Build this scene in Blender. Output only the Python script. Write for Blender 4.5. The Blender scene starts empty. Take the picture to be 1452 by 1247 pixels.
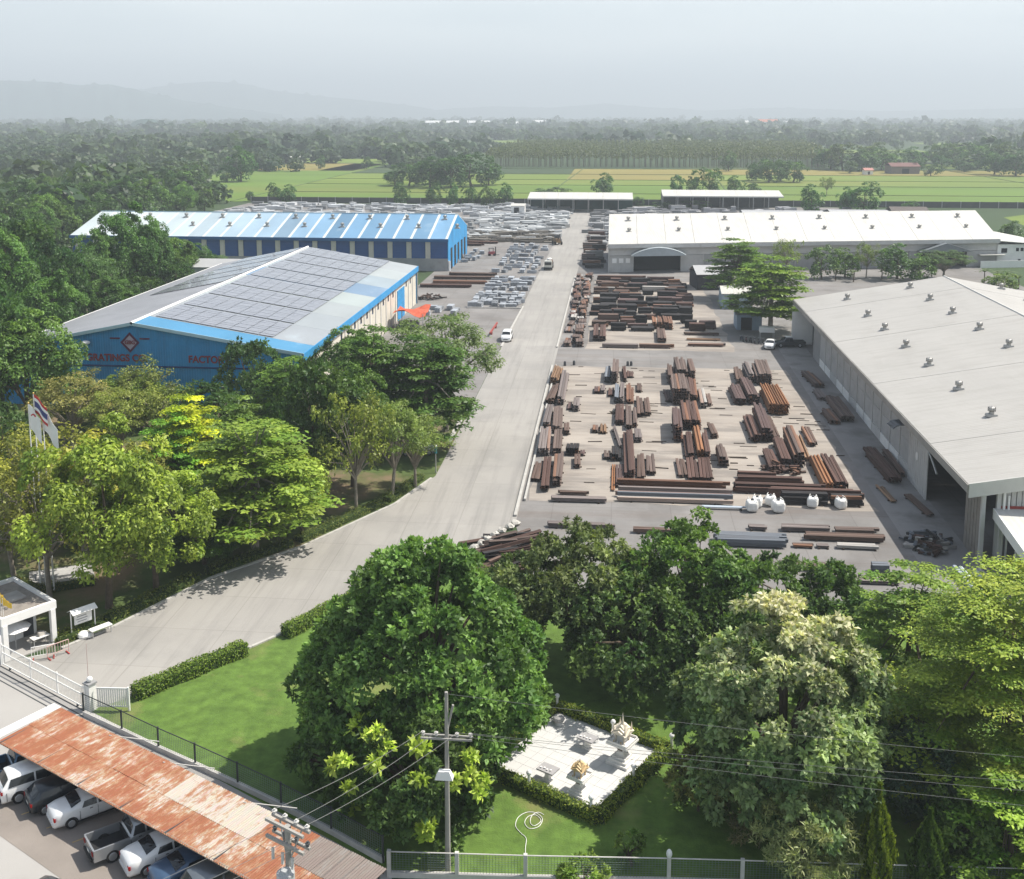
import bpy, bmesh, math, random
import numpy as np
from mathutils import Vector, Matrix

sc = bpy.context.scene
COL = sc.collection
rnd = random.Random(7)
PI = math.pi

# ------------------------------------------------------------------ camera
CAM_H = 40.0
PITCH = math.radians(8.68)
YAW = math.radians(5.42)          # world X/Y follow the factory grid; the drone looks 5.4 deg off it
cam_d = bpy.data.cameras.new('camera')
cam = bpy.data.objects.new('camera', cam_d)
COL.objects.link(cam)
cam.location = (0, 0, CAM_H)
cam.rotation_euler = (PI / 2 - PITCH, 0, YAW)
cam_d.sensor_width = 36
cam_d.lens = 36 * 1552 / 1452
cam_d.shift_y = -(623.5 - 398) / 1452
cam_d.clip_start = 1
cam_d.clip_end = 40000
sc.camera = cam

# ------------------------------------------------------------------ sky, sun, exposure
SUN_AZ, SUN_EL = math.radians(22), math.radians(55)
w = bpy.data.worlds.new('World')
sc.world = w
w.use_nodes = True
nt = w.node_tree
nt.nodes.clear()
out = nt.nodes.new('ShaderNodeOutputWorld')
bg = nt.nodes.new('ShaderNodeBackground')
bg.inputs['Strength'].default_value = 0.1
sky = nt.nodes.new('ShaderNodeTexSky')
sky.sky_type = 'NISHITA'
sky.sun_disc = False
sky.sun_elevation = SUN_EL
sky.sun_rotation = PI / 2 - SUN_AZ
sky.air_density = 1.0
sky.dust_density = 2.0
tc = nt.nodes.new('ShaderNodeTexCoord')
sep = nt.nodes.new('ShaderNodeSeparateXYZ')
nt.links.new(tc.outputs['Generated'], sep.inputs[0])
mp = nt.nodes.new('ShaderNodeMapRange')
mp.inputs['From Min'].default_value = 0.0
mp.inputs['From Max'].default_value = 0.38
mp.inputs['To Min'].default_value = 1.0
mp.inputs['To Max'].default_value = 0.16
nt.links.new(sep.outputs['Z'], mp.inputs['Value'])
# thin high cloud, stretched along the horizon
mapn = nt.nodes.new('ShaderNodeMapping')
mapn.inputs['Scale'].default_value = (2.4, 2.4, 14.0)
nt.links.new(tc.outputs['Generated'], mapn.inputs[0])
nz = nt.nodes.new('ShaderNodeTexNoise')
nz.inputs['Scale'].default_value = 1.6
nz.inputs['Detail'].default_value = 5
nt.links.new(mapn.outputs[0], nz.inputs['Vector'])
cr = nt.nodes.new('ShaderNodeMix')
cr.data_type = 'RGBA'
cr.inputs['A'].default_value = (6.0, 6.9, 7.35, 1)
cr.inputs['B'].default_value = (10.4, 10.7, 10.5, 1)
nt.links.new(nz.outputs['Fac'], cr.inputs['Factor'])
mx = nt.nodes.new('ShaderNodeMix')
mx.data_type = 'RGBA'
nt.links.new(mp.outputs[0], mx.inputs['Factor'])
nt.links.new(sky.outputs[0], mx.inputs['A'])
nt.links.new(cr.outputs['Result'], mx.inputs['B'])
nt.links.new(mx.outputs['Result'], bg.inputs['Color'])
nt.links.new(bg.outputs[0], out.inputs['Surface'])

sun_d = bpy.data.lights.new('sun', 'SUN')
sun_d.energy = 5.0
sun_d.angle = math.radians(0.6)
sun_d.color = (1.0, 0.95, 0.86)
sun = bpy.data.objects.new('sun', sun_d)
COL.objects.link(sun)
sv = Vector((math.cos(SUN_AZ) * math.cos(SUN_EL), math.sin(SUN_AZ) * math.cos(SUN_EL), math.sin(SUN_EL)))
sun.rotation_euler = sv.to_track_quat('Z', 'Y').to_euler()
sun.location = (200, 100, 300)

sc.view_settings.view_transform = 'Standard'
sc.view_settings.look = 'None'
sc.view_settings.exposure = 0.52
sc.view_settings.gamma = 1.0
sc.view_settings.use_curve_mapping = False
sc.render.engine = 'CYCLES'
sc.cycles.use_denoising = True
sc.cycles.max_bounces = 5
sc.cycles.diffuse_bounces = 2
sc.cycles.glossy_bounces = 2
sc.cycles.transmission_bounces = 3
sc.cycles.volume_bounces = 0
sc.cycles.transparent_max_bounces = 6
sc.cycles.caustics_reflective = False
sc.cycles.caustics_refractive = False

# ------------------------------------------------------------------ surveying: a sighted pixel -> the ground point it lies on
_f, _cx, _cy = 1552.0, 726.0, 398.0
_R = Matrix.Rotation(YAW, 3, 'Z')
def ray(px, py):
    X, Y = (px - _cx) / _f, -(py - _cy) / _f
    return _R @ Vector((X, math.cos(PITCH) + Y * math.sin(PITCH), -math.sin(PITCH) + Y * math.cos(PITCH)))
def at(px, py, z=0.0):
    d = ray(px, py)
    t = (z - CAM_H) / d.z
    return Vector((d.x * t, d.y * t, z))
def height_at(px, pyb, pyt):
    b = at(px, pyb)
    d = ray(px, pyt)
    t = math.hypot(b.x, b.y) / math.hypot(d.x, d.y)
    return CAM_H + d.z * t
def dist(p):
    return math.sqrt(p.x ** 2 + p.y ** 2 + CAM_H ** 2)

# ------------------------------------------------------------------ materials
MATS = {}
def mat(name, col, rough=0.7, amp=0.15, scale=1.0, metal=0.0, bump=0.0, bscale=20.0, spec=0.3, tint=False, stain=None, coat=0.0,
        stretch=None, detail=6, ribs=None, joints=None, streak=None):
    """Principled surface whose colour wanders by noise; stain=(colour, scale, threshold, amount) adds weathering blotches."""
    if name in MATS:
        return MATS[name]
    m = bpy.data.materials.new(name)
    MATS[name] = m
    m.use_nodes = True
    t = m.node_tree
    N, L = t.nodes, t.links
    b = N['Principled BSDF']
    b.inputs['Roughness'].default_value = rough
    b.inputs['Metallic'].default_value = metal
    b.inputs['Specular IOR Level'].default_value = spec
    b.inputs['Coat Weight'].default_value = coat
    tcn = N.new('ShaderNodeTexCoord')
    mpn = N.new('ShaderNodeMapping')
    if stretch:
        mpn.inputs['Scale'].default_value = stretch
    L.new(tcn.outputs['Object'], mpn.inputs[0])
    n1 = N.new('ShaderNodeTexNoise')
    n1.inputs['Scale'].default_value = scale
    n1.inputs['Detail'].default_value = detail
    n1.inputs['Roughness'].default_value = 0.6
    L.new(mpn.outputs[0], n1.inputs['Vector'])
    mr = N.new('ShaderNodeMapRange')
    mr.inputs['From Min'].default_value = 0.3
    mr.inputs['From Max'].default_value = 0.7
    mr.inputs['To Min'].default_value = 1 - amp
    mr.inputs['To Max'].default_value = 1 + amp
    L.new(n1.outputs['Fac'], mr.inputs['Value'])
    vm = N.new('ShaderNodeVectorMath')
    vm.operation = 'SCALE'
    L.new(mr.outputs[0], vm.inputs['Scale'])
    if tint:
        oi = N.new('ShaderNodeObjectInfo')
        L.new(oi.outputs['Color'], vm.inputs[0])
    else:
        vm.inputs[0].default_value = col[:3]
    last = vm.outputs[0]
    if stain:
        sc_, ss, th, am = stain
        n2 = N.new('ShaderNodeTexNoise')
        n2.inputs['Scale'].default_value = ss
        n2.inputs['Detail'].default_value = 7
        n2.inputs['Roughness'].default_value = 0.65
        L.new(mpn.outputs[0], n2.inputs['Vector'])
        m2 = N.new('ShaderNodeMapRange')
        m2.inputs['From Min'].default_value = th
        m2.inputs['From Max'].default_value = th + 0.14
        m2.inputs['To Max'].default_value = am
        L.new(n2.outputs['Fac'], m2.inputs['Value'])
        mxx = N.new('ShaderNodeMix')
        mxx.data_type = 'RGBA'
        mxx.inputs['B'].default_value = (*sc_, 1)
        L.new(m2.outputs[0], mxx.inputs['Factor'])
        L.new(last, mxx.inputs['A'])
        last = mxx.outputs['Result']
    if streak:                                            # traffic wear or run-off drawn out along one axis
        st, sscale, scol, am = streak
        ms_ = N.new('ShaderNodeMapping')
        ms_.inputs['Scale'].default_value = st
        L.new(tcn.outputs['Object'], ms_.inputs[0])
        n4 = N.new('ShaderNodeTexNoise')
        n4.inputs['Scale'].default_value = sscale
        n4.inputs['Detail'].default_value = 8
        n4.inputs['Roughness'].default_value = 0.7
        L.new(ms_.outputs[0], n4.inputs['Vector'])
        m4 = N.new('ShaderNodeMapRange')
        m4.inputs['From Min'].default_value = 0.48
        m4.inputs['From Max'].default_value = 0.72
        m4.inputs['To Max'].default_value = am
        L.new(n4.outputs['Fac'], m4.inputs['Value'])
        x4 = N.new('ShaderNodeMix')
        x4.data_type = 'RGBA'
        x4.inputs['B'].default_value = (*scol, 1)
        L.new(m4.outputs[0], x4.inputs['Factor'])
        L.new(last, x4.inputs['A'])
        last = x4.outputs['Result']
    if joints:                                            # dirt held in the joints between cast slabs
        jw, jh, jcol = joints
        br = N.new('ShaderNodeTexBrick')
        br.offset = 0.0
        br.inputs['Scale'].default_value = 1.0
        br.inputs['Brick Width'].default_value = jw
        br.inputs['Row Height'].default_value = jh
        br.inputs['Mortar Size'].default_value = 0.045
        br.inputs['Color1'].default_value = (0.90, 0.90, 0.90, 1)
        br.inputs['Color2'].default_value = (1.08, 1.07, 1.06, 1)
        br.inputs['Mortar'].default_value = (*jcol, 1)
        L.new(tcn.outputs['Object'], br.inputs['Vector'])
        x5 = N.new('ShaderNodeMix')
        x5.data_type = 'RGBA'
        x5.blend_type = 'MULTIPLY'
        x5.inputs['Factor'].default_value = 0.38
        L.new(last, x5.inputs['A'])
        L.new(br.outputs['Color'], x5.inputs['B'])
        last = x5.outputs['Result']
    L.new(last, b.inputs['Base Color'])
    if ribs:                                              # trapezoid ribs of profiled sheet
        axis, pitch, strength = ribs
        wv_ = N.new('ShaderNodeTexWave')
        wv_.wave_type = 'BANDS'
        wv_.bands_direction = axis
        wv_.inputs['Scale'].default_value = 0.314 / pitch
        L.new(tcn.outputs['Object'], wv_.inputs['Vector'])
        bp0 = N.new('ShaderNodeBump')
        bp0.inputs['Strength'].default_value = strength
        bp0.inputs['Distance'].default_value = 0.05
        L.new(wv_.outputs['Fac'], bp0.inputs['Height'])
        L.new(bp0.outputs[0], b.inputs['Normal'])
    if bump:
        n3 = N.new('ShaderNodeTexNoise')
        n3.inputs['Scale'].default_value = bscale
        n3.inputs['Detail'].default_value = 4
        L.new(mpn.outputs[0], n3.inputs['Vector'])
        bp = N.new('ShaderNodeBump')
        bp.inputs['Strength'].default_value = bump
        bp.inputs['Distance'].default_value = 0.05
        L.new(n3.outputs['Fac'], bp.inputs['Height'])
        L.new(bp.outputs[0], b.inputs['Normal'])
    return m

def leaf_mat(name, rough=0.45, trans=0.26):
    """Leaves: colour per leaf from the mesh, tint per tree from the object, part of the light passing through."""
    m = bpy.data.materials.new(name)
    m.use_nodes = True
    N, L = m.node_tree.nodes, m.node_tree.links
    b = N['Principled BSDF']
    b.inputs['Roughness'].default_value = rough
    b.inputs['Specular IOR Level'].default_value = 0.22
    a = N.new('ShaderNodeAttribute')
    a.attribute_name = 'Col'
    oi = N.new('ShaderNodeObjectInfo')
    mu = N.new('ShaderNodeMix')
    mu.data_type = 'RGBA'
    mu.blend_type = 'MULTIPLY'
    mu.inputs['Factor'].default_value = 1
    L.new(a.outputs['Color'], mu.inputs['A'])
    L.new(oi.outputs['Color'], mu.inputs['B'])
    L.new(mu.outputs['Result'], b.inputs['Base Color'])
    tr = N.new('ShaderNodeBsdfTranslucent')
    g = N.new('ShaderNodeMix')
    g.data_type = 'RGBA'
    g.blend_type = 'MULTIPLY'
    g.inputs['Factor'].default_value = 1
    g.inputs['B'].default_value = (1.5, 1.6, 0.7, 1)
    L.new(mu.outputs['Result'], g.inputs['A'])
    L.new(g.outputs['Result'], tr.inputs['Color'])
    ms = N.new('ShaderNodeMixShader')
    ms.inputs[0].default_value = trans
    L.new(b.outputs[0], ms.inputs[1])
    L.new(tr.outputs[0], ms.inputs[2])
    L.new(ms.outputs[0], N['Material Output'].inputs['Surface'])
    return m

# ------------------------------------------------------------------ mesh builders
class MB:
    def __init__(s):
        s.v, s.f = [], []
    def add(s, vs, fs):
        o = len(s.v)
        s.v += [tuple(x) for x in vs]
        s.f += [tuple(i + o for i in f) for f in fs]
        return s
    def box(s, c, d, rz=0.0, top=1.0):
        x, y, z = d[0] / 2, d[1] / 2, d[2] / 2
        ca, sa = math.cos(rz), math.sin(rz)
        vs = []
        for sz, k in ((-1, 1.0), (1, top)):
            for sx, sy in ((-1, -1), (1, -1), (1, 1), (-1, 1)):
                px, py = sx * x * k, sy * y * k
                vs.append((c[0] + px * ca - py * sa, c[1] + px * sa + py * ca, c[2] + sz * z))
        return s.add(vs, [(3, 2, 1, 0), (4, 5, 6, 7), (0, 1, 5, 4), (1, 2, 6, 5), (2, 3, 7, 6), (3, 0, 4, 7)])
    def prism(s, poly, z0, z1):
        n = len(poly)
        vs = [(x, y, z0) for x, y in poly] + [(x, y, z1) for x, y in poly]
        fs = [tuple(range(n - 1, -1, -1)), tuple(range(n, 2 * n))]
        fs += [(i, (i + 1) % n, n + (i + 1) % n, n + i) for i in range(n)]
        return s.add(vs, fs)
    def tube(s, p0, p1, r0, r1=None, n=8, caps=True):
        r1 = r0 if r1 is None else r1
        p0, p1 = Vector(p0), Vector(p1)
        d = (p1 - p0)
        if d.length < 1e-6:
            return s
        d.normalize()
        a = d.cross(Vector((0, 0, 1)) if abs(d.z) < 0.9 else Vector((1, 0, 0))).normalized()
        b = d.cross(a)
        vs = []
        for p, r in ((p0, r0), (p1, r1)):
            for i in range(n):
                t = 2 * PI * i / n
                vs.append(p + a * math.cos(t) * r + b * math.sin(t) * r)
        fs = [(i, (i + 1) % n, n + (i + 1) % n, n + i) for i in range(n)]
        if caps:
            fs += [tuple(range(n - 1, -1, -1)), tuple(range(n, 2 * n))]
        return s.add(vs, fs)
    def path(s, pts, r, n=6, r1=None):
        for i in range(len(pts) - 1):
            if r1 is None:
                s.tube(pts[i], pts[i + 1], r, r, n)
            else:
                k0, k1 = i / (len(pts) - 1), (i + 1) / (len(pts) - 1)
                s.tube(pts[i], pts[i + 1], r + (r1 - r) * k0, r + (r1 - r) * k1, n)
        return s
    def ball(s, c, r, n=10, m=6, sz=1.0):
        vs, fs = [], []
        for j in range(m + 1):
            th = PI * j / m
            for i in range(n):
                ph = 2 * PI * i / n
                vs.append((c[0] + r * math.sin(th) * math.cos(ph), c[1] + r * math.sin(th) * math.sin(ph), c[2] + r * sz * math.cos(th)))
        for j in range(m):
            for i in range(n):
                fs.append((j * n + i, (j + 1) * n + i, (j + 1) * n + (i + 1) % n, j * n + (i + 1) % n))
        return s.add(vs, fs)
    def mesh(s, name):
        me = bpy.data.meshes.new(name)
        me.from_pydata(s.v, [], s.f)
        me.update()
        return me

def link(o, parent=None):
    COL.objects.link(o)
    if parent is not None:
        o.parent = parent
    return o
def obj(name, mb, m, parent=None, loc=None, rz=0.0, color=None, label=None):
    me = mb.mesh(name) if isinstance(mb, MB) else mb
    if m is not None and not me.materials:
        me.materials.append(m)
    o = bpy.data.objects.new(name, me)
    if loc is not None:
        o.location = loc
    o.rotation_euler = (0, 0, rz)
    if color:
        o.color = (*color, 1)
    if label:
        o['label'] = label
    return link(o, parent)
def tag(o, label, cat, group=None, kind=None):
    o['label'] = label
    o['category'] = cat
    if group:
        o['group'] = group
    if kind:
        o['kind'] = kind
    return o
def thing(name, label, cat, loc=(0, 0, 0), rz=0.0, group=None):
    o = bpy.data.objects.new(name, None)
    o.empty_display_size = 0.5
    o.location = loc
    o.rotation_euler = (0, 0, rz)
    link(o)
    return tag(o, label, cat, group)
def struct(name, mb, m):
    o = obj(name, mb, m)
    o['kind'] = 'structure'
    return o
def stuff(name, me, m, label=None):
    o = obj(name, me, m)
    o['kind'] = 'stuff'
    if label:
        o['label'] = label
    return o
def copy_thing(root, loc, rz, label, group=None, scale=None, color=None):
    c = root.copy()
    link(c)
    c.location = loc
    c.rotation_euler = (0, 0, rz)
    c['label'] = label
    if group:
        c['group'] = group
    elif 'group' in c:
        del c['group']
    if scale:
        c.scale = scale
    for ch in root.children:
        d = ch.copy()
        link(d, c)
        if color and ch.name.startswith('crown'):
            d.color = (*color, 1)
        for gch in ch.children:
            link(gch.copy(), d)
    return c
def np_mesh(name, V, nper, cols=None):
    """V: (n*nper,3) vertices of n separate faces with nper corners each."""
    n = len(V) // nper
    me = bpy.data.meshes.new(name)
    me.vertices.add(len(V))
    me.vertices.foreach_set('co', np.ascontiguousarray(V, dtype=np.float32).ravel())
    me.loops.add(len(V))
    me.loops.foreach_set('vertex_index', np.arange(len(V), dtype=np.int32))
    me.polygons.add(n)
    me.polygons.foreach_set('loop_start', np.arange(0, len(V), nper, dtype=np.int32))
    if cols is not None:
        a = me.color_attributes.new('Col', 'FLOAT_COLOR', 'POINT')
        c4 = np.ones((len(V), 4), dtype=np.float32)
        c4[:, :3] = np.repeat(cols, nper, axis=0)
        a.data.foreach_set('color', c4.ravel())
    me.update(calc_edges=True)
    return me

# ------------------------------------------------------------------ foliage
LEAF = leaf_mat('leaf')
BARK = mat('bark', (0.11, 0.085, 0.06), 0.9, 0.3, 3.0, bump=0.6, bscale=12)
PALE_BARK = mat('pale_bark', (0.24, 0.21, 0.17), 0.9, 0.3, 3.0, bump=0.5, bscale=12)

LEAF_GAIN = 2.0
def unit(a):
    return a / np.maximum(np.linalg.norm(a, axis=-1, keepdims=True), 1e-9)
def leaf_quads(P, T, Nn, L, W, rs):
    """One folded rhombic leaf per row."""
    B = unit(np.cross(Nn, T))
    L = L[:, None]
    W = W[:, None]
    fold = Nn * L * 0.12
    v = np.stack([P - T * L * 0.5, P + B * W * 0.5 + fold, P + T * L * 0.5, P - B * W * 0.5 + fold], axis=1)
    return v.reshape(-1, 3)
def foliage(rs, C, Rk, m, leaf, ca, cb, mid=(0, 0, 0), tuft=1, upn=0.5, lo=0.55, var=0.25, ratio=0.5, topcol=None, topz=None, outw=0.9, droop=0.0):
    """Leaves on k clumps: C centres (k,3), Rk radii (k,3), m leaves (or tufts of `tuft` leaves) per clump."""
    k = len(C)
    mid = np.array(mid, float)
    o = unit(C - mid)
    d = unit(unit(rs.normal(size=(k, m, 3))) + outw * o[:, None] + np.array([0, 0, 0.35]))
    rad = rs.uniform(lo, 1.0, (k, m, 1))
    P = C[:, None] + d * rad * Rk[:, None]
    hue = np.clip(rs.normal(0.4, 0.25, (k, 1)) + rs.normal(0, 0.18, (k, m)), 0, 1)
    val = rs.uniform(1 - var, 1 + var, (k, 1)) * rs.uniform(0.8, 1.2, (k, m))
    P = P.reshape(-1, 3)
    d = d.reshape(-1, 3)
    hue = hue.ravel()
    val = val.ravel()
    if tuft > 1:
        n0 = len(P)
        P = np.repeat(P, tuft, axis=0)
        axis = np.repeat(unit(d + np.array([0, 0, 0.4])), tuft, axis=0)
        T = unit(unit(rs.normal(size=P.shape)) + axis * 0.45)
        hue = np.repeat(hue, tuft)
        val = np.repeat(val, tuft) * rs.uniform(0.88, 1.12, n0 * tuft)
        L = leaf * rs.uniform(0.75, 1.25, len(P))
        P = P + T * (L * 0.5)[:, None]
        Nn = unit(axis * 0.9 + 0.35 * rs.normal(size=P.shape))
        Nn = unit(Nn - T * np.sum(Nn * T, axis=1, keepdims=True))
        T = unit(T + np.array([0, 0, -droop]))
    else:
        L = leaf * rs.uniform(0.7, 1.3, len(P))
        Nn = unit(d * 0.5 + np.array([0, 0, upn]) + 0.4 * rs.normal(size=P.shape))
        T = unit(np.cross(Nn, rs.normal(size=P.shape)) + np.array([0, 0, -droop]))
    V = leaf_quads(P, T, Nn, L, L * ratio, rs)
    ca, cb = np.array(ca), np.array(cb)
    col = (ca + (cb - ca) * hue[:, None]) * val[:, None]
    col = col * LEAF_GAIN
    if topcol is not None:
        tz = np.clip((P[:, 2] - topz[0]) / (topz[1] - topz[0]), 0, 1) ** 1.5
        tz = np.clip(tz + rs.normal(0, 0.22, len(P)), 0, 1) * (tz > 0.02)
        col = col * (1 - tz[:, None]) + np.array(topcol) * val[:, None] * tz[:, None]
    return V, col
def dome_clumps(rs, k, R, Hc, zc, rc, lobes=0.22, inner=0.45, zmin=-0.75, flat=1.0, gaps=6):
    """Clump centres filling the outer part of an uneven dome."""
    d = unit(rs.normal(size=(k * 4, 3)))
    d = d[d[:, 2] > zmin]
    for _ in range(gaps):                                 # bites out of the outline where sky or shade shows
        g = unit(rs.normal(size=3))
        d = d[(d @ g) < math.cos(rs.uniform(0.16, 0.34))]
    d = d[:k]
    ph = rs.uniform(0, 6.28, 6)
    az = np.arctan2(d[:, 1], d[:, 0])
    lob = 1 + lobes * (np.sin(2 * az + ph[0]) * 0.5 + np.sin(3 * az + ph[1] + d[:, 2] * 2) * 0.5 + np.sin(5 * az + ph[2] - d[:, 2] * 4) * 0.4)
    rad = (inner + (1 - inner) * rs.uniform(0, 1, len(d)) ** 0.45) * lob
    C = d * rad[:, None] * np.array([R, R, Hc]) * (1 - rc * 0.5) + np.array([0, 0, zc])
    r = R * rc * rs.uniform(0.7, 1.3, len(d))
    Rk = np.stack([r, r, r * flat], axis=1)
    return C, Rk
def tier_clumps(rs, R, z0, z1, tiers, per, rc, shape=0.6, flat=0.16):
    """Flat sprays in storeys round a stem, as on a tropical almond tree."""
    C, Rk = [], []
    for t in range(tiers):
        q = t / max(tiers - 1, 1)
        z = z0 + (z1 - z0) * q
        rr = R * (1 - q ** 1.6 * shape) * rs.uniform(0.85, 1.1) * (0.8 if t == 0 else 1)
        n = max(4, int(per * (rr / R)))
        off = rs.uniform(0, 6.28)
        for i in range(n):
            a = off + 2 * PI * i / n + rs.normal(0, 0.25)
            for q2 in ((0.45, 0.82) if rr > 0.5 * R else (0.55,)):
                e = rr * q2 * rs.uniform(0.85, 1.15)
                r = R * rc * rs.uniform(0.75, 1.25)
                C.append((math.cos(a) * e, math.sin(a) * e, z + rs.normal(0, (z1 - z0) / tiers * 0.3) - e * 0.10))
                Rk.append((r, r, r * flat * rs.uniform(0.7, 1.4)))
    return np.array(C), np.array(Rk)
def trunk_mb(rs, C, h0, r, fork, nl=10, lean=0.0, sides=7, twigs=0, tr=0.25):
    mb = MB()
    top = Vector((rs.normal(0, 0.15), rs.normal(0, 0.15), fork))
    mb.tube((0, 0, -0.2), (0, 0, 0.25), r * 1.5, r * 1.1, sides)
    mb.tube((0, 0, 0.25), top, r * 1.1, r * 0.75, sides)
    idx = rs.choice(len(C), min(nl, len(C)), replace=False)
    for i in idx:
        e = Vector(C[i])
        s = top - Vector((0, 0, fork * 0.25 * rs.uniform(0, 1)))
        m1 = s.lerp(e, 0.45) + Vector((0, 0, (e - s).length * 0.12))
        mb.tube(s, m1, r * 0.5, r * 0.32, 5, False)
        mb.tube(m1, e, r * 0.32, r * 0.1, 5, False)
        for _ in range(twigs):
            t2 = m1.lerp(e, rs.uniform(0.2, 0.9))
            e2 = t2 + Vector(rs.normal(0, 1, 3)).normalized() * min(0.9, (e - s).length * tr) + Vector((0, 0, 0.25))
            mb.tube(t2, e2, r * 0.16, r * 0.05, 4, False)
    # leader up into the crown
    zt = float(np.percentile(C[:, 2], 85))
    mb.tube(top, (0, 0, zt), r * 0.7, r * 0.12, 6, False)
    return mb
# ================================================================== the setting
def poly_sheet(name, pts, z, m):
    mb = MB()
    mb.add([(x, y, z) for x, y in pts], [tuple(range(len(pts)))])
    return struct(name, mb, m)
def rect(x0, y0, x1, y1):
    return [(x0, y0), (x1, y0), (x1, y1), (x0, y1)]

CONC = mat('concrete_road', (0.315, 0.30, 0.278), 0.85, 0.10, 0.05, bump=0.15, bscale=2.0, stain=((0.255, 0.245, 0.23), 0.11, 0.50, 0.6), joints=(5.0, 6.0, (0.62, 0.6, 0.58)), streak=((0.9, 0.04, 1), 0.9, (0.20, 0.19, 0.18), 0.65))
YARD = mat('yard_concrete', (0.215, 0.205, 0.197), 0.9, 0.16, 0.07, bump=0.2, bscale=2.0, stain=((0.15, 0.142, 0.135), 0.13, 0.48, 0.7), joints=(6.0, 6.0, (0.55, 0.52, 0.5)), streak=((0.05, 0.5, 1), 0.8, (0.15, 0.115, 0.095), 0.5))
SAND = mat('storage_sand', (0.335, 0.297, 0.258), 0.95, 0.16, 0.10, bump=0.3, bscale=3.0, stain=((0.20, 0.18, 0.162), 0.17, 0.47, 0.8), stretch=(0.45, 1.6, 1), streak=((0.12, 1.4, 1), 0.7, (0.18, 0.14, 0.115), 0.4))
STREET = mat('street_concrete', (0.36, 0.345, 0.325), 0.88, 0.08, 0.06, bump=0.15, bscale=2, stain=((0.30, 0.28, 0.26), 0.2, 0.55, 0.5))
GRASS = mat('lawn_grass', (0.098, 0.168, 0.030), 0.95, 0.30, 1.1, bump=0.8, bscale=9, stain=((0.21, 0.20, 0.075), 0.16, 0.54, 0.75), streak=((1.0, 0.35, 1), 0.5, (0.055, 0.105, 0.022), 0.5))
PARK = mat('park_ground', (0.075, 0.11, 0.03), 0.95, 0.25, 0.3, bump=0.6, bscale=10, stain=((0.20, 0.14, 0.09), 0.12, 0.47, 0.85))
LAND = mat('countryside', (0.045, 0.075, 0.028), 0.95, 0.35, 0.004, stain=((0.12, 0.15, 0.045), 0.0035, 0.54, 0.8))
struct('terrain', MB().add([(-11500, -1500, 0), (11500, -1500, 0), (11500, 14500, 0), (-11500, 14500, 0)], [(0, 1, 2, 3)]), LAND)

poly_sheet('park_lawn', [(-90, 72), (-44.2, 72), (-38.6, 77.7), (-34.2, 87.4), (-28.2, 95.1), (-21.9, 106.9), (-19.4, 116.2), (-19.5, 150), (-42, 150), (-42, 141), (-90, 141)], 0.006, PARK)
poly_sheet('front_lawn', [(-35.2, 65.9), (-11.5, 52.0), (-8, 51.2), (70, 50.5), (70, 87), (-6.5, 87.5), (-13.5, 96.5), (-19.2, 92), (-21.2, 84.5), (-25.3, 77.8), (-33.2, 67.7)], 0.006, GRASS)
poly_sheet('road', [(-44.5, 71.8), (-35, 65.9), (-33.1, 67.7), (-27, 75.4), (-25.3, 77.8), (-21.3, 84.5), (-19.3, 91.9), (-13.5, 96.7), (-9.4, 103), (-9.5, 125), (-9.5, 500), (-18.5, 500), (-19.5, 125), (-19.6, 116), (-22.3, 106.9), (-28.6, 95.1), (-34.6, 87.4), (-38.9, 77.7), (-41.3, 73.5)], 0.02, CONC)
poly_sheet('yard_pavement', [(-9.5, 103), (-6.3, 88), (95, 88), (95, 480), (-9.5, 480)], 0.014, YARD)
poly_sheet('works_pavement', [(-19.5, 150), (-18.5, 480), (-165, 480), (-165, 315), (-46, 315), (-46, 150)], 0.014, YARD)
def ragged(x0, y0, x1, y1, j=0.5, st=3.0):
    P = []
    for (a, b) in (((x0, y0), (x1, y0)), ((x1, y0), (x1, y1)), ((x1, y1), (x0, y1)), ((x0, y1), (x0, y0))):
        n = int(math.hypot(b[0] - a[0], b[1] - a[1]) / st)
        P += [(a[0] + (b[0] - a[0]) * k / n + rnd.uniform(-j, j), a[1] + (b[1] - a[1]) * k / n + rnd.uniform(-j, j)) for k in range(n)]
    return P
poly_sheet('storage_ground', ragged(-8.4, 109.6, 26.8, 171.4), 0.03, SAND)
poly_sheet('storage_ground', ragged(-4.6, 184.5, 20.5, 262), 0.03, SAND)
poly_sheet('street', [(-44.5, 71.8), (-90, 71.8), (-90, 20), (-9, 20), (-11.3, 52.0), (-35, 65.9)], 0.016, STREET)
poly_sheet('parking_pavement', [(-37.2, 59.5), (-36, 54.2), (-22, 46), (-11.2, 40), (-10, 49.3)], 0.026, mat('parking_ground', (0.24, 0.21, 0.185), 0.9, 0.12, 0.3, bump=0.2))
poly_sheet('shade_lane', [(27.6, 88.5), (33, 88.5), (33, 196), (28.2, 196)], 0.026, mat('lane_concrete', (0.25, 0.24, 0.23), 0.9, 0.15, 0.12, stain=((0.14, 0.13, 0.12), 0.2, 0.5, 0.6)))

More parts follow.
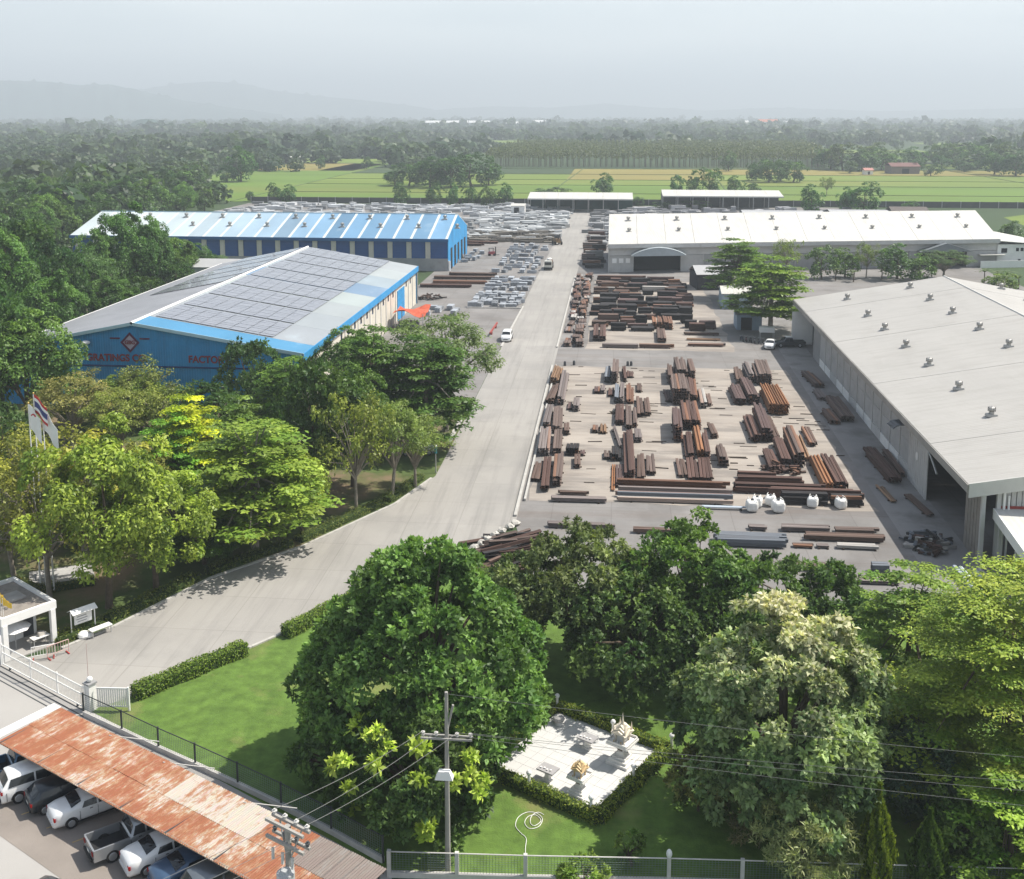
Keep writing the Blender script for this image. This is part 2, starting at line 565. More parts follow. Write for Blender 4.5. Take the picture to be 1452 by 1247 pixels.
KERB = mat('kerb_concrete', (0.43, 0.415, 0.385), 0.85, 0.12, 1.0)
def kerb_line(name, pts, wd=0.28, h=0.13, m=KERB):
    mb = MB()
    for i in range(len(pts) - 1):
        a, b = Vector((*pts[i], 0)), Vector((*pts[i + 1], 0))
        n = max(1, int((b - a).length / 1.0))
        ang = math.atan2(b.y - a.y, b.x - a.x)
        for k in range(n):
            c = a.lerp(b, (k + 0.5) / n)
            mb.box((c.x, c.y, h / 2), ((b - a).length / n - 0.02, wd, h), ang)
    return struct(name, mb, m)
LEFT_EDGE = [(-41.2, 74.0), (-38.9, 77.7), (-34.6, 87.4), (-28.6, 95.1), (-22.3, 106.9), (-19.9, 115.2)]
kerb_line('kerb', LEFT_EDGE)
kerb_line('kerb', [(-20.0, 128), (-19.9, 148)], 0.5, 0.2)
kerb_line('kerb', [(-9.6, 104.5), (-9.75, 171)], 0.3, 0.22)
kerb_line('kerb', [(-9.0, 109), (-9.15, 171)], 0.22, 0.3)
kerb_line('kerb', [(-9.75, 185), (-9.75, 268)], 0.3, 0.2)
kerb_line('kerb', [(-19.4, 185), (-19.0, 225)], 0.35, 0.12)
kerb_line('kerb', [(-19.0, 222.6), (-30.5, 222.0)], 0.4, 0.25)
kerb_line('kerb', [(-33.0, 68.0), (-27, 75.6), (-25.3, 78.0), (-21.3, 84.7)], 0.25, 0.12)

# paddy fields beyond the yard wall, each plot its own sheet with a low bund round it
F1 = mat('paddy_green', (0.11, 0.18, 0.026), 0.95, 0.16, 0.02, stain=((0.15, 0.18, 0.035), 0.012, 0.5, 0.8), stretch=(0.3, 1, 1))
F2 = mat('paddy_light', (0.14, 0.195, 0.03), 0.95, 0.14, 0.02, stain=((0.19, 0.18, 0.045), 0.012, 0.55, 0.8), stretch=(0.3, 1, 1))
F3 = mat('paddy_ripe', (0.225, 0.19, 0.05), 0.95, 0.14, 0.02, stain=((0.17, 0.20, 0.06), 0.015, 0.55, 0.8), stretch=(0.3, 1, 1))
BUND = mat('bund_earth', (0.085, 0.125, 0.04), 0.95, 0.3, 0.3)
xs = [-178, -30, 60, 235, 380, 520]
ys = [488, 552, 618, 668, 728, 800]
for i in range(len(xs) - 1):
    for j in range(len(ys) - 1):
        if j == 4 and (xs[i] < -50):
            continue
        x0, x1, y0, y1 = xs[i], xs[i + 1], ys[j], ys[j + 1]
        m = [F1, F1, F2, F2, F3][j] if xs[i] < 240 else rnd.choice([F1, F1, F2])
        if j == 3 and -60 < xs[i] < 0: m = F3
        poly_sheet('paddy_field', [(x0, y0), (x1, y0), (x1, y1), (x0, y1)], 0.05, m)
bm_ = MB()
for x in xs[:-1]: bm_.box((x, 644, 0.12), (0.7, 312, 0.24), rnd.uniform(-0.05, 0.05))
for y in ys[1:]: bm_.box((171, y, 0.14), (698, 0.7, 0.28), rnd.uniform(-0.006, 0.006))
struct('field_bunds', bm_, BUND)
poly_sheet('paddy_field', [(138, 330), (520, 330), (520, 487), (196, 487), (150, 440)], 0.045, F2)
poly_sheet('paddy_field', [(-178, 490), (-178, 800), (-205, 800), (-262, 735), (-262, 640), (-228, 560), (-190, 490)], 0.045, F1)
for (x0, y0, x1, y1, m) in ((-330, 880, -190, 960, F2), (-210, 640, -180, 880, F1), (-420, 660, -300, 720, F2), (230, 830, 480, 900, F2), (150, 1150, 330, 1250, F2), (-200, 1500, 100, 1640, F2), (400, 1400, 800, 1560, F2), (-700, 1300, -400, 1420, F2), (250, 960, 420, 1080, F1), (-260, 760, -185, 870, F3)):
    poly_sheet('paddy_field', rect(x0, y0, x1, y1), 0.05, m)

# ================================================================== buildings
def slab(mb, a, b, c, d, th):
    """A sheet with corners a..d (counter-clockwise from above) and thickness th below them."""
    n = (Vector(b) - Vector(a)).cross(Vector(d) - Vector(a)).normalized() * th
    vs = [Vector(p) for p in (a, b, c, d)]
    return mb.add(vs + [v - n for v in vs], [(0, 1, 2, 3), (7, 6, 5, 4), (4, 5, 1, 0), (5, 6, 2, 1), (6, 7, 3, 2), (7, 4, 0, 3)])
def ribbed(mb, x0, x1, z0, z1, y, pitch=0.5, rib=0.05, depth=0.05):
    """Upright ribs on a wall lying in the local XZ plane, facing -Y."""
    n = int((x1 - x0) / pitch)
    for i in range(n):
        x = x0 + (i + 0.5) * (x1 - x0) / n
        mb.box((x, y - depth / 2, (z0 + z1) / 2), (rib, depth, z1 - z0))
    return mb
def text_mesh(body, size, depth=0.06, bold=0.0):
    cu = bpy.data.curves.new('lettering', 'FONT')
    cu.body = body
    cu.size = size
    cu.extrude = depth
    cu.offset = bold
    cu.align_x = 'CENTER'
    o = bpy.data.objects.new('lettering', cu)
    COL.objects.link(o)
    dg = bpy.context.evaluated_depsgraph_get()
    me = bpy.data.meshes.new_from_object(o.evaluated_get(dg))
    bpy.data.objects.remove(o)
    return me

GREYROOF = mat('pale_roof', (0.385, 0.37, 0.345), 0.55, 0.05, 0.15, spec=0.3, stain=((0.35, 0.335, 0.31), 0.25, 0.54, 0.7), stretch=(1, 0.4, 1), ribs=('Y', 0.5, 0.35), streak=((0.03, 1.2, 1), 0.9, (0.27, 0.25, 0.225), 0.5))
WHITEROOF = mat('white_roof', (0.56, 0.545, 0.505), 0.5, 0.06, 0.2, spec=0.3, stain=((0.54, 0.525, 0.48), 0.2, 0.54, 0.6), ribs=('X', 0.6, 0.3), streak=((1.0, 0.04, 1), 0.8, (0.42, 0.39, 0.34), 0.5))
FASCIA = mat('fascia_paint', (0.55, 0.54, 0.51), 0.6, 0.08, 0.6)
GREYWALL = mat('grey_wall', (0.33, 0.325, 0.32), 0.8, 0.12, 0.5, stain=((0.22, 0.2, 0.18), 0.6, 0.58, 0.5))
PALEWALL = mat('pale_wall', (0.52, 0.51, 0.49), 0.75, 0.1, 0.5, stain=((0.36, 0.34, 0.31), 0.5, 0.58, 0.5))
CREAM = mat('cream_wall', (0.60, 0.56, 0.48), 0.8, 0.1, 0.4, stain=((0.40, 0.36, 0.3), 0.6, 0.58, 0.5))
WHITE = mat('white_paint', (0.80, 0.79, 0.76), 0.55, 0.05, 0.8)
BROWNWALL = mat('weathered_cladding', (0.27, 0.245, 0.215), 0.85, 0.2, 0.8, stain=((0.16, 0.13, 0.11), 0.8, 0.5, 0.6))
BLUE = mat('blue_cladding', (0.038, 0.275, 0.56), 0.6, 0.12, 0.4, spec=0.3, stain=((0.06, 0.20, 0.36), 0.5, 0.55, 0.6), streak=((1.6, 1.6, 0.06), 1.0, (0.05, 0.15, 0.30), 0.35))
BLUE2 = mat('deep_blue_door', (0.018, 0.085, 0.26), 0.5, 0.12, 0.5)
BLUEROOF = mat('blue_roof', (1, 1, 1), 0.42, 0.10, 0.12, spec=0.4, tint=True, stretch=(1, 0.5, 1), stain=((0.42, 0.50, 0.54), 0.12, 0.60, 0.5))
DARK = mat('dark_opening', (0.02, 0.02, 0.022), 0.9, 0.1)
STEELP = mat('steel_post', (0.42, 0.42, 0.41), 0.5, 0.1, 1.0, metal=0.3)
DKSTEEL = mat('dark_steel', (0.07, 0.075, 0.08), 0.5, 0.15, 1.0)
REDP = mat('red_trim', (0.32, 0.06, 0.05), 0.6, 0.1)
RIBSH = mat('ribbed_sheet', (0.46, 0.45, 0.43), 0.6, 0.1, 0.4, stain=((0.33, 0.31, 0.28), 0.5, 0.58, 0.5))
VENTM = mat('vent_metal', (0.40, 0.39, 0.37), 0.5, 0.15, 2.0, metal=0.4)

vb = MB().box((0, 0, 0.18), (1.5, 1.0, 0.36), top=0.85).tube((0, 0, 0.36), (0, 0, 0.7), 0.36, 0.36, 10)
VENT_BASE = vb.mesh('roof_vent')
VENT_BASE.materials.append(VENTM)
vc = MB().ball((0, 0, 1.0), 0.5, 10, 6, 0.75).tube((0, 0, 1.3), (0, 0, 1.45), 0.14, 0.05, 8)
for i in range(10):
    a = 2 * PI * i / 10
    vc.box((0.46 * math.cos(a), 0.46 * math.sin(a), 1.0), (0.14, 0.03, 0.55), a)
VENT_COWL = vc.mesh('cowl')
VENT_COWL.materials.append(VENTM)
def vent(parent, x, y, z, s=1.0):
    o = obj('roof_vent', VENT_BASE, None, parent, (x, y, z))
    o.scale = (s, s, s)
    obj('cowl', VENT_COWL, None, o)

# ---- big pale shed on the right -------------------------------------------------
def big_shed():
    t = thing('steel_shed', 'huge pale grey gabled steel shed with two rows of roof vents beside the beam yard', 'factory shed', (33, 97, 0))
    W2, L, ze, zr, ov = 24.0, 97.0, 7.5, 12.0, 1.5     # half width, length, eave, ridge, overhang
    nb = 8
    for side in (0, 1):
        for i in range(nb):
            y0, y1 = -0.5 + (L + 1.0) * i / nb, -0.5 + (L + 1.0) * (i + 1) / nb - 0.05
            mb = MB()
            dz = 0.015 * (i % 2)
            if side == 0:
                slab(mb, (-ov, y0, ze + dz), (W2, y0, zr + dz), (W2, y1, zr + dz), (-ov, y1, ze + dz), 0.12)
            else:
                slab(mb, (W2, y0, zr + dz), (2 * W2 + ov, y0, ze + dz), (2 * W2 + ov, y1, ze + dz), (W2, y1, zr + dz), 0.12)
            obj('roof_sheet', mb, GREYROOF, t)
    obj('ridge_cap', MB().tube((W2, -0.6, zr), (W2, L + 0.6, zr), 0.16, 0.16, 6), FASCIA, t)
    mb = MB()
    mb.box((-ov - 0.06, L / 2, ze - 0.42), (0.1, L + 1, 0.75))
    obj('eave_fascia', mb, mat('eave_grey', (0.30, 0.285, 0.26), 0.7, 0.15, 0.5), t)
    mb = MB()                                           # bargeboard on the near gable
    slab(mb, (-ov, -0.62, ze + 0.1), (-ov, -0.62, ze - 1.2), (W2, -0.62, zr - 1.2), (W2, -0.62, zr + 0.1), 0.1)
    slab(mb, (W2, -0.62, zr + 0.1), (W2, -0.62, zr - 1.2), (2 * W2 + ov, -0.62, ze - 1.2), (2 * W2 + ov, -0.62, ze + 0.1), 0.1)
    obj('gable_fascia', mb, FASCIA, t)
    mb = MB()
    for i in range(96):
        x = 1.6 + i * 0.48
        zt = ze + (zr - ze) * (1 - abs(x - W2) / W2) - 0.35
        mb.box((x, 0.0, (5.3 + zt) / 2), (0.40, 0.12, zt - 5.3))
    obj('gable_cladding', mb, RIBSH, t)
    obj('gable_backing', MB().prism([(1.2, 0.1), (2 * W2, 0.1), (2 * W2, 0.3), (1.2, 0.3)], 3.0, 7.6), RIBSH, t)
    obj('red_trim', MB().box((W2 + 0.6, -0.09, 5.35), (2 * W2 - 1.4, 0.08, 0.28)), REDP, t)
    mb = MB()
    for x in (0.0, 1.3): mb.box((x, 0.0, 3.7), (0.35, 0.35, 7.4))
    obj('corner_post', mb, PALEWALL, t)
    obj('drainpipe', MB().tube((1.7, -0.25, 0), (1.7, -0.25, 6.8), 0.12, 0.12, 8).tube((2.1, -0.25, 0), (2.1, -0.25, 6.5), 0.1, 0.1, 8), WHITE, t)
    # long wall towards the yard: plinth, then two courses of panels between posts
    PAN = mat('wall_panel', (0.40, 0.395, 0.385), 0.8, 0.1, 0.4, stain=((0.27, 0.25, 0.23), 0.5, 0.55, 0.6))
    y = 23.6
    k = 0
    while y < 74:
        obj('plinth', MB().box((0.0, y + 2.25, 0.6), (0.3, 4.5, 1.2)), WHITE if k % 3 else PALEWALL, t)
        for z0, z1 in ((1.24, 3.7), (3.76, 7.3)):
            obj('wall_panel', MB().box((0.0, y + 2.25, (z0 + z1) / 2), (0.2, 4.4, z1 - z0)), PAN, t)
        obj('wall_post', MB().box((-0.08, y, 3.65), (0.22, 0.16, 7.3)), PALEWALL, t)
        y += 4.56
        k += 1
    m2 = MB()
    for i in range(28): m2.box((0, 74.6 + i * 0.36, 3.6), (0.1 + 0.08 * (i % 2), 0.34, 7.2))
    obj('sliding_door', m2, GREYWALL, t)
    m2 = MB()
    for i in range(12): m2.box((-1.9 + 0.3 * i, 94.8, 2.9), (0.29, 0.10 + 0.05 * (i % 2), 5.8))
    obj('open_door', m2, WHITE, t)
    m2 = MB()
    for i in range(20): m2.box((-0.3, 16.4 + i * 0.36, 3.2), (0.1 + 0.07 * (i % 2), 0.35, 6.4))
    sd = obj('sliding_door', m2, PALEWALL, t)
    obj('door_emblem', MB().tube((-0.44, 20.0, 3.6), (-0.40, 20.0, 3.6), 0.45, 0.45, 16), WHITE, sd)
    m2 = MB()
    for i in range(11): m2.box((0.0, 0.3 + i * 0.4, 3.1), (0.12 + 0.07 * (i % 2), 0.38, 6.2))
    obj('side_cladding', m2, BROWNWALL, t)
    obj('door_rail', MB().box((-0.3, 12, 6.55), (0.2, 24, 0.25)), STEELP, t)
    # canopy arm over the door, and the curved hood at its far end
    hood = MB()
    for i in range(8):
        a0, a1 = PI * i / 8, PI * (i + 1) / 8
        slab(hood, (-0.2 - 1.1 + 1.3 * -math.cos(a0) * 0.9, 22.2, 5.9 + 0.5 * math.sin(a0)), (-1.3 + 1.3 * -math.cos(a1) * 0.9, 22.2, 5.9 + 0.5 * math.sin(a1)), (-1.3 + 1.3 * -math.cos(a1) * 0.9, 24.4, 5.9 + 0.5 * math.sin(a1)), (-1.5 + 1.3 * -math.cos(a0) * 0.9, 24.4, 5.9 + 0.5 * math.sin(a0)), 0.08)
    obj('door_hood', hood, DKSTEEL, t)
    arm = [(-0.6, 21.5 - 9.5 * q, 6.6 - 2.3 * q ** 2.2) for q in np.linspace(0, 1, 9)]
    obj('curved_arm', MB().path(arm, 0.11, 6), STEELP, t)
    # hollow inside: back wall, far wall, floor
    obj('far_wall', MB().box((W2, L - 0.2, 3.7), (2 * W2, 0.2, 7.4)), GREYWALL, t)
    obj('rear_wall', MB().box((2 * W2, L / 2, 3.7), (0.2, L, 7.4)), GREYWALL, t)
    obj('inner_wall', MB().box((16, 12, 3.5), (0.2, 24, 7.0)), DKSTEEL, t)
    # lean-to at the near gable
    ml = MB()
    slab(ml, (0.9, -9.8, 4.15), (30, -9.8, 4.15), (30, -0.1, 5.25), (0.9, -0.1, 5.25), 0.12)
    rf = obj('lean_to_roof', ml, WHITEROOF, t)
    mf = MB()
    slab(mf, (0.84, -9.8, 4.16), (0.84, -0.1, 5.26), (0.84, -0.1, 4.3), (0.84, -9.8, 3.2), 0.08)
    mf.box((15.5, -9.9, 3.75), (29.2, 0.1, 0.9))
    obj('lean_to_fascia', mf, WHITE, rf)
    for yy in (-9.2, -5.0, -0.8):
        obj('lean_to_post', MB().box((1.3, yy, 1.9), (0.25, 0.25, 3.8)), PALEWALL, t)
    obj('lean_to_wall', MB().box((3.2, -4.8, 0.7), (0.15, 8.5, 1.4)), GREYWALL, t)
    for yv in (17.6, 28.7, 40.7, 51.8, 63.7, 74.6, 90): vent(t, 6.2, yv, ze + (zr - ze) * 7.7 / 25.5, 0.78)
    for yv in (20, 32, 44.1, 55.5, 67.7, 79.5, 91.5): vent(t, 16.8, yv, ze + (zr - ze) * 18.3 / 25.5, 0.78)
    for yv in (45, 57, 69, 81, 93): vent(t, 32.2, yv, ze + (zr - ze) * 17.3 / 25.5, 0.78)
    return t
big_shed()

# ---- blue gabled factory with the solar roof ------------------------------------
def solar_factory():
    RX = -2.3                                             # the ridge stands left of the middle
    t = thing('factory_hall', 'blue gabled factory with solar panels on its roof and red lettering on the front', 'factory', (-63, 141, 0))
    W2, L, ze, zr = 21.4, 86.0, 8.0, 11.8
    P_ROOF = mat('solar_factory_roof', (0.27, 0.275, 0.295), 0.5, 0.10, 0.15, spec=0.4, ribs=('Y', 0.5, 0.3), stain=((0.20, 0.205, 0.22), 0.2, 0.5, 0.5))
    mb = MB()
    slab(mb, (-W2, -0.4, ze), (RX, -0.4, zr), (RX, L, zr), (-W2, L, ze), 0.12)
    obj('roof_slope', mb, P_ROOF, t)
    nb = 9
    cols = [(0.06, 0.23, 0.40), (0.28, 0.30, 0.32), (0.29, 0.315, 0.33), (0.31, 0.335, 0.34), (0.34, 0.38, 0.37), (0.16, 0.24, 0.34), (0.28, 0.33, 0.36), (0.36, 0.39, 0.39), (0.33, 0.35, 0.36)]
    PANEL = mat('solar_glass', (0.225, 0.232, 0.262), 0.24, 0.12, 0.8, spec=0.6, coat=0.3)
    def slope_pt(x, y, up=0.0):
        return (RX + x, y, zr - (zr - ze) * x / (W2 - RX) + up)
    for i in range(nb):
        y0, y1 = (-0.4, 5.2) if i == 0 else (5.2 + (L - 5.2) * (i - 1) / (nb - 1), 5.2 + (L - 5.2) * i / (nb - 1))
        mb = MB()
        slab(mb, slope_pt(0, y0), slope_pt(W2 - RX, y0), slope_pt(W2 - RX, y1 - 0.04), slope_pt(0, y1 - 0.04), 0.12)
        s = obj('roof_sheet', mb, BLUEROOF, t, color=cols[i])
        if i:
            m2 = MB()
            n1, n2 = 8, 9
            for a in range(n1):
                for b in range(n2):
                    xa, xb = 0.9 + 2.12 * a, 0.9 + 2.12 * (a + 1) - 0.09
                    ya = y0 + 0.35 + (y1 - y0 - 0.7) * b / n2
                    yb = y0 + 0.35 + (y1 - y0 - 0.7) * (b + 1) / n2 - 0.09
                    h = 0.14 + rnd.uniform(-0.012, 0.012)
                    slab(m2, slope_pt(xa, ya, h), slope_pt(xb, ya, h + rnd.uniform(-0.01, 0.01)), slope_pt(xb, yb, h), slope_pt(xa, yb, h), 0.04)
            obj('solar_array', m2, PANEL, t)
    for y0 in (38, 48, 58, 68, 78):                          # further arrays on the far slope
        m2 = MB()
        for a in range(6):
            for b in range(8):
                xa, ya = -1.2 - 2.2 * a, y0 + 1.1 * b
                zl = lambda q: zr + (zr - ze) * q / (W2 + RX) + 0.14
                slab(m2, (RX + xa - 2.1, ya, zl(xa - 2.1)), (RX + xa, ya, zl(xa)), (RX + xa, ya + 1.0, zl(xa)), (RX + xa - 2.1, ya + 1.0, zl(xa - 2.1)), 0.04)
        obj('solar_array', m2, PANEL, t)
    obj('ridge_cap', MB().tube((RX, -0.5, zr + 0.05), (RX, L, zr + 0.05), 0.22, 0.22, 6), WHITE, t)
    mb = MB()
    mb.prism([(-W2, 0), (W2 - 0.4, 0), (W2 - 0.4, 0.3), (-W2, 0.3)], 0, ze - 0.2)
    mb.add([(-W2, 0, ze - 0.2), (W2 - 0.4, 0, ze - 0.2), (RX, 0, zr - 0.15), (-W2, 0.3, ze - 0.2), (W2 - 0.4, 0.3, ze - 0.2), (RX, 0.3, zr - 0.15)], [(0, 1, 2), (5, 4, 3), (0, 2, 5, 3), (1, 4, 5, 2)])
    obj('gable_wall', mb, BLUE, t)
    mb = MB()
    for i in range(120):
        x = -W2 + 0.2 + i * (2 * W2 - 0.8) / 119
        zt = ze + (zr - ze) * ((x + W2) / (RX + W2) if x < RX else (W2 - x) / (W2 - RX)) - 0.35
        mb.box((x, -0.02, zt / 2), (0.09, 0.05, zt))
    obj('cladding_ribs', mb, BLUE, t)
    mb = MB()
    slab(mb, (-W2 - 0.2, -0.5, ze + 0.12), (-W2 - 0.2, -0.5, ze - 0.35), (RX, -0.5, zr - 0.3), (RX, -0.5, zr + 0.15), 0.08)
    slab(mb, (RX, -0.5, zr + 0.15), (RX, -0.5, zr - 0.3), (W2 + 0.2, -0.5, ze - 0.35), (W2 + 0.2, -0.5, ze + 0.12), 0.08)
    obj('gable_trim', mb, mat('pale_blue_trim', (0.42, 0.58, 0.66), 0.5, 0.06), t)
    obj('wall_band', MB().box((-0.2, -0.06, 5.75), (2 * W2 - 0.6, 0.1, 0.22)), mat('navy_band', (0.015, 0.05, 0.16), 0.5), t)
    LET = mat('red_lettering', (0.22, 0.035, 0.05), 0.5, 0.1)
    for body, x, size in (('GRATINGS CO.', -4.75, 1.30), ('FACTORY', 8.2, 1.30)):
        o = obj('lettering', text_mesh(body, size, 0.05, 0.035), LET, t, (x, -0.07, 6.45))
        o.rotation_euler = (PI / 2, 0, 0)
        o.scale = (0.98, 1.05, 1)
    em = MB()
    o_, i_ = 1.35, 0.98
    for q in range(4):
        a0, a1 = PI / 2 * q, PI / 2 * (q + 1)
        p = [(r * math.cos(a), r * 1.05 * math.sin(a)) for r, a in ((i_, a0), (o_, a0), (o_, a1), (i_, a1))]
        vs = [(x - 2.8, -0.12, z + 9.06) for x, z in p] + [(x - 2.8, -0.02, z + 9.06) for x, z in p]
        em.add(vs, [(0, 1, 2, 3), (7, 6, 5, 4), (0, 4, 5, 1), (1, 5, 6, 2), (2, 6, 7, 3), (3, 7, 4, 0)])
    for sx in (-1, 1): em.box((-2.8 + sx * 2.1, -0.08, 9.62), (1.4, 0.1, 0.2))
    e = obj('emblem', em, mat('emblem_dark', (0.10, 0.02, 0.06), 0.5), t)
    fb = MB()
    fb.add([(-2.8 - 1.0, -0.05, 9.06), (-2.8, -0.05, 9.06 - 1.05), (-2.8 + 1.0, -0.05, 9.06), (-2.8, -0.05, 9.06 + 1.05)], [(0, 1, 2, 3)])
    obj('emblem_field', fb, mat('emblem_pale', (0.42, 0.36, 0.45), 0.6), e)
    o = obj('emblem_letters', text_mesh('GBG', 0.72, 0.03, 0.02), LET, e, (-2.8, -0.1, 8.84))
    o.rotation_euler = (PI / 2, 0, 0)
    o = obj('dish', MB().ball((0, 0, 0), 0.6, 12, 6, 0.5), WHITE, t, (-8.9, -0.5, 9.0))
    # long side wall with slit windows, eave band and the blue shutter
    obj('side_wall', MB().box((W2 - 0.55, L / 2, 3.9), (0.3, L, 7.8)), CREAM, t)
    obj('side_wall', MB().box((-W2 + 0.2, L / 2, 3.9), (0.3, L, 7.8)), GREYWALL, t)
    obj('rear_wall', MB().box((0, L - 0.3, 3.9), (2 * W2 - 0.5, 0.3, 7.8)), BLUE, t)
    obj('eave_fascia', MB().box((W2 + 0.06, L / 2 - 0.2, ze - 0.55), (0.12, L + 0.6, 1.1)), BLUE, t)
    obj('eave_fascia', MB().box((-W2 - 0.06, L / 2 - 0.2, ze - 0.1), (0.12, L + 0.6, 0.3)), WHITE, t)
    obj('roof_corner_post', MB().tube((W2 - 0.1, L - 0.3, 0), (W2 - 0.1, L - 0.3, 7), 0.12), STEELP, t)
    for i in range(14):
        y = 22 + i * 4.4
        if 64 < y < 74: continue
        wv = obj('window', MB().box((W2 - 0.40, y, 6.0), (0.08, 0.9, 1.3)), BLUE2, t)
        obj('pane', MB().box((W2 - 0.35, y, 6.0), (0.03, 0.7, 1.1)), DARK, wv)
        obj('pilaster', MB().box((W2 - 0.37, y + 2.2, 3.6), (0.12, 0.35, 7.0)), PALEWALL, t)
    m2 = MB()
    for i in range(14): m2.box((W2 - 0.36, 69, 0.2 + i * 0.42), (0.12 + 0.04 * (i % 2), 7.0, 0.4))
    obj('roller_shutter', m2, BLUE, t)
    return t
solar_factory()

# ---- long blue hall behind ----------------------------------------------------------
def blue_hall():
    t = thing('factory_hall', 'long blue roofed hall with pale skylight strips and a row of deep blue doors', 'factory', (-143, 275, 0))
    L, D, ze, zr = 100.5, 36.0, 8.3, 13.0
    nb = 22
    bw = L / nb
    for i in range(nb):
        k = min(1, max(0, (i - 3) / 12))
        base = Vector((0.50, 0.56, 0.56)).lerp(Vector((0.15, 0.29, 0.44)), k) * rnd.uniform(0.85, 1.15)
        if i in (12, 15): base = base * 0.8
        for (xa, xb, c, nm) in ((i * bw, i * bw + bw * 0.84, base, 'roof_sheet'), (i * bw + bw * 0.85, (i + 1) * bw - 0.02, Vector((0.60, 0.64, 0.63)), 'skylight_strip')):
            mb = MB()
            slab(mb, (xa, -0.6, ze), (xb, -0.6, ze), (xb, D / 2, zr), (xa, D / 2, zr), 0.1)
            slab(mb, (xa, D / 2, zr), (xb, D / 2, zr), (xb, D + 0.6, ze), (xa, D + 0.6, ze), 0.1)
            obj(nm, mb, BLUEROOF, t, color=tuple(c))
    obj('ridge_cap', MB().box((L / 2, D / 2, zr + 0.05), (L, 0.5, 0.12)), mat('ridge_blue', (0.25, 0.4, 0.5), 0.5), t)
    obj('eave_fascia', MB().box((L / 2, -0.7, ze - 0.35), (L + 0.4, 0.12, 0.8)), mat('hall_fascia', (0.02, 0.115, 0.28), 0.5, 0.1), t)
    obj('front_wall', MB().box((L / 2, 0.35, 3.9), (L - 0.4, 0.3, 7.8)), BLUE2, t)
    obj('base_wall', MB().box((L / 2, 0.05, 1.6), (L - 0.2, 0.3, 3.2)), GREYWALL, t)
    n = 20
    for i in range(n):
        x0 = 2.0 + (L - 2) * i / n
        m2 = MB()
        for q in range(10): m2.box((x0 + 2.0, 0.12, 3.45 + q * 0.43), (3.3, 0.10 + 0.04 * (q % 2), 0.42))
        obj('shutter_door', m2, BLUE2, t)
        obj('pillar', MB().box((x0 - 0.3, 0.05, 5.5), (1.25, 0.34, 4.55)), CREAM, t)
    # gable end facing the road
    mb = MB().prism([(L - 0.3, 0.2), (L, 0.2), (L, D - 0.2), (L - 0.3, D - 0.2)], 0, ze)
    mb.add([(L, 0.2, ze), (L, D - 0.2, ze), (L, D / 2, zr - 0.12), (L - 0.3, 0.2, ze), (L - 0.3, D - 0.2, ze), (L - 0.3, D / 2, zr - 0.12)], [(0, 1, 2), (5, 4, 3), (0, 2, 5, 3), (1, 4, 5, 2)])
    obj('gable_wall', mb, BLUE, t)
    for y, w_ in ((5.5, 3.2), (12, 3.4), (18, 3.0), (24.5, 3.2), (30.5, 3.4)):
        obj('doorway', MB().box((L + 0.05, y, 2.7), (0.12, w_ * 0.8, 5.4)), DARK, t)
    obj('downpipe', MB().tube((L + 0.2, 0.3, 0), (L + 0.2, 0.3, 2.6), 0.3, 0.3, 8), WHITE, t)
    obj('rear_wall', MB().box((L / 2, D - 0.2, 4), (L, 0.3, 8)), BLUE2, t)
    for i in range(9):
        vent(t, 16 + i * 10.2, D / 2 - 4.2, zr - 1.15, 0.95)
        vent(t, 20.2 + i * 10.2, D / 2 - 10.5, zr - 2.8, 0.95)
blue_hall()

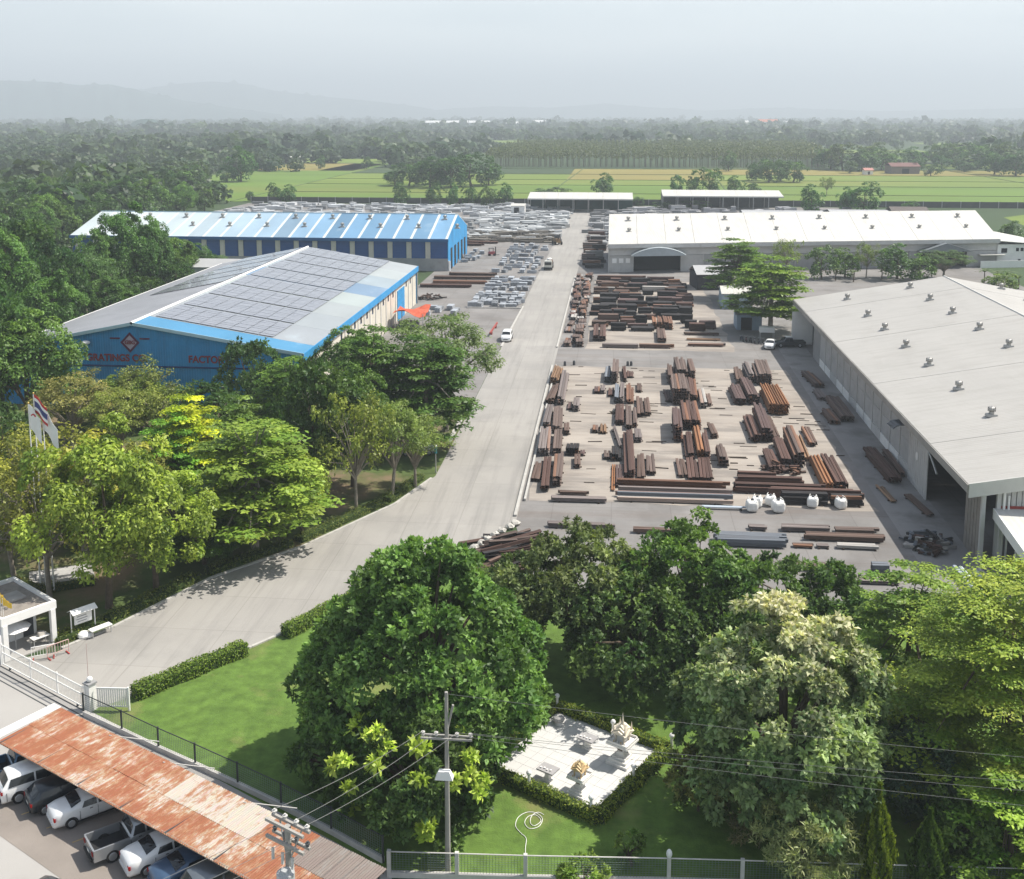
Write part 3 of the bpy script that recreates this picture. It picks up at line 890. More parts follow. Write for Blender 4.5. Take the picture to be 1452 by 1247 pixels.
# ---- long white shed at the back right ---------------------------------------------
def white_shed():
    t = thing('steel_shed', 'long white gabled shed with an arched canopy over its dark doorway', 'factory shed', (-1.7, 276.2, 0), math.radians(11.85))
    L, D, ze, zr = 104.5, 40.0, 7.4, 13.1
    nb = 14
    for i in range(nb):
        xa, xb = i * L / nb, (i + 1) * L / nb - 0.06
        mb = MB()
        dz = 0.02 * (i % 2)
        slab(mb, (xa, -1.0, ze + dz), (xb, -1.0, ze + dz), (xb, D / 2, zr + dz), (xa, D / 2, zr + dz), 0.12)
        slab(mb, (xa, D / 2, zr + dz), (xb, D / 2, zr + dz), (xb, D + 0.6, ze + dz), (xa, D + 0.6, ze + dz), 0.12)
        obj('roof_sheet', mb, WHITEROOF, t)
    obj('eave_fascia', MB().box((L / 2, -1.1, ze - 0.55), (L + 0.3, 0.14, 1.0)), PALEWALL, t)
    obj('upper_wall', MB().box((L / 2, 0.3, 5.8), (L - 0.3, 0.2, 3.0)), PALEWALL, t)
    segs = [(0.2, 6.4)] + [(18.8 + 6.1 * k, 24.7 + 6.1 * k) for k in range(10)] + [(80.0, 82.6), (96.0, 104.2)]
    for a, b in segs:
        m2 = MB()
        nn = max(2, int((b - a) / 0.6))
        for q in range(nn): m2.box((a + (q + 0.5) * (b - a) / nn, 0.3, 2.1), ((b - a) / nn - 0.01, 0.16 + 0.08 * (q % 2), 4.2))
        obj('wall_panel', m2, RIBSH if a > 90 or a < 24 else GREYWALL, t)
        obj('wall_post', MB().box((b + 0.08, 0.12, 2.2), (0.16, 0.3, 4.4)), PALEWALL, t)
    for i in range(3): obj('notice', MB().box((1.6 + i * 1.75, 0.12, 3.0), (1.15, 0.05, 1.2)), WHITE, t)
    # arched canopy over the first doorway
    mb = MB()
    n = 14
    for i in range(n):
        x0, x1 = 5.9 + 14.2 * i / n, 5.9 + 14.2 * (i + 1) / n
        z0, z1 = 4.5 + 2.0 * math.sin(PI * i / n) ** 0.8, 4.5 + 2.0 * math.sin(PI * (i + 1) / n) ** 0.8
        slab(mb, (x0, -2.6, z0), (x1, -2.6, z1), (x1, 0.2, z1 + 0.15), (x0, 0.2, z0 + 0.15), 0.1)
        mb.add([(x0, -2.55, 4.4), (x1, -2.55, 4.4), (x1, -2.55, z1 - 0.05), (x0, -2.55, z0 - 0.05)], [(0, 1, 2, 3)])
    obj('arched_canopy', mb, mat('canopy_sheet', (0.36, 0.40, 0.42), 0.6, 0.1), t)
    mb = MB()
    slab(mb, (82.2, -3.2, 4.5), (89.3, -3.2, 6.7), (89.3, 0.2, 6.7), (82.2, 0.2, 4.5), 0.1)
    slab(mb, (89.3, -3.2, 6.7), (96.4, -3.2, 4.5), (96.4, 0.2, 4.5), (89.3, 0.2, 6.7), 0.1)
    mb.add([(82.4, -3.1, 4.45), (96.2, -3.1, 4.45), (89.3, -3.1, 6.6)], [(0, 1, 2)])
    obj('gabled_canopy', mb, mat('canopy_grey', (0.17, 0.19, 0.20), 0.6, 0.1), t)
    obj('doorway', MB().box((12.6, 3.0, 2.2), (12.4, 0.2, 4.4)), DARK, t)
    obj('doorway', MB().box((89.3, 3.0, 2.2), (13.4, 0.2, 4.4)), DARK, t)
    obj('end_wall', MB().box((0.1, D / 2, 3.7), (0.2, D, 7.4)), PALEWALL, t)
    obj('end_wall', MB().box((L - 0.1, D / 2, 3.7), (0.2, D, 7.4)), PALEWALL, t)
    obj('rear_wall', MB().box((L / 2, D, 3.7), (L, 0.2, 7.4)), PALEWALL, t)
    for x in (0.1, L - 0.1): obj('gable_infill', MB().add([(x - .09, 0.1, 7.4), (x - .09, D - 0.1, 7.4), (x - .09, D / 2, zr - 0.15), (x + .09, 0.1, 7.4), (x + .09, D - 0.1, 7.4), (x + .09, D / 2, zr - 0.15)], [(0, 1, 2), (5, 4, 3), (0, 2, 5, 3), (1, 4, 5, 2), (0, 3, 4, 1)]), PALEWALL, t)
    # lower office wing at the right end
    mw = MB().box((L + 6, 8, 2.9), (12, 16, 5.8))
    wg = obj('office_wing', mw, WHITE, t)
    mr_ = MB()
    slab(mr_, (L - 0.2, -0.8, 6.9), (L + 13, -0.8, 5.8), (L + 13, 17, 5.8), (L - 0.2, 17, 8.4), 0.15)
    obj('wing_roof', mr_, WHITEROOF, wg)
    for x, z, w_ in ((L + 1.8, 4.2, 1.6), (L + 5.5, 4.4, 0.8), (L + 6.8, 4.4, 0.8), (L + 8.6, 4.4, 0.8), (L + 9.8, 4.4, 0.8), (L + 6.2, 1.4, 0.7), (L + 8, 1.4, 0.7)):
        obj('window', MB().box((x, -0.03, z), (w_, 0.1, 0.9 if w_ < 1.2 else 1.2)), DARK, wg)
    obj('side_canopy', MB().box((L - 2, -1.2, 3.3), (7, 2.4, 0.15)), WHITEROOF, wg)
    obj('boundary_wall', MB().box((L + 1, -2.6, 0.9), (13, 0.2, 1.8)), WHITE, wg)
    for i in range(8):
        vent(t, 5.2 + i * 13.2, D / 2 - 5, zr - 1.5, 0.95)
        vent(t, 5.4 + i * 13.2, D / 2 - 12.5, zr - 3.75, 0.95)
    # the end walls run with the road, not square to the front: the plan is a parallelogram
    a = math.radians(11.85)
    done = set()
    for o in list(t.children):
        for q in [o] + list(o.children):
            if q.name.startswith('roof_vent'):
                q.location = (q.location.x + q.location.y * math.sin(a), q.location.y * math.cos(a), q.location.z)
            elif q.data.name not in done and not o.name.startswith('roof_vent'):
                done.add(q.data.name)
                for v in q.data.vertices: v.co = (v.co.x + v.co.y * math.sin(a), v.co.y * math.cos(a), v.co.z)
white_shed()

# ---- open sheds and low roofs along the back of the works ---------------------------
def open_shed(label, x0, x1, y, h, depth, bays, roofm, net=False):
    t = thing('open_shed', label, 'shed', (x0, y, 0))
    L = x1 - x0
    for i in range(bays):
        mb = MB()
        slab(mb, (L * i / bays, -1, h), (L * (i + 1) / bays - 0.05, -1, h), (L * (i + 1) / bays - 0.05, depth, h + 1.6), (L * i / bays, depth, h + 1.6), 0.12)
        obj('roof_sheet', mb, roofm, t)
        obj('post', MB().box((L * i / bays + 0.2, 0, h / 2), (0.28, 0.28, h)), STEELP, t)
        obj('post', MB().box((L * i / bays + 0.2, depth - 0.4, h / 2 + 0.7), (0.28, 0.28, h + 1.4)), STEELP, t)
    obj('back_wall', MB().box((L / 2, depth, h / 2), (L, 0.2, h + 0.6)), mat('shed_net', (0.03, 0.075, 0.07), 0.9, 0.3, 0.3) if net else DKSTEEL, t)
    obj('fascia', MB().box((L / 2, -1.05, h - 0.2), (L, 0.1, 0.5)), FASCIA, t)
    return t
open_shed('open steel shed with a flat white roof and green netting beyond the road', -36, 7, 447, 5.6, 14, 7, WHITEROOF, True)
open_shed('open steel shed with a flat white roof behind the long white shed', 19.5, 69.5, 464, 5.8, 14, 8, WHITEROOF)
def low_roof(label, x, y, L, D, h, rise, roofm, rz=0.0, wallm=None):
    t = thing('low_building', label, 'building', (x, y, 0), rz)
    mb = MB()
    slab(mb, (0, 0, h), (L, 0, h), (L, D / 2, h + rise), (0, D / 2, h + rise), 0.1)
    slab(mb, (0, D / 2, h + rise), (L, D / 2, h + rise), (L, D, h), (0, D, h), 0.1)
    obj('roof', mb, roofm, t)
    obj('wall', MB().box((L / 2, D / 2, h / 2), (L - 0.6, D - 0.6, h)), wallm or PALEWALL, t)
    obj('doorway', MB().box((L * 0.4, 0.26, h * 0.4), (min(2.0, L * 0.4), 0.1, h * 0.8)), DARK, t)
    return t
PALEROOF = mat('pale_sheet_roof', (0.40, 0.40, 0.40), 0.5, 0.08, 0.2)
low_roof('low pale roofed building behind the long white shed, left of the bushy tree', 47, 408, 30, 20, 3.0, 1.0, PALEROOF)
low_roof('low pale roofed building behind the long white shed, beside the round dark tree', 80, 414, 22, 20, 3.0, 1.0, PALEROOF)
low_roof('small store with a dark rusty roof beside the round dark tree', 104, 424, 14, 12, 3.0, 1.8, mat('dark_rust_roof', (0.12, 0.10, 0.09), 0.8, 0.2))
low_roof('white cabin beside the open shed at the end of the road', -42, 436, 6, 5, 3.4, 0.8, WHITEROOF, 0, WHITE)
low_roof('pale sheet roofed store between the two blue factory halls', -96, 236, 14, 9, 5.8, 1.4, PALEROOF)
# small sheds by the big tree at the yard's far corner
s1 = low_roof('small workshop with a single white sheet roof under the spreading tree', 22.0, 226, 6.5, 9, 3.2, 1.0, WHITEROOF, 0, mat('blue_grey_wall', (0.30, 0.37, 0.42), 0.7, 0.1))
s2 = low_roof('blue grey sheet cabin under the spreading tree behind parked bicycles', 22.5, 203.5, 5.2, 6, 3.0, 0.5, mat('dull_roof', (0.2, 0.22, 0.24), 0.7), 0, mat('cabin_blue', (0.24, 0.32, 0.40), 0.7, 0.1))
s3 = low_roof('dark open store with a pale roof below the smaller spreading tree', 18.6, 250, 9, 9, 3.6, 1.6, PALEROOF, 0.15, mat('store_dark', (0.035, 0.035, 0.04), 0.8, 0.2))
pt = thing('tarpaulin_shelter', 'orange red tarpaulin shelter against the side of the solar roofed factory', 'shelter', (-40.6, 197.5, 0))
ORG = mat('orange_tarp', (0.50, 0.10, 0.05), 0.75, 0.15, 0.6)
mb = MB()
for i in range(6):
    for j in range(4):
        f = lambda a, b: (a * 1.0 - 0.4, b * 1.7, 3.2 + 0.5 * math.sin(a * 0.9) * math.cos(b * 0.7) + 0.25 * math.sin(b * 2.1 + a))
        slab(mb, f(i, j), f(i + 1, j), f(i + 1, j + 1), f(i, j + 1), 0.04)
obj('tarp', mb, ORG, pt)
for x, y in ((0, 0), (5.2, 0.2), (0, 6.4), (5.2, 6.4)): obj('post', MB().tube((x, y, 0), (x, y, 3.1), 0.08), STEELP, pt)
obj('stored_crates', MB().box((2.4, 1.0, 0.8), (3.8, 1.2, 1.6)).box((1.4, 3.5, 0.6), (2, 1.5, 1.2)), DKSTEEL, pt)

# yard wall towards the fields
wl = thing('boundary_wall', 'long dark boundary wall between the works and the paddy fields', 'wall', (-165, 484, 0))
for i in range(46):
    obj('wall_panel', MB().box((3.9 + i * 7.8, 0, 1.3), (7.55, 0.2, 2.6)), mat('boundary_dark', (0.085, 0.085, 0.08), 0.9, 0.25, 0.2), wl)
    obj('pier', MB().box((i * 7.8, 0, 1.4), (0.35, 0.4, 2.8)), GREYWALL, wl)
# ================================================================== steel stacks in the yard
STEEL = mat('stacked_steel', (1, 1, 1), 0.75, 0.30, 0.9, spec=0.25, tint=True, stretch=(3, 0.5, 3), stain=((0.13, 0.06, 0.034), 0.7, 0.55, 0.6))
TINT = {'red': (0.08, 0.045, 0.036), 'brown': (0.105, 0.07, 0.056), 'mauve': (0.112, 0.082, 0.07), 'grey': (0.155, 0.13, 0.122), 'purple': (0.082, 0.054, 0.05),
        'tan': (0.22, 0.135, 0.08), 'rust': (0.15, 0.078, 0.05), 'orange': (0.20, 0.094, 0.044), 'slate': (0.13, 0.145, 0.165), 'lightgrey': (0.30, 0.285, 0.265),
        'black': (0.022, 0.021, 0.022), 'pipe': (0.36, 0.40, 0.44)}
WORD = {'red': 'red brown', 'brown': 'dull brown', 'mauve': 'greyish mauve', 'grey': 'grey', 'purple': 'purple brown', 'tan': 'tan', 'rust': 'rusty', 'orange': 'orange rusted',
        'slate': 'slate grey', 'lightgrey': 'pale grey', 'black': 'blackish', 'pipe': 'galvanised'}
def profile_mesh(name, prof):
    """Extrude a closed outline of unit size along Y, unit length."""
    n = len(prof)
    vs = [(x, -0.5, z) for x, z in prof] + [(x, 0.5, z) for x, z in prof]
    fs = [(i, n + i, n + (i + 1) % n, (i + 1) % n) for i in range(n)] + [tuple(range(n)), tuple(range(2 * n - 1, n - 1, -1))]
    me = bpy.data.meshes.new(name)
    me.from_pydata(vs, [], fs)
    me.materials.append(STEEL)
    return me
I_BEAM = profile_mesh('beam', [(-.48, 0), (.48, 0), (.48, .14), (.1, .2), (.1, .76), (.48, .82), (.48, .96), (-.48, .96), (-.48, .82), (-.1, .76), (-.1, .2), (-.48, .14)])
CHANNEL = profile_mesh('beam', [(-.48, 0), (-.38, 0), (-.36, .78), (.36, .78), (.38, 0), (.48, 0), (.48, .9), (.42, .96), (-.42, .96), (-.48, .9)])
PILE = profile_mesh('beam', [(-.5, 0), (-.3, 0), (-.18, .5), (.18, .5), (.3, 0), (.5, 0), (.5, .3), (.38, .36), (.24, .86), (-.24, .86), (-.38, .36), (-.5, .3)])
PIPE = profile_mesh('beam', [(.46 * math.cos(a), .46 + .46 * math.sin(a)) for a in [2 * PI * k / 8 for k in range(8)]])
TIMBER = mat('timber_bearer', (0.075, 0.058, 0.045), 0.9, 0.2)
BEARER = MB().box((0, 0, 0.07), (1, 0.16, 0.14)).mesh('bearer')
BEARER.materials.append(TIMBER)

def steel_stack(u, v, W, L, h, col, label, rz=0.0, bw=0.36, group='stacks of steel in the storage yard'):
    t = thing('steel_stack', label, 'steel stack', (u, v, 0.03), rz, group)
    prof = {'tan': PILE, 'orange': PILE, 'pipe': PIPE, 'slate': CHANNEL, 'black': CHANNEL, 'grey': I_BEAM}.get(col) or rnd.choice([I_BEAM, CHANNEL])
    n = max(2, round(W / bw))
    layers = max(1, min(6, round((h - 0.12) / (bw * 0.95))))
    lh = max(0.12, (h - 0.12) / layers)
    base = Vector(TINT[col])
    for k in range(2 if L < 7 else 3):
        o = obj('bearer', BEARER, None, t, (0, L * (-0.36 + 0.72 * k / (1 if L < 7 else 2)), 0))
        o.scale = (W + 0.25, 1, 1)
    for j in range(layers):
        m = n - (1 if (j == layers - 1 and layers > 1 and rnd.random() < 0.45 and n > 2) else 0)
        sh = rnd.uniform(-0.05, 0.05) + (0.0 if m == n else rnd.choice([0, 1]) * W / n)
        for i in range(m):
            o = bpy.data.objects.new('beam', prof)
            link(o, t)
            ll = L * rnd.choice([1, 1, 1, 0.97, 0.93, 0.86])
            o.location = (-W / 2 + W / n * (i + 0.5) + sh + rnd.uniform(-0.02, 0.02), rnd.uniform(-0.5, 0.5) * min(0.5, L * 0.05) - (L - ll) * 0.4, 0.13 + j * lh + rnd.uniform(0, 0.02))
            o.rotation_euler = (0, 0, rnd.uniform(-1, 1) * 0.10 / max(L, 1))
            o.scale = (W / n * 0.96, ll, lh)
            c = base * rnd.uniform(0.72, 1.3)
            if rnd.random() < 0.08: c = c * 0.6 + Vector((0.13, 0.06, 0.03))
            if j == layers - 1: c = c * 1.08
            o.color = (*c, 1)
    return t

ALONG = [
(-8.7,158.7,-8.4,166.8,1.4,1.2,"tan"),(-8.7,147.2,-8.2,155.8,1.1,1.0,"brown"),(-7.2,147.0,-7.3,164.0,1.0,1.3,"grey"),(-5.0,144.1,-5.0,148.3,0.9,0.9,"grey"),(-8.5,135.9,-8.5,144.6,0.9,0.8,"grey"),(-6.9,133.1,-7.3,143.3,1.3,1.0,"mauve"),(-8.0,124.2,-8.3,133.3,1.3,1.0,"grey"),(-6.5,124.6,-6.7,132.6,1.0,.9,"mauve"),(-7.1,111.8,-7.4,121.8,0.9,0.8,"red"),(-5.9,113.6,-6.1,122.9,1.0,1.2,"mauve"),(-5.7,132.6,-5.9,136.5,0.7,0.7,"brown"),(-4.7,124.6,-4.6,126.6,1.5,1.0,"black"),(-3.9,120.0,-4.0,123.8,0.7,0.6,"brown"),
(0.2,159.7,0.4,168.5,0.9,2.0,"mauve"),(-0.9,160.4,-0.8,167.6,0.8,1.0,"slate"),(-1.5,153.8,-1.5,157.3,0.7,0.6,"grey"),(0.5,148.7,0.6,156.4,0.6,1.0,"slate"),(1.25,148.8,1.35,158.3,0.6,1.0,"grey"),(1.8,160.6,1.6,168.4,0.5,0.8,"red"),(0.9,138.0,0.9,146.2,1.1,0.8,"red"),(2.1,135.8,2.1,146.0,0.8,0.8,"mauve"),(2.9,137.0,2.9,145.7,0.5,0.7,"mauve"),(-1.2,133.9,-1.2,137.2,0.9,0.5,"tan"),(0.9,127.6,0.1,136.2,0.35,0.6,"grey"),(0.5,123.0,0.4,126.4,1.1,0.9,"black"),(2.0,117.0,1.9,132.6,1.2,1.1,"red"),(3.7,142.2,3.7,151.2,0.9,0.6,"brown"),(2.4,148.7,2.4,158.0,1.0,0.7,"rust"),(3.8,155.1,3.8,159.6,0.7,0.4,"brown"),(3.2,130.7,3.1,134.7,0.9,0.7,"grey"),(3.2,116.9,3.3,125.1,0.9,0.4,"brown"),(0.1,112.9,0.2,121.5,0.4,0.25,"orange"),
(10.3,162.0,10.3,170.6,1.8,2.0,"mauve"),(8.6,160.4,8.8,168.2,1.0,1.5,"brown"),(11.9,162.0,11.9,170.3,0.8,1.8,"brown"),(9.4,148.7,9.5,157.7,2.4,2.4,"mauve"),(11.3,150.9,11.6,161.2,1.0,1.0,"red"),(12.4,147.2,12.6,156.2,0.9,0.9,"lightgrey"),(8.0,131.2,8.2,139.8,1.1,2.3,"purple"),(10.1,136.7,10.2,146.4,2.2,1.4,"red"),(9.0,124.4,9.3,134.4,1.1,0.8,"red"),(10.3,125.0,10.4,135.0,0.9,1.2,"orange"),(11.1,124.6,11.3,133.6,0.6,1.0,"red"),(9.0,116.8,9.1,123.9,1.2,0.5,"red"),(10.4,117.0,10.6,124.2,1.4,0.5,"red"),(12.7,133.2,12.5,138.3,0.8,0.7,"brown"),(12.7,122.0,12.8,127.2,1.1,1.3,"mauve"),
(22.3,161.2,22.7,171.0,2.3,1.8,"mauve"),(20.5,162.5,20.6,171.2,1.0,1.4,"grey"),(18.9,161.0,19.2,169.0,1.2,1.0,"brown"),(17.6,149.5,17.5,158.0,1.5,1.0,"purple"),(19.5,149.9,19.4,160.0,1.5,1.5,"purple"),(22.2,144.9,22.3,156.4,2.7,1.6,"orange"),(17.5,132.0,17.6,142.3,1.2,1.1,"red"),(19.0,132.3,19.3,144.5,1.4,1.8,"purple"),(19.8,122.6,20.0,131.6,1.1,1.1,"red"),(21.3,122.8,21.6,134.1,1.2,1.8,"mauve"),(22.6,124.2,23.0,134.3,0.8,0.6,"tan"),(24.3,131.0,24.4,138.0,1.0,0.6,"brown"),(18.2,120.6,18.2,127.4,1.2,0.8,"red"),(23.0,115.2,23.3,125.0,1.2,1.0,"orange"),(24.6,115.4,24.8,125.4,1.3,0.9,"red"),
(30.2,160.3,29.6,168.5,1.5,0.7,"mauve"),(29.4,151.4,29.4,158.4,1.2,0.5,"grey"),(28.8,140.9,28.6,147.0,1.4,0.6,"brown"),(30.6,142.2,30.6,152.9,1.7,0.9,"mauve"),(30.7,118.0,30.4,129.1,1.4,0.8,"red"),(32.0,120.2,32.2,128.9,0.7,0.6,"brown"),(29.2,111.9,28.8,117.2,0.7,0.25,"tan"),(30.6,88.9,30.3,94.6,0.9,0.8,"pipe"),(32.2,88.9,31.9,94.4,0.9,0.7,"pipe"),(31.8,108.3,31.1,114.3,0.8,0.3,"brown"),
(7.6,203.0,7.6,209.0,0.8,1.4,"rust"),(8.6,203.0,8.6,209.4,0.8,1.4,"rust"),(9.6,202.8,9.6,209.5,0.8,1.4,"rust"),(10.6,202.5,10.6,209.7,0.8,1.3,"rust"),(8.4,190.6,8.5,200.1,1.5,0.9,"brown"),(-3.2,190.6,-3.3,201.8,0.9,1.2,"red"),(-2.0,190.8,-2.1,201.6,1.1,1.0,"red"),
]
ACROSS = [
(-6.2,-0.5,109.4,0.8,0.5,"grey"),(-5.6,-2.3,111.4,0.5,0.4,"brown"),(0.5,12.6,114.4,0.55,0.9,"rust"),(0.6,12.5,112.9,0.5,0.6,"grey"),(0.4,12.4,111.4,0.5,0.6,"slate"),(0.4,12.3,110.0,0.5,0.5,"lightgrey"),(9.3,13.8,108.6,0.5,0.35,"pipe"),(13.6,21.0,117.0,0.7,0.8,"red"),(13.9,18.0,118.7,0.6,0.7,"red"),(13.0,22.6,113.9,1.0,1.0,"red"),(16.4,26.2,112.6,0.7,1.1,"red"),(17.6,22.2,110.9,1.0,1.2,"black"),(22.5,25.8,110.9,1.0,1.1,"black"),
(-6.2,0.3,102.1,0.7,0.5,"grey"),(2.1,6.0,101.4,0.6,0.5,"brown"),(9.7,16.4,99.6,2.0,0.8,"slate"),(13.3,15.0,103.3,0.8,0.4,"grey"),(16.5,21.1,103.4,1.0,0.5,"grey"),(21.5,25.7,103.5,0.9,0.4,"mauve"),(18.3,25.6,101.4,1.1,0.55,"brown"),(20.9,24.9,99.4,0.8,0.4,"lightgrey"),(16.9,18.8,99.3,0.7,0.3,"brown"),(19.1,20.2,99.3,0.6,0.3,"grey"),(11.0,13.5,94.2,0.8,0.5,"grey"),(14.9,20.7,94.2,1.0,0.5,"mauve"),(22.9,24.4,94.2,0.9,0.8,"slate"),(18.3,25.0,91.8,0.9,0.35,"grey"),
(-4.1,7.6,262.4,1.4,1.3,"red"),(7.9,14.8,262.6,1.2,1.1,"purple"),(-4.0,3.0,254.3,1.2,0.8,"red"),(3.2,9.9,254.3,1.2,0.9,"purple"),(10.3,16.9,255.6,1.4,0.7,"red"),(-3.9,0.1,246.2,1.2,1.0,"lightgrey"),(0.4,6.0,246.8,1.2,.9,"brown"),(6.3,12.1,247.4,1.2,1.2,"lightgrey"),(12.3,16.1,248.4,1.2,1.0,"red"),
(-3.1,1.0,235.0,2.4,1.5,"black"),(1.2,5.7,236,2.2,1.4,"black"),(-3.0,0.4,228.4,2.2,1.6,"black"),(0.7,4.9,228.6,2.4,1.3,"purple"),(-2.9,0.5,221.3,2.4,1.6,"black"),(0.7,4.6,221.3,2.4,1.5,"black"),(-2.9,-0.3,213.0,2.2,1.8,"black"),(-0.1,2.0,213.0,2.2,1.8,"black"),(2.2,4.4,213.2,2.0,1.6,"black"),(4.8,7.5,219.4,1.6,1.2,"black"),(7.8,12.8,216.4,2.4,1.8,"black"),(13.0,15.6,218.8,2.2,1.6,"black"),(9.3,13.0,234.4,2.4,1.0,"purple"),(13.3,17.0,236.0,2.0,1.1,"red"),(13.3,15.6,205.2,2.0,1.5,"black"),(15.9,19.0,204.8,2.0,1.5,"purple"),(8.0,12.4,226.2,2.2,1.3,"black"),(12.9,16.4,227.4,2.0,1.0,"red"),
(-2.0,4.2,185.8,0.9,0.7,"grey"),(4.4,10.4,186.2,0.8,0.7,"brown"),(12.8,18.9,198.2,0.8,0.5,"brown"),(12.9,19.2,188.6,1.2,0.5,"grey"),(12.9,19.0,193.5,1.0,0.35,"tan"),(-3.4,0.6,206.6,1.2,.8,"red"),
]
ORD = 'nearest second third fourth fifth sixth seventh eighth ninth tenth eleventh twelfth thirteenth fourteenth fifteenth sixteenth seventeenth eighteenth nineteenth twentieth'.split()
def row_of(u, v):
    if v > 175: return 'lengthwise row in the far yard'
    if u < -3: return 'row beside the road'
    if u < 5.5: return 'second row from the road'
    if u < 15: return 'third row from the road'
    if u < 26.5: return 'fourth row from the road'
    return 'shaded lane by the shed'
boxes, rows = [], {}
for s in sorted(ALONG, key=lambda q: q[1]):
    u0, v0, u1, v1, W, h, c = s
    uc = (u0 + u1) / 2
    v1 = max(v1, v0 + 2.0)
    for (a, b, c0, d0) in boxes:                         # butt end to end where two would run into each other
        if abs(uc - (a + b) / 2) < (W + b - a) / 2 - 0.05 and v0 < d0 + 0.2 and v1 > c0:
            v0 = d0 + 0.25
    if v1 - v0 < 1.6: v1 = v0 + 2.2
    boxes.append((uc - W / 2, uc + W / 2, v0, v1))
    r = row_of(uc, v0)
    k = rows[r] = rows.get(r, 0) + 1
    which = ORD[k - 1] + ' stack' if k < len(ORD) else 'last stack'
    steel_stack(uc, (v0 + v1) / 2, W, v1 - v0, h, c, f'{which} in the {r}, of {WORD[c]} steel beams', -math.atan2(u1 - u0, v1 - v0), 0.36 if v0 < 175 else 0.5)
acount = {}
for (u0, u1, v, d, h, c) in ACROSS:
    zone = 'front of the yard' if 108 < v < 120 else ('paving before the yard' if v < 108 else 'far yard')
    k = acount[(zone, c)] = acount.get((zone, c), 0) + 1
    lab = f'{WORD[c]} steel stack lying crosswise at the {zone}, {ORD[k - 1]} of its colour'
    steel_stack((u0 + u1) / 2, v, d, u1 - u0, h, c, lab, -PI / 2, 0.36 if v < 175 else 0.6)
# far block infill: more dark steel crowded between the listed stacks
fb_ = [((a + b) / 2, v, (b - a) / 2, d / 2) for a, b, v, d, h, c in ACROSS if v > 175]
for _ in range(400):
    L, W = rnd.uniform(2.2, 4.5), rnd.uniform(1.0, 2.2)
    u, v = rnd.uniform(-3.2, 15.5), rnd.uniform(201, 259)
    if any(abs(u - q[0]) < q[2] + L / 2 + 0.1 and abs(v - q[1]) < q[3] + W / 2 + 0.25 for q in fb_): continue
    if 5.5 < u < 12.8 and 187 < v < 212: continue
    if len(fb_) > 92: break
    fb_.append((u, v, L / 2, W / 2))
    steel_stack(u, v, W, L, rnd.uniform(0.7, 1.7), rnd.choice(['black', 'black', 'purple', 'red', 'black', 'brown']), 'dark stack crowded among the blackish stacks of the far yard block', -PI / 2 + rnd.uniform(-0.08, 0.08), 0.6, 'dark stacks crowding the far yard block')
# lean rows along the road in the far yard, and the piles beyond the white shed
for i in range(34):
    v = 187 + i * 2.5
    for u in (-8.6, -6.6):
        if rnd.random() < 0.18: continue
        steel_stack(u + rnd.uniform(-0.4, 0.4) + 0.3, v + rnd.uniform(-0.4, 0.4), rnd.uniform(0.9, 1.5), rnd.uniform(2.0, 4.2), rnd.uniform(0.4, 1.3), rnd.choice(['red', 'mauve', 'brown', 'rust', 'mauve', 'lightgrey', 'grey']), 'short stack of steel offcuts in the dense strip beside the far road', rnd.uniform(-0.12, 0.12), 0.5, 'short steel stacks along the road')
for i in range(16):
    steel_stack(rnd.uniform(-7.5, -4.5), 284 + i * 5.2, rnd.uniform(1.4, 2.2), rnd.uniform(3.5, 5.5), rnd.uniform(0.8, 2.0), rnd.choice(['brown', 'grey', 'black', 'lightgrey', 'mauve', 'red', 'black']), f'dark steel pile at the end of the white shed, {ORD[i]} going up the road', -PI / 2 + rnd.uniform(-0.1, 0.1), 0.7, 'steel piles at the end of the white shed')
for i, (u0, u1, v, c) in enumerate([(-44, -28, 262, 'brown'), (-43, -30, 255, 'rust'), (-45, -33, 249, 'red'), (-41, -29, 268, 'brown'), (-52, -40, 330, 'red'), (-46, -36, 336, 'red'), (-38, -24, 345, 'black'), (-30, -21, 352, 'black'), (-48, -36, 341, 'lightgrey')]):
    steel_stack((u0 + u1) / 2, v, 1.8, u1 - u0, 0.7, c, f'long low {WORD[c]} steel row on the works yard, {ORD[i]} counting away from the road', -PI / 2 + rnd.uniform(-0.05, 0.05), 0.6)
# heaps of scrap sections
def scrap_heap(u, v, n, ru, rv, h, ln, label, ang=None, tints=('red', 'brown', 'black', 'rust')):
    t = thing('scrap_heap', label, 'scrap heap', (u, v, 0.03))
    for i in range(n):
        o = bpy.data.objects.new('scrap_piece', rnd.choice([I_BEAM, CHANNEL]))
        link(o, t)
        a, r = rnd.uniform(0, 2 * PI), math.sqrt(rnd.random())
        o.location = (math.cos(a) * r * ru, math.sin(a) * r * rv, rnd.uniform(0.02, max(0.05, h * (1 - r))))
        o.rotation_euler = (rnd.uniform(-0.12, 0.12), rnd.uniform(-0.3, 0.3), rnd.uniform(0, PI) if ang is None else ang + rnd.gauss(0, 0.14))
        o.scale = (rnd.uniform(0.18, 0.4), rnd.uniform(0.5, 1.2) * ln, rnd.uniform(0.15, 0.35))
        o.color = (*(Vector(TINT[rnd.choice(tints)]) * rnd.uniform(0.6, 1.3)), 1)
    return t
scrap_heap(-9.6, 95.2, 64, 3.2, 4.6, 1.3, 4.6, 'triangular heap of long rusty scrap sections at the bend of the road', -1.05, ('red', 'brown', 'mauve', 'black', 'red'))
p_ = at(1099, 668); scrap_heap(p_.x, p_.y, 26, 1.3, 1.2, 1.0, 1.2, 'tangled heap of short scrap behind the red brown front row, left one')
p_ = at(1120, 670); scrap_heap(p_.x, p_.y, 26, 1.2, 1.2, 1.1, 1.2, 'tangled heap of short scrap behind the red brown front row, right one')
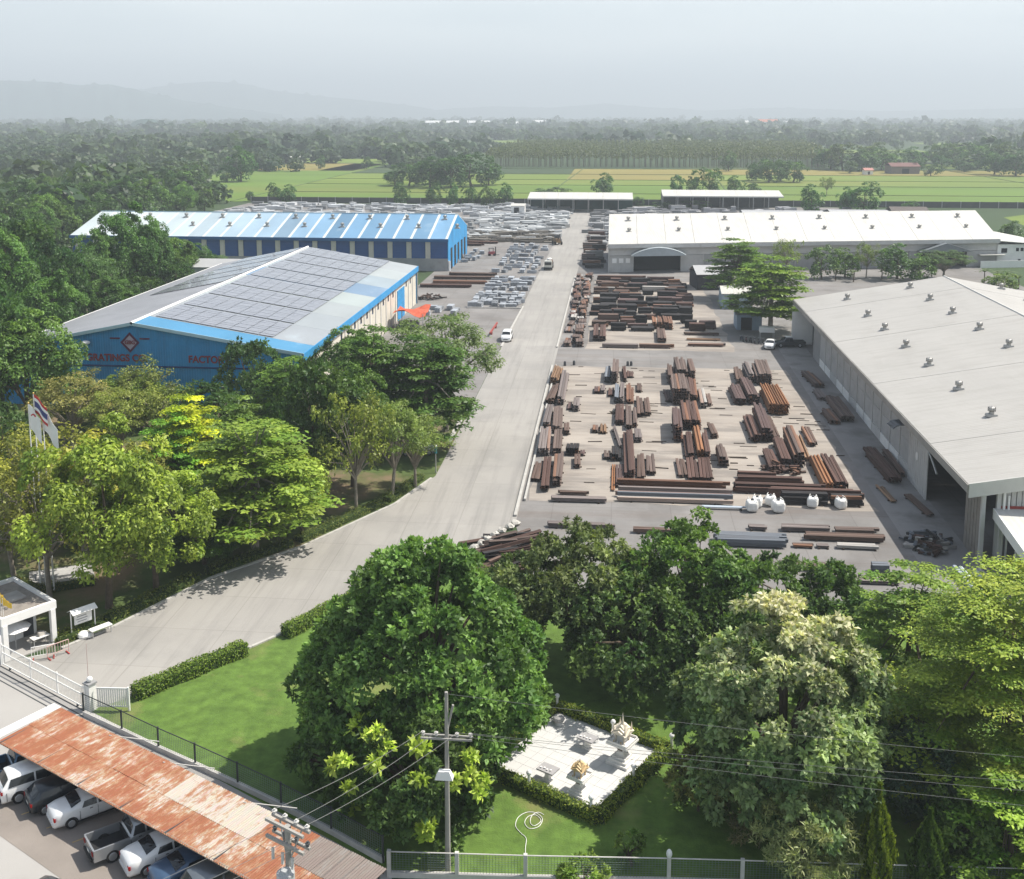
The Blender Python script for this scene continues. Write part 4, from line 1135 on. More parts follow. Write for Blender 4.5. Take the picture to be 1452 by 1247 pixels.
p_ = at(1318, 775); scrap_heap(p_.x, p_.y, 60, 1.9, 2.6, 1.6, 1.8, 'dark heap of scrap parts in front of the shed doorway', None, ('red', 'black', 'slate', 'lightgrey'))
p_ = at(1243, 590); scrap_heap(p_.x, p_.y, 24, 0.9, 3.0, 1.2, 1.8, 'bluish heap of sheet scrap against the shed wall', None, ('slate', 'black', 'pipe'))
p_ = at(612, 424); scrap_heap(p_.x, p_.y, 26, 3.6, 2.2, 1.6, 2.0, 'dark heap of scrap beside the blue hall gable', None, ('black', 'brown'))
for i, (px, py) in enumerate([(664, 786), (673, 780), (683, 774), (692, 768), (702, 762), (712, 756), (722, 750), (731, 745)]):
    p_ = at(px, py)
    mb = MB().ball((0, 0, 0.2), 0.5, 7, 4, 0.6)
    mb.v = [(x + rnd.uniform(-0.09, 0.09), y + rnd.uniform(-0.09, 0.09), z + rnd.uniform(-0.05, 0.05)) for x, y, z in mb.v]
    o = obj('boulder', mb, mat('pale_stone', (0.46, 0.44, 0.40), 0.9, 0.2, 2.0), None, (p_.x, p_.y, 0.05), rnd.uniform(0, 6))
    tag(o, 'pale boulder edging the triangular scrap heap beside the road', 'boulder', 'boulders along the scrap heap')

# big white bags at the front of the yard
BAGM = mat('woven_bag', (0.78, 0.77, 0.74), 0.8, 0.07, 2.0, bump=0.5, bscale=6)
def bulk_bag(px, py, s, label):
    p = at(px, py)
    mb = MB()
    n, m = 16, 9
    vs, fs = [], []
    for j in range(m + 1):
        th = PI * j / m
        for i in range(n):
            ph = 2 * PI * i / n
            e = lambda q: math.copysign(abs(q) ** 0.55, q)
            vs.append((0.56 * e(math.cos(ph)) * abs(math.sin(th)) ** 0.5 + rnd.uniform(-.02, .02), 0.56 * e(math.sin(ph)) * abs(math.sin(th)) ** 0.5 + rnd.uniform(-.02, .02), 0.52 + 0.52 * e(math.cos(th))))
    for j in range(m):
        for i in range(n): fs.append((j * n + i, (j + 1) * n + i, (j + 1) * n + (i + 1) % n, j * n + (i + 1) % n))
    mb.add(vs, fs)
    t = thing('bulk_bag', label, 'bag', (p.x, p.y, 0.03), rnd.uniform(-0.4, 0.4), 'white bulk bags at the front of the yard')
    t.scale = (s, s, s)
    obj('sack', mb, BAGM, t)
    obj('spout', MB().tube((0, 0, 1.0), (0.05, 0, 1.2), 0.16, 0.10, 8), mat('bag_dark', (0.10, 0.10, 0.11), 0.8), t)
    for sx in (-1, 1): obj('strap', MB().path([(sx * 0.42, -0.42, 0.9), (sx * 0.3, -0.3, 1.22), (sx * 0.3, 0.3, 1.22), (sx * 0.42, 0.42, 0.9)], 0.03, 5), BAGM, t)
for px, py, s, l in ((1066, 725, 1.1, 'nearest of the white bulk bags, at the left end of the bags'), (1073, 719, 1.0, 'white bulk bag half hidden behind the leftmost bag'), (1092, 717, 1.0, 'white bulk bag at the back of the middle pair'), (1103, 726, 1.15, 'white bulk bag at the front of the middle pair'), (1152, 719, 1.0, 'sagging white bag on the dark stacks, left of the last bag'), (1192, 721, 1.0, 'white and black bag at the far right of the front row')):
    bulk_bag(px, py, s, l)
for px, py in ((801, 519), (814, 518), (890, 519), (895, 519)):
    p_ = at(px, py)
    tag(obj('bollard', MB().tube((0, 0, 0), (0, 0, 0.6), 0.22, 0.2, 8).ball((0, 0, 0.6), 0.2, 8, 4), DKSTEEL, None, (p_.x, p_.y, 0)), 'small dark bollard on the lane between the two yards', 'bollard', 'dark bollards on the lane')

# galvanised bundles in the works yard
GALV = mat('galvanised_steel', (1, 1, 1), 0.5, 0.25, 1.2, spec=0.4, metal=0.25, tint=True)
gb = MB()
for k in range(6): gb.box((rnd.uniform(-.05, .05), rnd.uniform(-.08, .08), 0.14 + k * 0.16), (1.15, 2.3, 0.11))
for x in (-0.35, 0.35): gb.box((x, 0, 0.5), (0.06, 2.42, 1.02))
GB1 = gb.mesh('grating_bundle'); GB1.materials.append(GALV)
gb = MB()
for k in range(9): gb.box((-0.6 + k * 0.15, rnd.uniform(-.1, .1), 0.5), (0.09, 2.2, 0.9 + rnd.uniform(-.1, .1)))
gb.box((0, 0, 0.06), (1.5, 2.0, 0.1))
GB2 = gb.mesh('grating_bundle'); GB2.materials.append(GALV)
nb_ = 0
for (u0, u1, v0, v1, du, dv, hmax, pr, desc) in ((-29.5, -19.8, 224, 241, 1.55, 2.9, 1, 0.93, 'front block'), (-28.5, -20, 246, 262, 1.7, 3.1, 1, 0.8, 'second block'), (-30, -19.5, 274, 330, 2.3, 4.6, 1, 0.72, 'long back block'), (-43, -36, 292, 318, 2.4, 4.5, 1, 0.6, 'scatter by the blue gable'), (-37.5, -31.5, 214, 222, 1.9, 3.0, 1, 0.7, 'scatter by the orange shelter')):
    u = u0
    while u < u1:
        v = v0
        while v < v1:
            if rnd.random() < pr and nb_ < 330:
                for hgt in range(rnd.randint(1, hmax)):
                    o = bpy.data.objects.new('grating_bundle', rnd.choice([GB1, GB2]))
                    link(o)
                    o.location = (u + rnd.uniform(-.25, .25), v + rnd.uniform(-.4, .4), 0.02 + hgt * 1.06)
                    o.rotation_euler = (0, 0, rnd.choice([0, 0, PI / 2]) + rnd.uniform(-0.25, 0.25))
                    sc_ = rnd.uniform(0.8, 1.15)
                    o.scale = (sc_, sc_, rnd.uniform(0.7, 1.1) if hmax == 1 else 1)
                    q = rnd.uniform(0.26, 0.50)
                    o.color = (q, q * 1.05, q * 1.12, 1)
                    tag(o, f'bundle of galvanised gratings in the {desc} of the works yard', 'grating bundle', f'galvanised bundles, {desc}')
                    nb_ += 1
            v += dv
        u += du
# the densely stored ground behind, beyond counting
V = []
rs = np.random.RandomState(5)
def np_boxes(c, d, rz):
    """Many boxes at once as separate quads: top and four sides."""
    n = len(c)
    ca, sa = np.cos(rz), np.sin(rz)
    def P(sx, sy, sz):
        x, y = sx * d[:, 0] / 2, sy * d[:, 1] / 2
        return np.stack([c[:, 0] + x * ca - y * sa, c[:, 1] + x * sa + y * ca, c[:, 2] + (sz > 0) * d[:, 2]], axis=1)
    q = []
    for f in (((-1, -1, 1), (1, -1, 1), (1, 1, 1), (-1, 1, 1)), ((-1, -1, 0), (1, -1, 0), (1, -1, 1), (-1, -1, 1)), ((1, -1, 0), (1, 1, 0), (1, 1, 1), (1, -1, 1)), ((1, 1, 0), (-1, 1, 0), (-1, 1, 1), (1, 1, 1)), ((-1, 1, 0), (-1, -1, 0), (-1, -1, 1), (-1, 1, 1))):
        q.append(np.stack([P(*s) for s in f], axis=1))
    return np.concatenate(q, axis=1).reshape(-1, 3)
def store(n, u0, u1, v0, v1, h, tint):
    c = np.stack([rs.uniform(u0, u1, n), rs.uniform(v0, v1, n), np.zeros(n)], axis=1)
    d = np.stack([rs.uniform(1.5, 7, n), rs.uniform(0.8, 2.5, n), rs.uniform(0.4, h, n)], axis=1)
    V_ = np_boxes(c, d, rs.normal(0, 0.35, n))
    col = np.repeat(np.array(tint) * rs.uniform(0.4, 1.5, (n, 1)), 5, axis=0)
    return V_, col
vc_, cc_ = zip(*[store(*a) for a in ((230, -54, -19, 345, 440, 1.3, (0.40, 0.41, 0.41)), (150, -48, -20, 338, 366, 1.3, (0.11, 0.095, 0.075)), (520, -160, -20, 400, 478, 1.5, (0.42, 0.43, 0.44)), (160, -8, 18, 330, 450, 2.0, (0.32, 0.32, 0.32)), (260, 5, 95, 385, 460, 2.4, (0.28, 0.28, 0.29)))])
ml = bpy.data.materials.new('stored_goods')
ml.use_nodes = True
a_ = ml.node_tree.nodes.new('ShaderNodeAttribute'); a_.attribute_name = 'Col'
ml.node_tree.links.new(a_.outputs['Color'], ml.node_tree.nodes['Principled BSDF'].inputs['Base Color'])
ml.node_tree.nodes['Principled BSDF'].inputs['Roughness'].default_value = 0.6
stuff('stored_goods', np_mesh('stored_goods', np.concatenate(vc_), 4, np.concatenate(cc_)), ml, 'crowded piles of galvanised steel stored behind the factory halls')

# timber bearers left lying where stacks were lifted away
for i in range(95):
    for _ in range(20):
        u, v = rnd.uniform(-6, 25), rnd.uniform(111, 171)
        if not any(a - 0.8 < u < b + 0.8 and c - 0.3 < v < d + 0.3 for a, b, c, d in boxes): break
    else: continue
    near = min(boxes, key=lambda q: abs((q[0] + q[1]) / 2 - u) + 0.2 * abs((q[2] + q[3]) / 2 - v))
    u = near[1] + rnd.uniform(0.6, 2.2) if rnd.random() < 0.7 else u
    o = obj('timber_bearer', BEARER, None, None, (u, v, 0.03), rnd.gauss(0, 0.06))
    o.scale = (rnd.uniform(0.6, 2.2), rnd.uniform(0.35, 0.7), rnd.uniform(0.3, 0.8))
    tag(o, 'dark timber bearer lying on the pale ground of the storage yard', 'timber', 'timber bearers on the storage ground')

# thinner layers of loose sections lying beside the stacks
loose_sections = 0
for (a, b, c, d) in list(boxes):
    if loose_sections > 44 or c > 172 or a > 26.5 or rnd.random() < 0.25: continue
    W = rnd.uniform(0.5, 1.1)
    side = rnd.choice([-1, 1])
    uc = (b + W / 2 + 0.12) if side > 0 else (a - W / 2 - 0.12)
    L = (d - c) * rnd.uniform(0.5, 0.95)
    vc0 = rnd.uniform(c, d - L)
    if uc < -8.7 or uc > 25.6 or any(uc - W / 2 < q[1] and uc + W / 2 > q[0] and vc0 < q[3] and vc0 + L > q[2] for q in boxes): continue
    boxes.append((uc - W / 2, uc + W / 2, vc0, vc0 + L))
    loose_sections += 1
    steel_stack(uc, vc0 + L / 2, W, L, rnd.uniform(0.3, 0.6), rnd.choice(['red', 'brown', 'mauve', 'purple', 'grey', 'brown']), 'low layer of loose steel sections beside a taller stack in the storage yard', rnd.uniform(-0.03, 0.03), 0.3, 'loose low layers between the stacks')
# ================================================================== vehicles
GLASS = mat('car_glass', (0.015, 0.018, 0.022), 0.08, 0.0, 1.0, spec=0.6)
TYRE = mat('tyre_rubber', (0.018, 0.018, 0.018), 0.85, 0.1, 3.0)
RIM = mat('alloy_rim', (0.45, 0.46, 0.47), 0.35, 0.05, 3.0, metal=0.7)
LAMPR = mat('tail_lamp', (0.30, 0.012, 0.012), 0.25, 0.05)
LAMPW = mat('head_lamp', (0.65, 0.66, 0.66), 0.15, 0.05)
TRIM = mat('black_trim', (0.025, 0.025, 0.027), 0.6, 0.1)
PLATE = mat('number_plate', (0.6, 0.6, 0.58), 0.6)
def paint(name, c, metal=0.0, rough=0.3):
    return mat(name, c, rough, 0.03, 1.5, metal=metal, spec=0.5, coat=0.5)
SHAPES = {  # stations from tail to nose: x, height of roof line, belt, half width
 'sedan': [(-2.30, .72, .70, .62), (-2.24, .98, .93, .78), (-1.80, 1.08, 1.00, .85), (-1.32, 1.11, 1.00, .875), (-0.62, 1.42, .98, .88), (0.05, 1.46, .97, .885), (0.60, 1.42, .96, .885), (1.22, 1.02, .95, .88), (1.75, .93, .88, .86), (2.12, .82, .78, .79), (2.30, .60, .57, .64)],
 'suv': [(-2.30, .75, .72, .70), (-2.26, 1.08, 1.05, .84), (-2.12, 1.14, 1.08, .88), (-1.75, 1.70, 1.10, .90), (-0.6, 1.76, 1.09, .92), (0.35, 1.73, 1.07, .92), (0.70, 1.66, 1.06, .92), (1.25, 1.16, 1.08, .92), (1.80, 1.08, 1.02, .90), (2.18, .95, .90, .83), (2.34, .66, .63, .68)],
 'hatch': [(-1.98, .72, .70, .66), (-1.94, .98, .95, .80), (-1.82, 1.04, .98, .83), (-1.35, 1.44, .99, .85), (-0.4, 1.50, .98, .86), (0.25, 1.49, .97, .86), (0.55, 1.44, .97, .86), (1.10, 1.03, .96, .86), (1.55, .94, .90, .84), (1.82, .82, .78, .77), (1.98, .60, .57, .64)],
 'cab': [(-0.80, 1.02, 1.00, .90), (-0.78, 1.06, 1.00, .90), (-0.72, 1.10, 1.02, .90), (-0.50, 1.68, 1.04, .90), (0.15, 1.72, 1.04, .90), (0.45, 1.70, 1.04, .90), (0.70, 1.64, 1.04, .90), (1.25, 1.17, 1.06, .90), (1.95, 1.08, 1.02, .88), (2.45, .98, .92, .83), (2.62, .68, .65, .72)],
}
def car_loft(st, zb=0.24):
    secs = []
    for x, zt, be, w_ in st:
        if zt - be > 0.22:
            up = [(w_ * .80, zt - .09), (w_ * .60, zt - .015)]
        else:
            up = [(w_ * .90, zt - .02), (w_ * .55, zt + .012)]
        h = [(w_ * .90, zb), (w_ * .985, zb + .16), (w_, zb + (be - zb) * .62), (w_ * .965, be)] + up
        secs.append([(x, y, z) for y, z in h] + [(x, 0, zt + .02)] + [(x, -y, z) for y, z in reversed(h)])
    return secs
def vehicle(kind, pm, label, loc, rz, cat='car', name='parked_car', group=None):
    t = thing(name, label, cat, loc, rz, group)
    shape = {'sedan': 'sedan', 'suv': 'suv', 'hatch': 'hatch'}.get(kind, 'cab')
    st = SHAPES[shape]
    secs = car_loft(st)
    n = len(secs[0])
    mb = MB()
    vs = [p for s in secs for p in s]
    fs = []
    for i in range(len(secs) - 1):
        for j in range(n - 1):
            a = i * n + j
            fs.append((a, a + 1, a + n + 1, a + n))
        fs.append((i * n + n - 1, i * n, (i + 1) * n, (i + 1) * n + n - 1))
    fs += [tuple(range(n - 1, -1, -1)), tuple(range((len(secs) - 1) * n, len(secs) * n))]
    mb.add(vs, fs)
    bm_ = bmesh.new()
    me = mb.mesh('body')
    bm_.from_mesh(me)
    bmesh.ops.recalc_face_normals(bm_, faces=bm_.faces)
    bm_.to_mesh(me)
    bm_.free()
    for p in me.polygons: p.use_smooth = True
    body = obj('body', me, pm, t)
    V_ = Vector
    def lerp(a, b, k): return V_(a).lerp(V_(b), k)
    def pane(name, q, parent, off, inset=0.1, m=GLASS):
        c = sum((V_(p) for p in q), V_()) / 4
        q = [V_(p).lerp(c, inset) + V_(off) for p in q]
        nrm = (q[1] - q[0]).cross(q[3] - q[0]).normalized() * 0.012
        return obj(name, MB().add(q + [p - nrm for p in q], [(0, 1, 2, 3), (7, 6, 5, 4), (0, 4, 5, 1), (1, 5, 6, 2), (2, 6, 7, 3), (3, 7, 4, 0)]), m, parent)
    cabin = [i for i, s in enumerate(st) if s[1] - s[2] > 0.22]
    for side in (0, 1):
        b_, r_ = (3, 4) if side == 0 else (n - 4, n - 5)
        sgn = 1 if side == 0 else -1
        rng = [cabin[0] - 1] + cabin + [cabin[-1] + 1]
        cuts = [(rng[0], cabin[0] + 1), (cabin[0] + 1, cabin[-1] + 1)] if kind != 'cab_single' else [(rng[0], rng[-1])]
        X_ = [s_[0] for s_ in st]
        def on(idx, x): return V_((x, float(np.interp(x, X_, [s_[idx][1] for s_ in secs])), float(np.interp(x, X_, [s_[idx][2] for s_ in secs]))))
        xa, xb = X_[cabin[0] - 1], X_[cabin[-1] + 1]
        ta, tb = X_[cabin[0]] + 0.06, X_[cabin[-1]] - 0.04
        ba, bb = X_[cabin[0]] - 0.14, X_[cabin[-1]] + 0.20
        mid_ = 0.5 * (ta + tb) + (0.12 if kind != 'pickup' else -0.02)
        for b0, b1, t0, t1 in ((ba, mid_ - 0.05, ta, mid_ - 0.05), (mid_ + 0.05, bb, mid_ + 0.05, tb)):
            q = []
            for k in range(4): q.append((on(b_, b0 + (b1 - b0) * k / 3), on(r_, t0 + (t1 - t0) * k / 3)))
            vs2, fs2 = [], []
            for p0, p1 in q:
                p1 = V_((p1.x, p1.y, p1.z))
                vs2 += [p0.lerp(p1, 0.07) + V_((0, sgn * 0.035, 0)), p0.lerp(p1, 0.90) + V_((0, sgn * 0.035, 0))]
            for k in range(3): fs2.append((2 * k, 2 * k + 2, 2 * k + 3, 2 * k + 1) if side else (2 * k + 1, 2 * k + 3, 2 * k + 2, 2 * k))
            obj('window', MB().add(vs2, fs2), GLASS, t)
    c0, c1 = cabin[0], cabin[-1]
    def screen(name, ia, ib, off, k0, k1):
        # curved glass laid over the body between two stations
        idx = list(range(4, n - 4))
        vs2 = []
        for q in idx:
            for k in (k0, k1):
                p = lerp(secs[ia][q], secs[ib][q], k)
                p.y *= 0.92
                vs2.append(p + V_(off))
        obj(name, MB().add(vs2, [(2 * k, 2 * k + 1, 2 * k + 3, 2 * k + 2) for k in range(len(idx) - 1)]), GLASS, t)
    screen('rear_window', c0 - 1, c0, (-0.03, 0, 0.025), 0.08, 0.88)
    screen('windscreen', c1 + 1, c1, (0.03, 0, 0.025), 0.06, 0.92)
    pick = shape == 'cab'
    xr, xf = (-1.75, 1.55) if pick else ((-1.36, 1.36) if kind != 'hatch' else (-1.22, 1.22))
    R_ = 0.36 if kind in ('suv',) or pick else 0.31
    hw = max(s[3] for s in st)
    for x in (xr, xf):
        for sy in (-1, 1):
            y = sy * hw
            wh = obj('wheel', MB().tube((x, y - sy * 0.20, R_), (x, y + sy * 0.015, R_), R_, R_, 18), TYRE, t)
            rb = MB().tube((x, y + sy * 0.012, R_), (x, y + sy * 0.028, R_), R_ * .66, R_ * .60, 14)
            for k in range(5):
                a = 2 * PI * k / 5
                rb.box((x + math.cos(a) * R_ * .36, y + sy * 0.03, R_ + math.sin(a) * R_ * .36), (0.05, 0.02, 0.05))
            obj('rim', rb, RIM, wh)
            ab = MB()
            for k in range(12):
                a0, a1 = PI * k / 12, PI * (k + 1) / 12
                q = [(x + r * math.cos(a), y + sy * 0.008, R_ + r * math.sin(a)) for r, a in ((R_ * 1.03, a0), (R_ * 1.2, a0), (R_ * 1.2, a1), (R_ * 1.03, a1))]
                ab.add(q, [(0, 1, 2, 3)])
            obj('wheel_arch', ab, TRIM, t)
    tail = -2.75 if pick else st[1][0]
    zt_ = st[1][2]
    if pick:
        mb = MB()
        for sy in (-1, 1): mb.box((-1.76, sy * 0.86, 0.72), (1.94, 0.10, 0.66))
        mb.box((-2.70, 0, 0.72), (0.09, 1.7, 0.62))
        mb.box((-1.76, 0, 0.46), (1.94, 1.66, 0.12))
        obj('cargo_bed', mb, pm, t)
        obj('bed_liner', MB().box((-1.76, 0, 0.54), (1.84, 1.6, 0.05)).box((-0.84, 0, 0.78), (0.03, 1.6, 0.5)), TRIM, t)
        tail, zt_ = -2.75, 0.98
    for sy in (-1, 1):
        obj('taillight', MB().box((tail + 0.01, sy * hw * 0.80, zt_ - 0.16), (0.10, 0.24, 0.2)), LAMPR, t)
        xn = st[-2][0]
        obj('headlight', MB().box((xn + 0.02, sy * hw * 0.70, st[-2][2] - 0.10), (0.16, 0.32, 0.13), sy * -0.35), LAMPW, t)
        obj('mirror', MB().box((st[c1 + 1][0] - 0.25, sy * (hw + 0.08), st[c1 + 1][2] + 0.06), (0.12, 0.18, 0.13)), pm, t)
        obj('door_handle', MB().box((-0.25, sy * (hw * 0.985 + 0.01), st[c1][2] - 0.12), (0.16, 0.03, 0.03)), TRIM, t)
        for xs_ in (X_[c1 + 1] - 0.05, mid_, X_[c0] - 0.25):
            obj('door_seam', MB().box((xs_, sy * hw * 0.985, 0.62), (0.018, 0.045, 0.5)), TRIM, t)
        obj('sill_trim', MB().box((0.0, sy * hw * 0.93, 0.27), (2.0 if not pick else 1.9, 0.06, 0.08)), TRIM, t)
    obj('bumper', MB().box((tail - 0.03, 0, 0.42), (0.14, hw * 1.6, 0.16)), TRIM if kind in ('suv',) or pick else pm, t)
    obj('number_plate', MB().box((tail - 0.03, 0, 0.66), (0.03, 0.4, 0.12)), PLATE, t)
    obj('grille', MB().box((st[-1][0] - 0.02, 0, 0.52), (0.05, 0.8, 0.14)), TRIM, t)
    return t

WHITEP = paint('white_car_paint', (0.78, 0.78, 0.77))
A42 = math.radians(42)
ax, nx = Vector((math.cos(A42), math.sin(A42))), Vector((-math.sin(A42), math.cos(A42)))
def parked(wx, wy, kind, pm, label):
    wb = {'sedan': 1.36, 'suv': 1.36, 'hatch': 1.22}.get(kind, 1.75)
    c = Vector((wx, wy)) + ax * wb + nx * 0.88
    return vehicle(kind, pm, label, (c.x, c.y, 0.03), A42, 'pickup truck' if kind == 'pickup' else 'car', 'parked_pickup' if kind == 'pickup' else 'parked_car', 'cars parked under the rusty carport')
parked(-36.4, 57.0, 'pickup', paint('blue_pickup_paint', (0.05, 0.12, 0.20), 0.3), 'blue grey pickup half hidden under the far left end of the carport')
parked(-34.3, 55.8, 'suv', WHITEP, 'white high sided estate car with red tail lamps under the carport edge')
parked(-32.2, 54.9, 'hatch', paint('black_car_paint', (0.016, 0.022, 0.028), 0.2), 'black hatchback parked between two white cars under the carport')
parked(-30.1, 53.9, 'sedan', WHITEP, 'white saloon beside the black hatchback, next to the empty bay')
parked(-26.5, 51.4, 'pickup', paint('silver_paint', (0.36, 0.37, 0.38), 0.5), 'silver grey pickup with an open dark cargo bed')
parked(-24.2, 50.5, 'sedan', WHITEP, 'white saloon between the silver pickup and the blue car')
parked(-22.15, 49.4, 'sedan', paint('blue_car_paint', (0.06, 0.11, 0.19), 0.3), 'slate blue saloon beside the white saloon, under the carport')
parked(-20.1, 48.3, 'suv', paint('grey_car_paint', (0.17, 0.19, 0.21), 0.4), 'grey estate car at the near end of the row')
p_ = at(98, 1288, 0.0)
vehicle('sedan', paint('dark_grey_paint', (0.10, 0.105, 0.11), 0.4), 'dark grey saloon cut off by the bottom edge of the picture', (p_.x, p_.y - 0.6, 0.02), math.radians(-25))
p_ = at(600, 646)
vehicle('sedan', paint('silver_car_paint', (0.45, 0.47, 0.49), 0.5), 'silver saloon parked under the roadside trees by the lamp post', (p_.x - 0.8, p_.y + 0.6, 0.02), 0.2)
p_ = at(717, 486)
vehicle('suv', WHITEP, 'white high roofed car driving on the road beside the red bar', (p_.x, p_.y + 2.2, 0.03), -PI / 2, name='white_car')
p_ = at(1095, 497)
vehicle('sedan', WHITEP, 'white saloon parked in front of the small white covered cart', (p_.x, p_.y + 2.2, 0.03), -PI / 2 - 0.25)
t = vehicle('pickup', paint('dark_truck_paint', (0.03, 0.035, 0.04)), 'dark pickup with a white cab roof beside the shed corner', tuple(at(1118, 492)[:2]) + (0.03,), -PI + 0.1, 'pickup truck', 'parked_pickup')
obj('roof_panel', MB().box((0.1, 0, 1.76), (1.0, 1.3, 0.04)), WHITE, t)
# lorry coming down the road
p_ = at(777, 384)
t = thing('lorry', 'small flatbed lorry with a pale cab and a load on the road', 'lorry', (p_.x, p_.y + 3, 0.03), -PI / 2)
obj('cab', MB().box((2.2, 0, 1.45), (1.7, 2.1, 1.9), top=0.88), paint('cream_paint', (0.62, 0.60, 0.52)), t)
obj('windscreen', MB().box((3.0, 0, 1.75), (0.08, 1.75, 0.75)), GLASS, t)
obj('bumper', MB().box((3.1, 0, 0.55), (0.2, 2.1, 0.5)), TRIM, t)
obj('flatbed', MB().box((-1.2, 0, 0.95), (4.8, 2.2, 0.2)).box((-1.2, 1.05, 1.25), (4.8, 0.08, 0.4)).box((-1.2, -1.05, 1.25), (4.8, 0.08, 0.4)), DKSTEEL, t)
for x in (2.1, -2.4):
    for y in (-0.95, 0.95): obj('wheel', MB().tube((x, y - 0.15, 0.45), (x, y + 0.15, 0.45), 0.45, 0.45, 14), TYRE, t)
lo = thing('lorry_load', 'bundle of brown and white goods stacked on the small lorry', 'load', (p_.x, p_.y + 4.2, 1.08), -PI / 2)
obj('crate', MB().box((0, 0.2, 0.55), (2.6, 1.5, 1.1)), mat('crate_brown', (0.14, 0.09, 0.06), 0.8, 0.2), lo)
obj('sacks', MB().ball((0.4, 0, 1.35), 0.5, 8, 5, 0.7).ball((-0.6, 0.2, 1.3), 0.55, 8, 5, 0.6), WHITE, lo)
# red forklift, excavator-like loader
p_ = at(697, 363)
t = thing('forklift', 'red forklift truck among the galvanised bundles', 'forklift', (p_.x, p_.y, 0.02), 0.3)
obj('body', MB().box((0, 0, 0.85), (2.0, 1.2, 0.9), top=0.85), paint('red_paint', (0.36, 0.035, 0.04)), t)
obj('overhead_guard', MB().box((-0.1, 0, 2.15), (1.4, 1.15, 0.08)), TRIM, t)
for x in (-0.7, 0.5):
    for y in (-0.5, 0.5): obj('guard_post', MB().box((x, y, 1.7), (0.08, 0.08, 0.9)), TRIM, t)
obj('mast', MB().box((1.15, -0.35, 1.3), (0.14, 0.1, 2.5)).box((1.15, 0.35, 1.3), (0.14, 0.1, 2.5)), TRIM, t)
obj('fork', MB().box((1.75, -0.3, 0.25), (1.1, 0.12, 0.06)).box((1.75, 0.3, 0.25), (1.1, 0.12, 0.06)), TRIM, t)
for x in (-0.65, 0.75):
    for y in (-0.55, 0.55): obj('wheel', MB().tube((x, y - 0.1, 0.34), (x, y + 0.1, 0.34), 0.34, 0.34, 12), TYRE, t)
p_ = at(790, 347)
t = thing('loader', 'brown loader standing at the edge of the road far up', 'loader', (p_.x, p_.y, 0.02), -1.2)
obj('body', MB().box((0, 0, 1.3), (3.2, 2.0, 1.2), top=0.85), mat('loader_brown', (0.20, 0.13, 0.07), 0.7, 0.15), t)
obj('cab', MB().box((-0.3, 0, 2.4), (1.3, 1.4, 1.1), top=0.9), DKSTEEL, t)
obj('boom', MB().path([(1.2, 0, 1.8), (2.6, 0, 3.4), (3.9, 0, 1.4)], 0.18, 6), DKSTEEL, t)
for x in (-1.2, 1.2):
    for y in (-1, 1): obj('wheel', MB().tube((x, y - 0.2, 0.55), (x, y + 0.2, 0.55), 0.55, 0.55, 12), TYRE, t)
# covered white cart, parked motorcycles
p_ = at(1089, 484)
t = thing('covered_cart', 'small white covered cart standing behind the white saloon', 'cart', (p_.x, p_.y + 2, 0.03))
obj('cover', MB().box((0, 0, 1.7), (2.6, 1.6, 0.9), top=0.94), WHITE, t)
for x in (-1.2, 1.2):
    for y in (-0.7, 0.7): obj('leg', MB().box((x, y, 0.62), (0.1, 0.1, 1.25)), STEELP, t)
def motorcycle(x, y, rz, c, label):
    t = thing('motorcycle', label, 'motorcycle', (x, y, 0.03), rz, 'motorcycles in front of the blue grey cabin')
    for wx in (-0.6, 0.6):
        wb = MB()
        for k in range(12):
            a0, a1 = 2 * PI * k / 12, 2 * PI * (k + 1) / 12
            wb.tube((wx + 0.28 * math.cos(a0), 0, 0.3 + 0.28 * math.sin(a0)), (wx + 0.28 * math.cos(a1), 0, 0.3 + 0.28 * math.sin(a1)), 0.05, 0.05, 5, False)
        obj('wheel', wb, TYRE, t)
    obj('frame', MB().path([(-0.6, 0, 0.3), (-0.1, 0, 0.6), (0.4, 0, 0.8), (0.6, 0, 0.3)], 0.06, 5).box((0.1, 0, 0.5), (0.5, 0.2, 0.35), top=0.7), paint('moto_' + label[:3] + str(round(c[0], 2)), c), t)
    obj('seat', MB().box((-0.25, 0, 0.78), (0.75, 0.22, 0.1), top=0.8), TRIM, t)
    obj('handlebar', MB().path([(0.42, -0.3, 1.0), (0.45, 0, 0.85), (0.42, 0.3, 1.0)], 0.03, 5), STEELP, t)
for i in range(6):
    p_ = at(1052 + i * 6, 484 + i * 0.8)
    motorcycle(p_.x, p_.y, PI / 2 + rnd.uniform(-0.3, 0.3), [(0.02, 0.03, 0.06), (0.2, 0.03, 0.03), (0.05, 0.05, 0.06), (0.25, 0.25, 0.26), (0.02, 0.08, 0.2), (0.03, 0.03, 0.03)][i], 'parked motorcycle in the row before the blue grey cabin')
p_ = at(695, 478); q_ = at(705, 463)
tag(obj('barrier_bar', MB().box((0, 0, 0.7), (0.25, (q_ - p_).length, 0.3)).box((0, -3, 0.3), (0.3, 0.3, 0.6)).box((0, 3, 0.3), (0.3, 0.3, 0.6)), mat('barrier_red', (0.30, 0.06, 0.05), 0.6, 0.15), None, ((p_ + q_) / 2).to_tuple(), -math.atan2((q_ - p_).x, (q_ - p_).y)), 'long red bar lying along the road edge beside the white car', 'barrier')

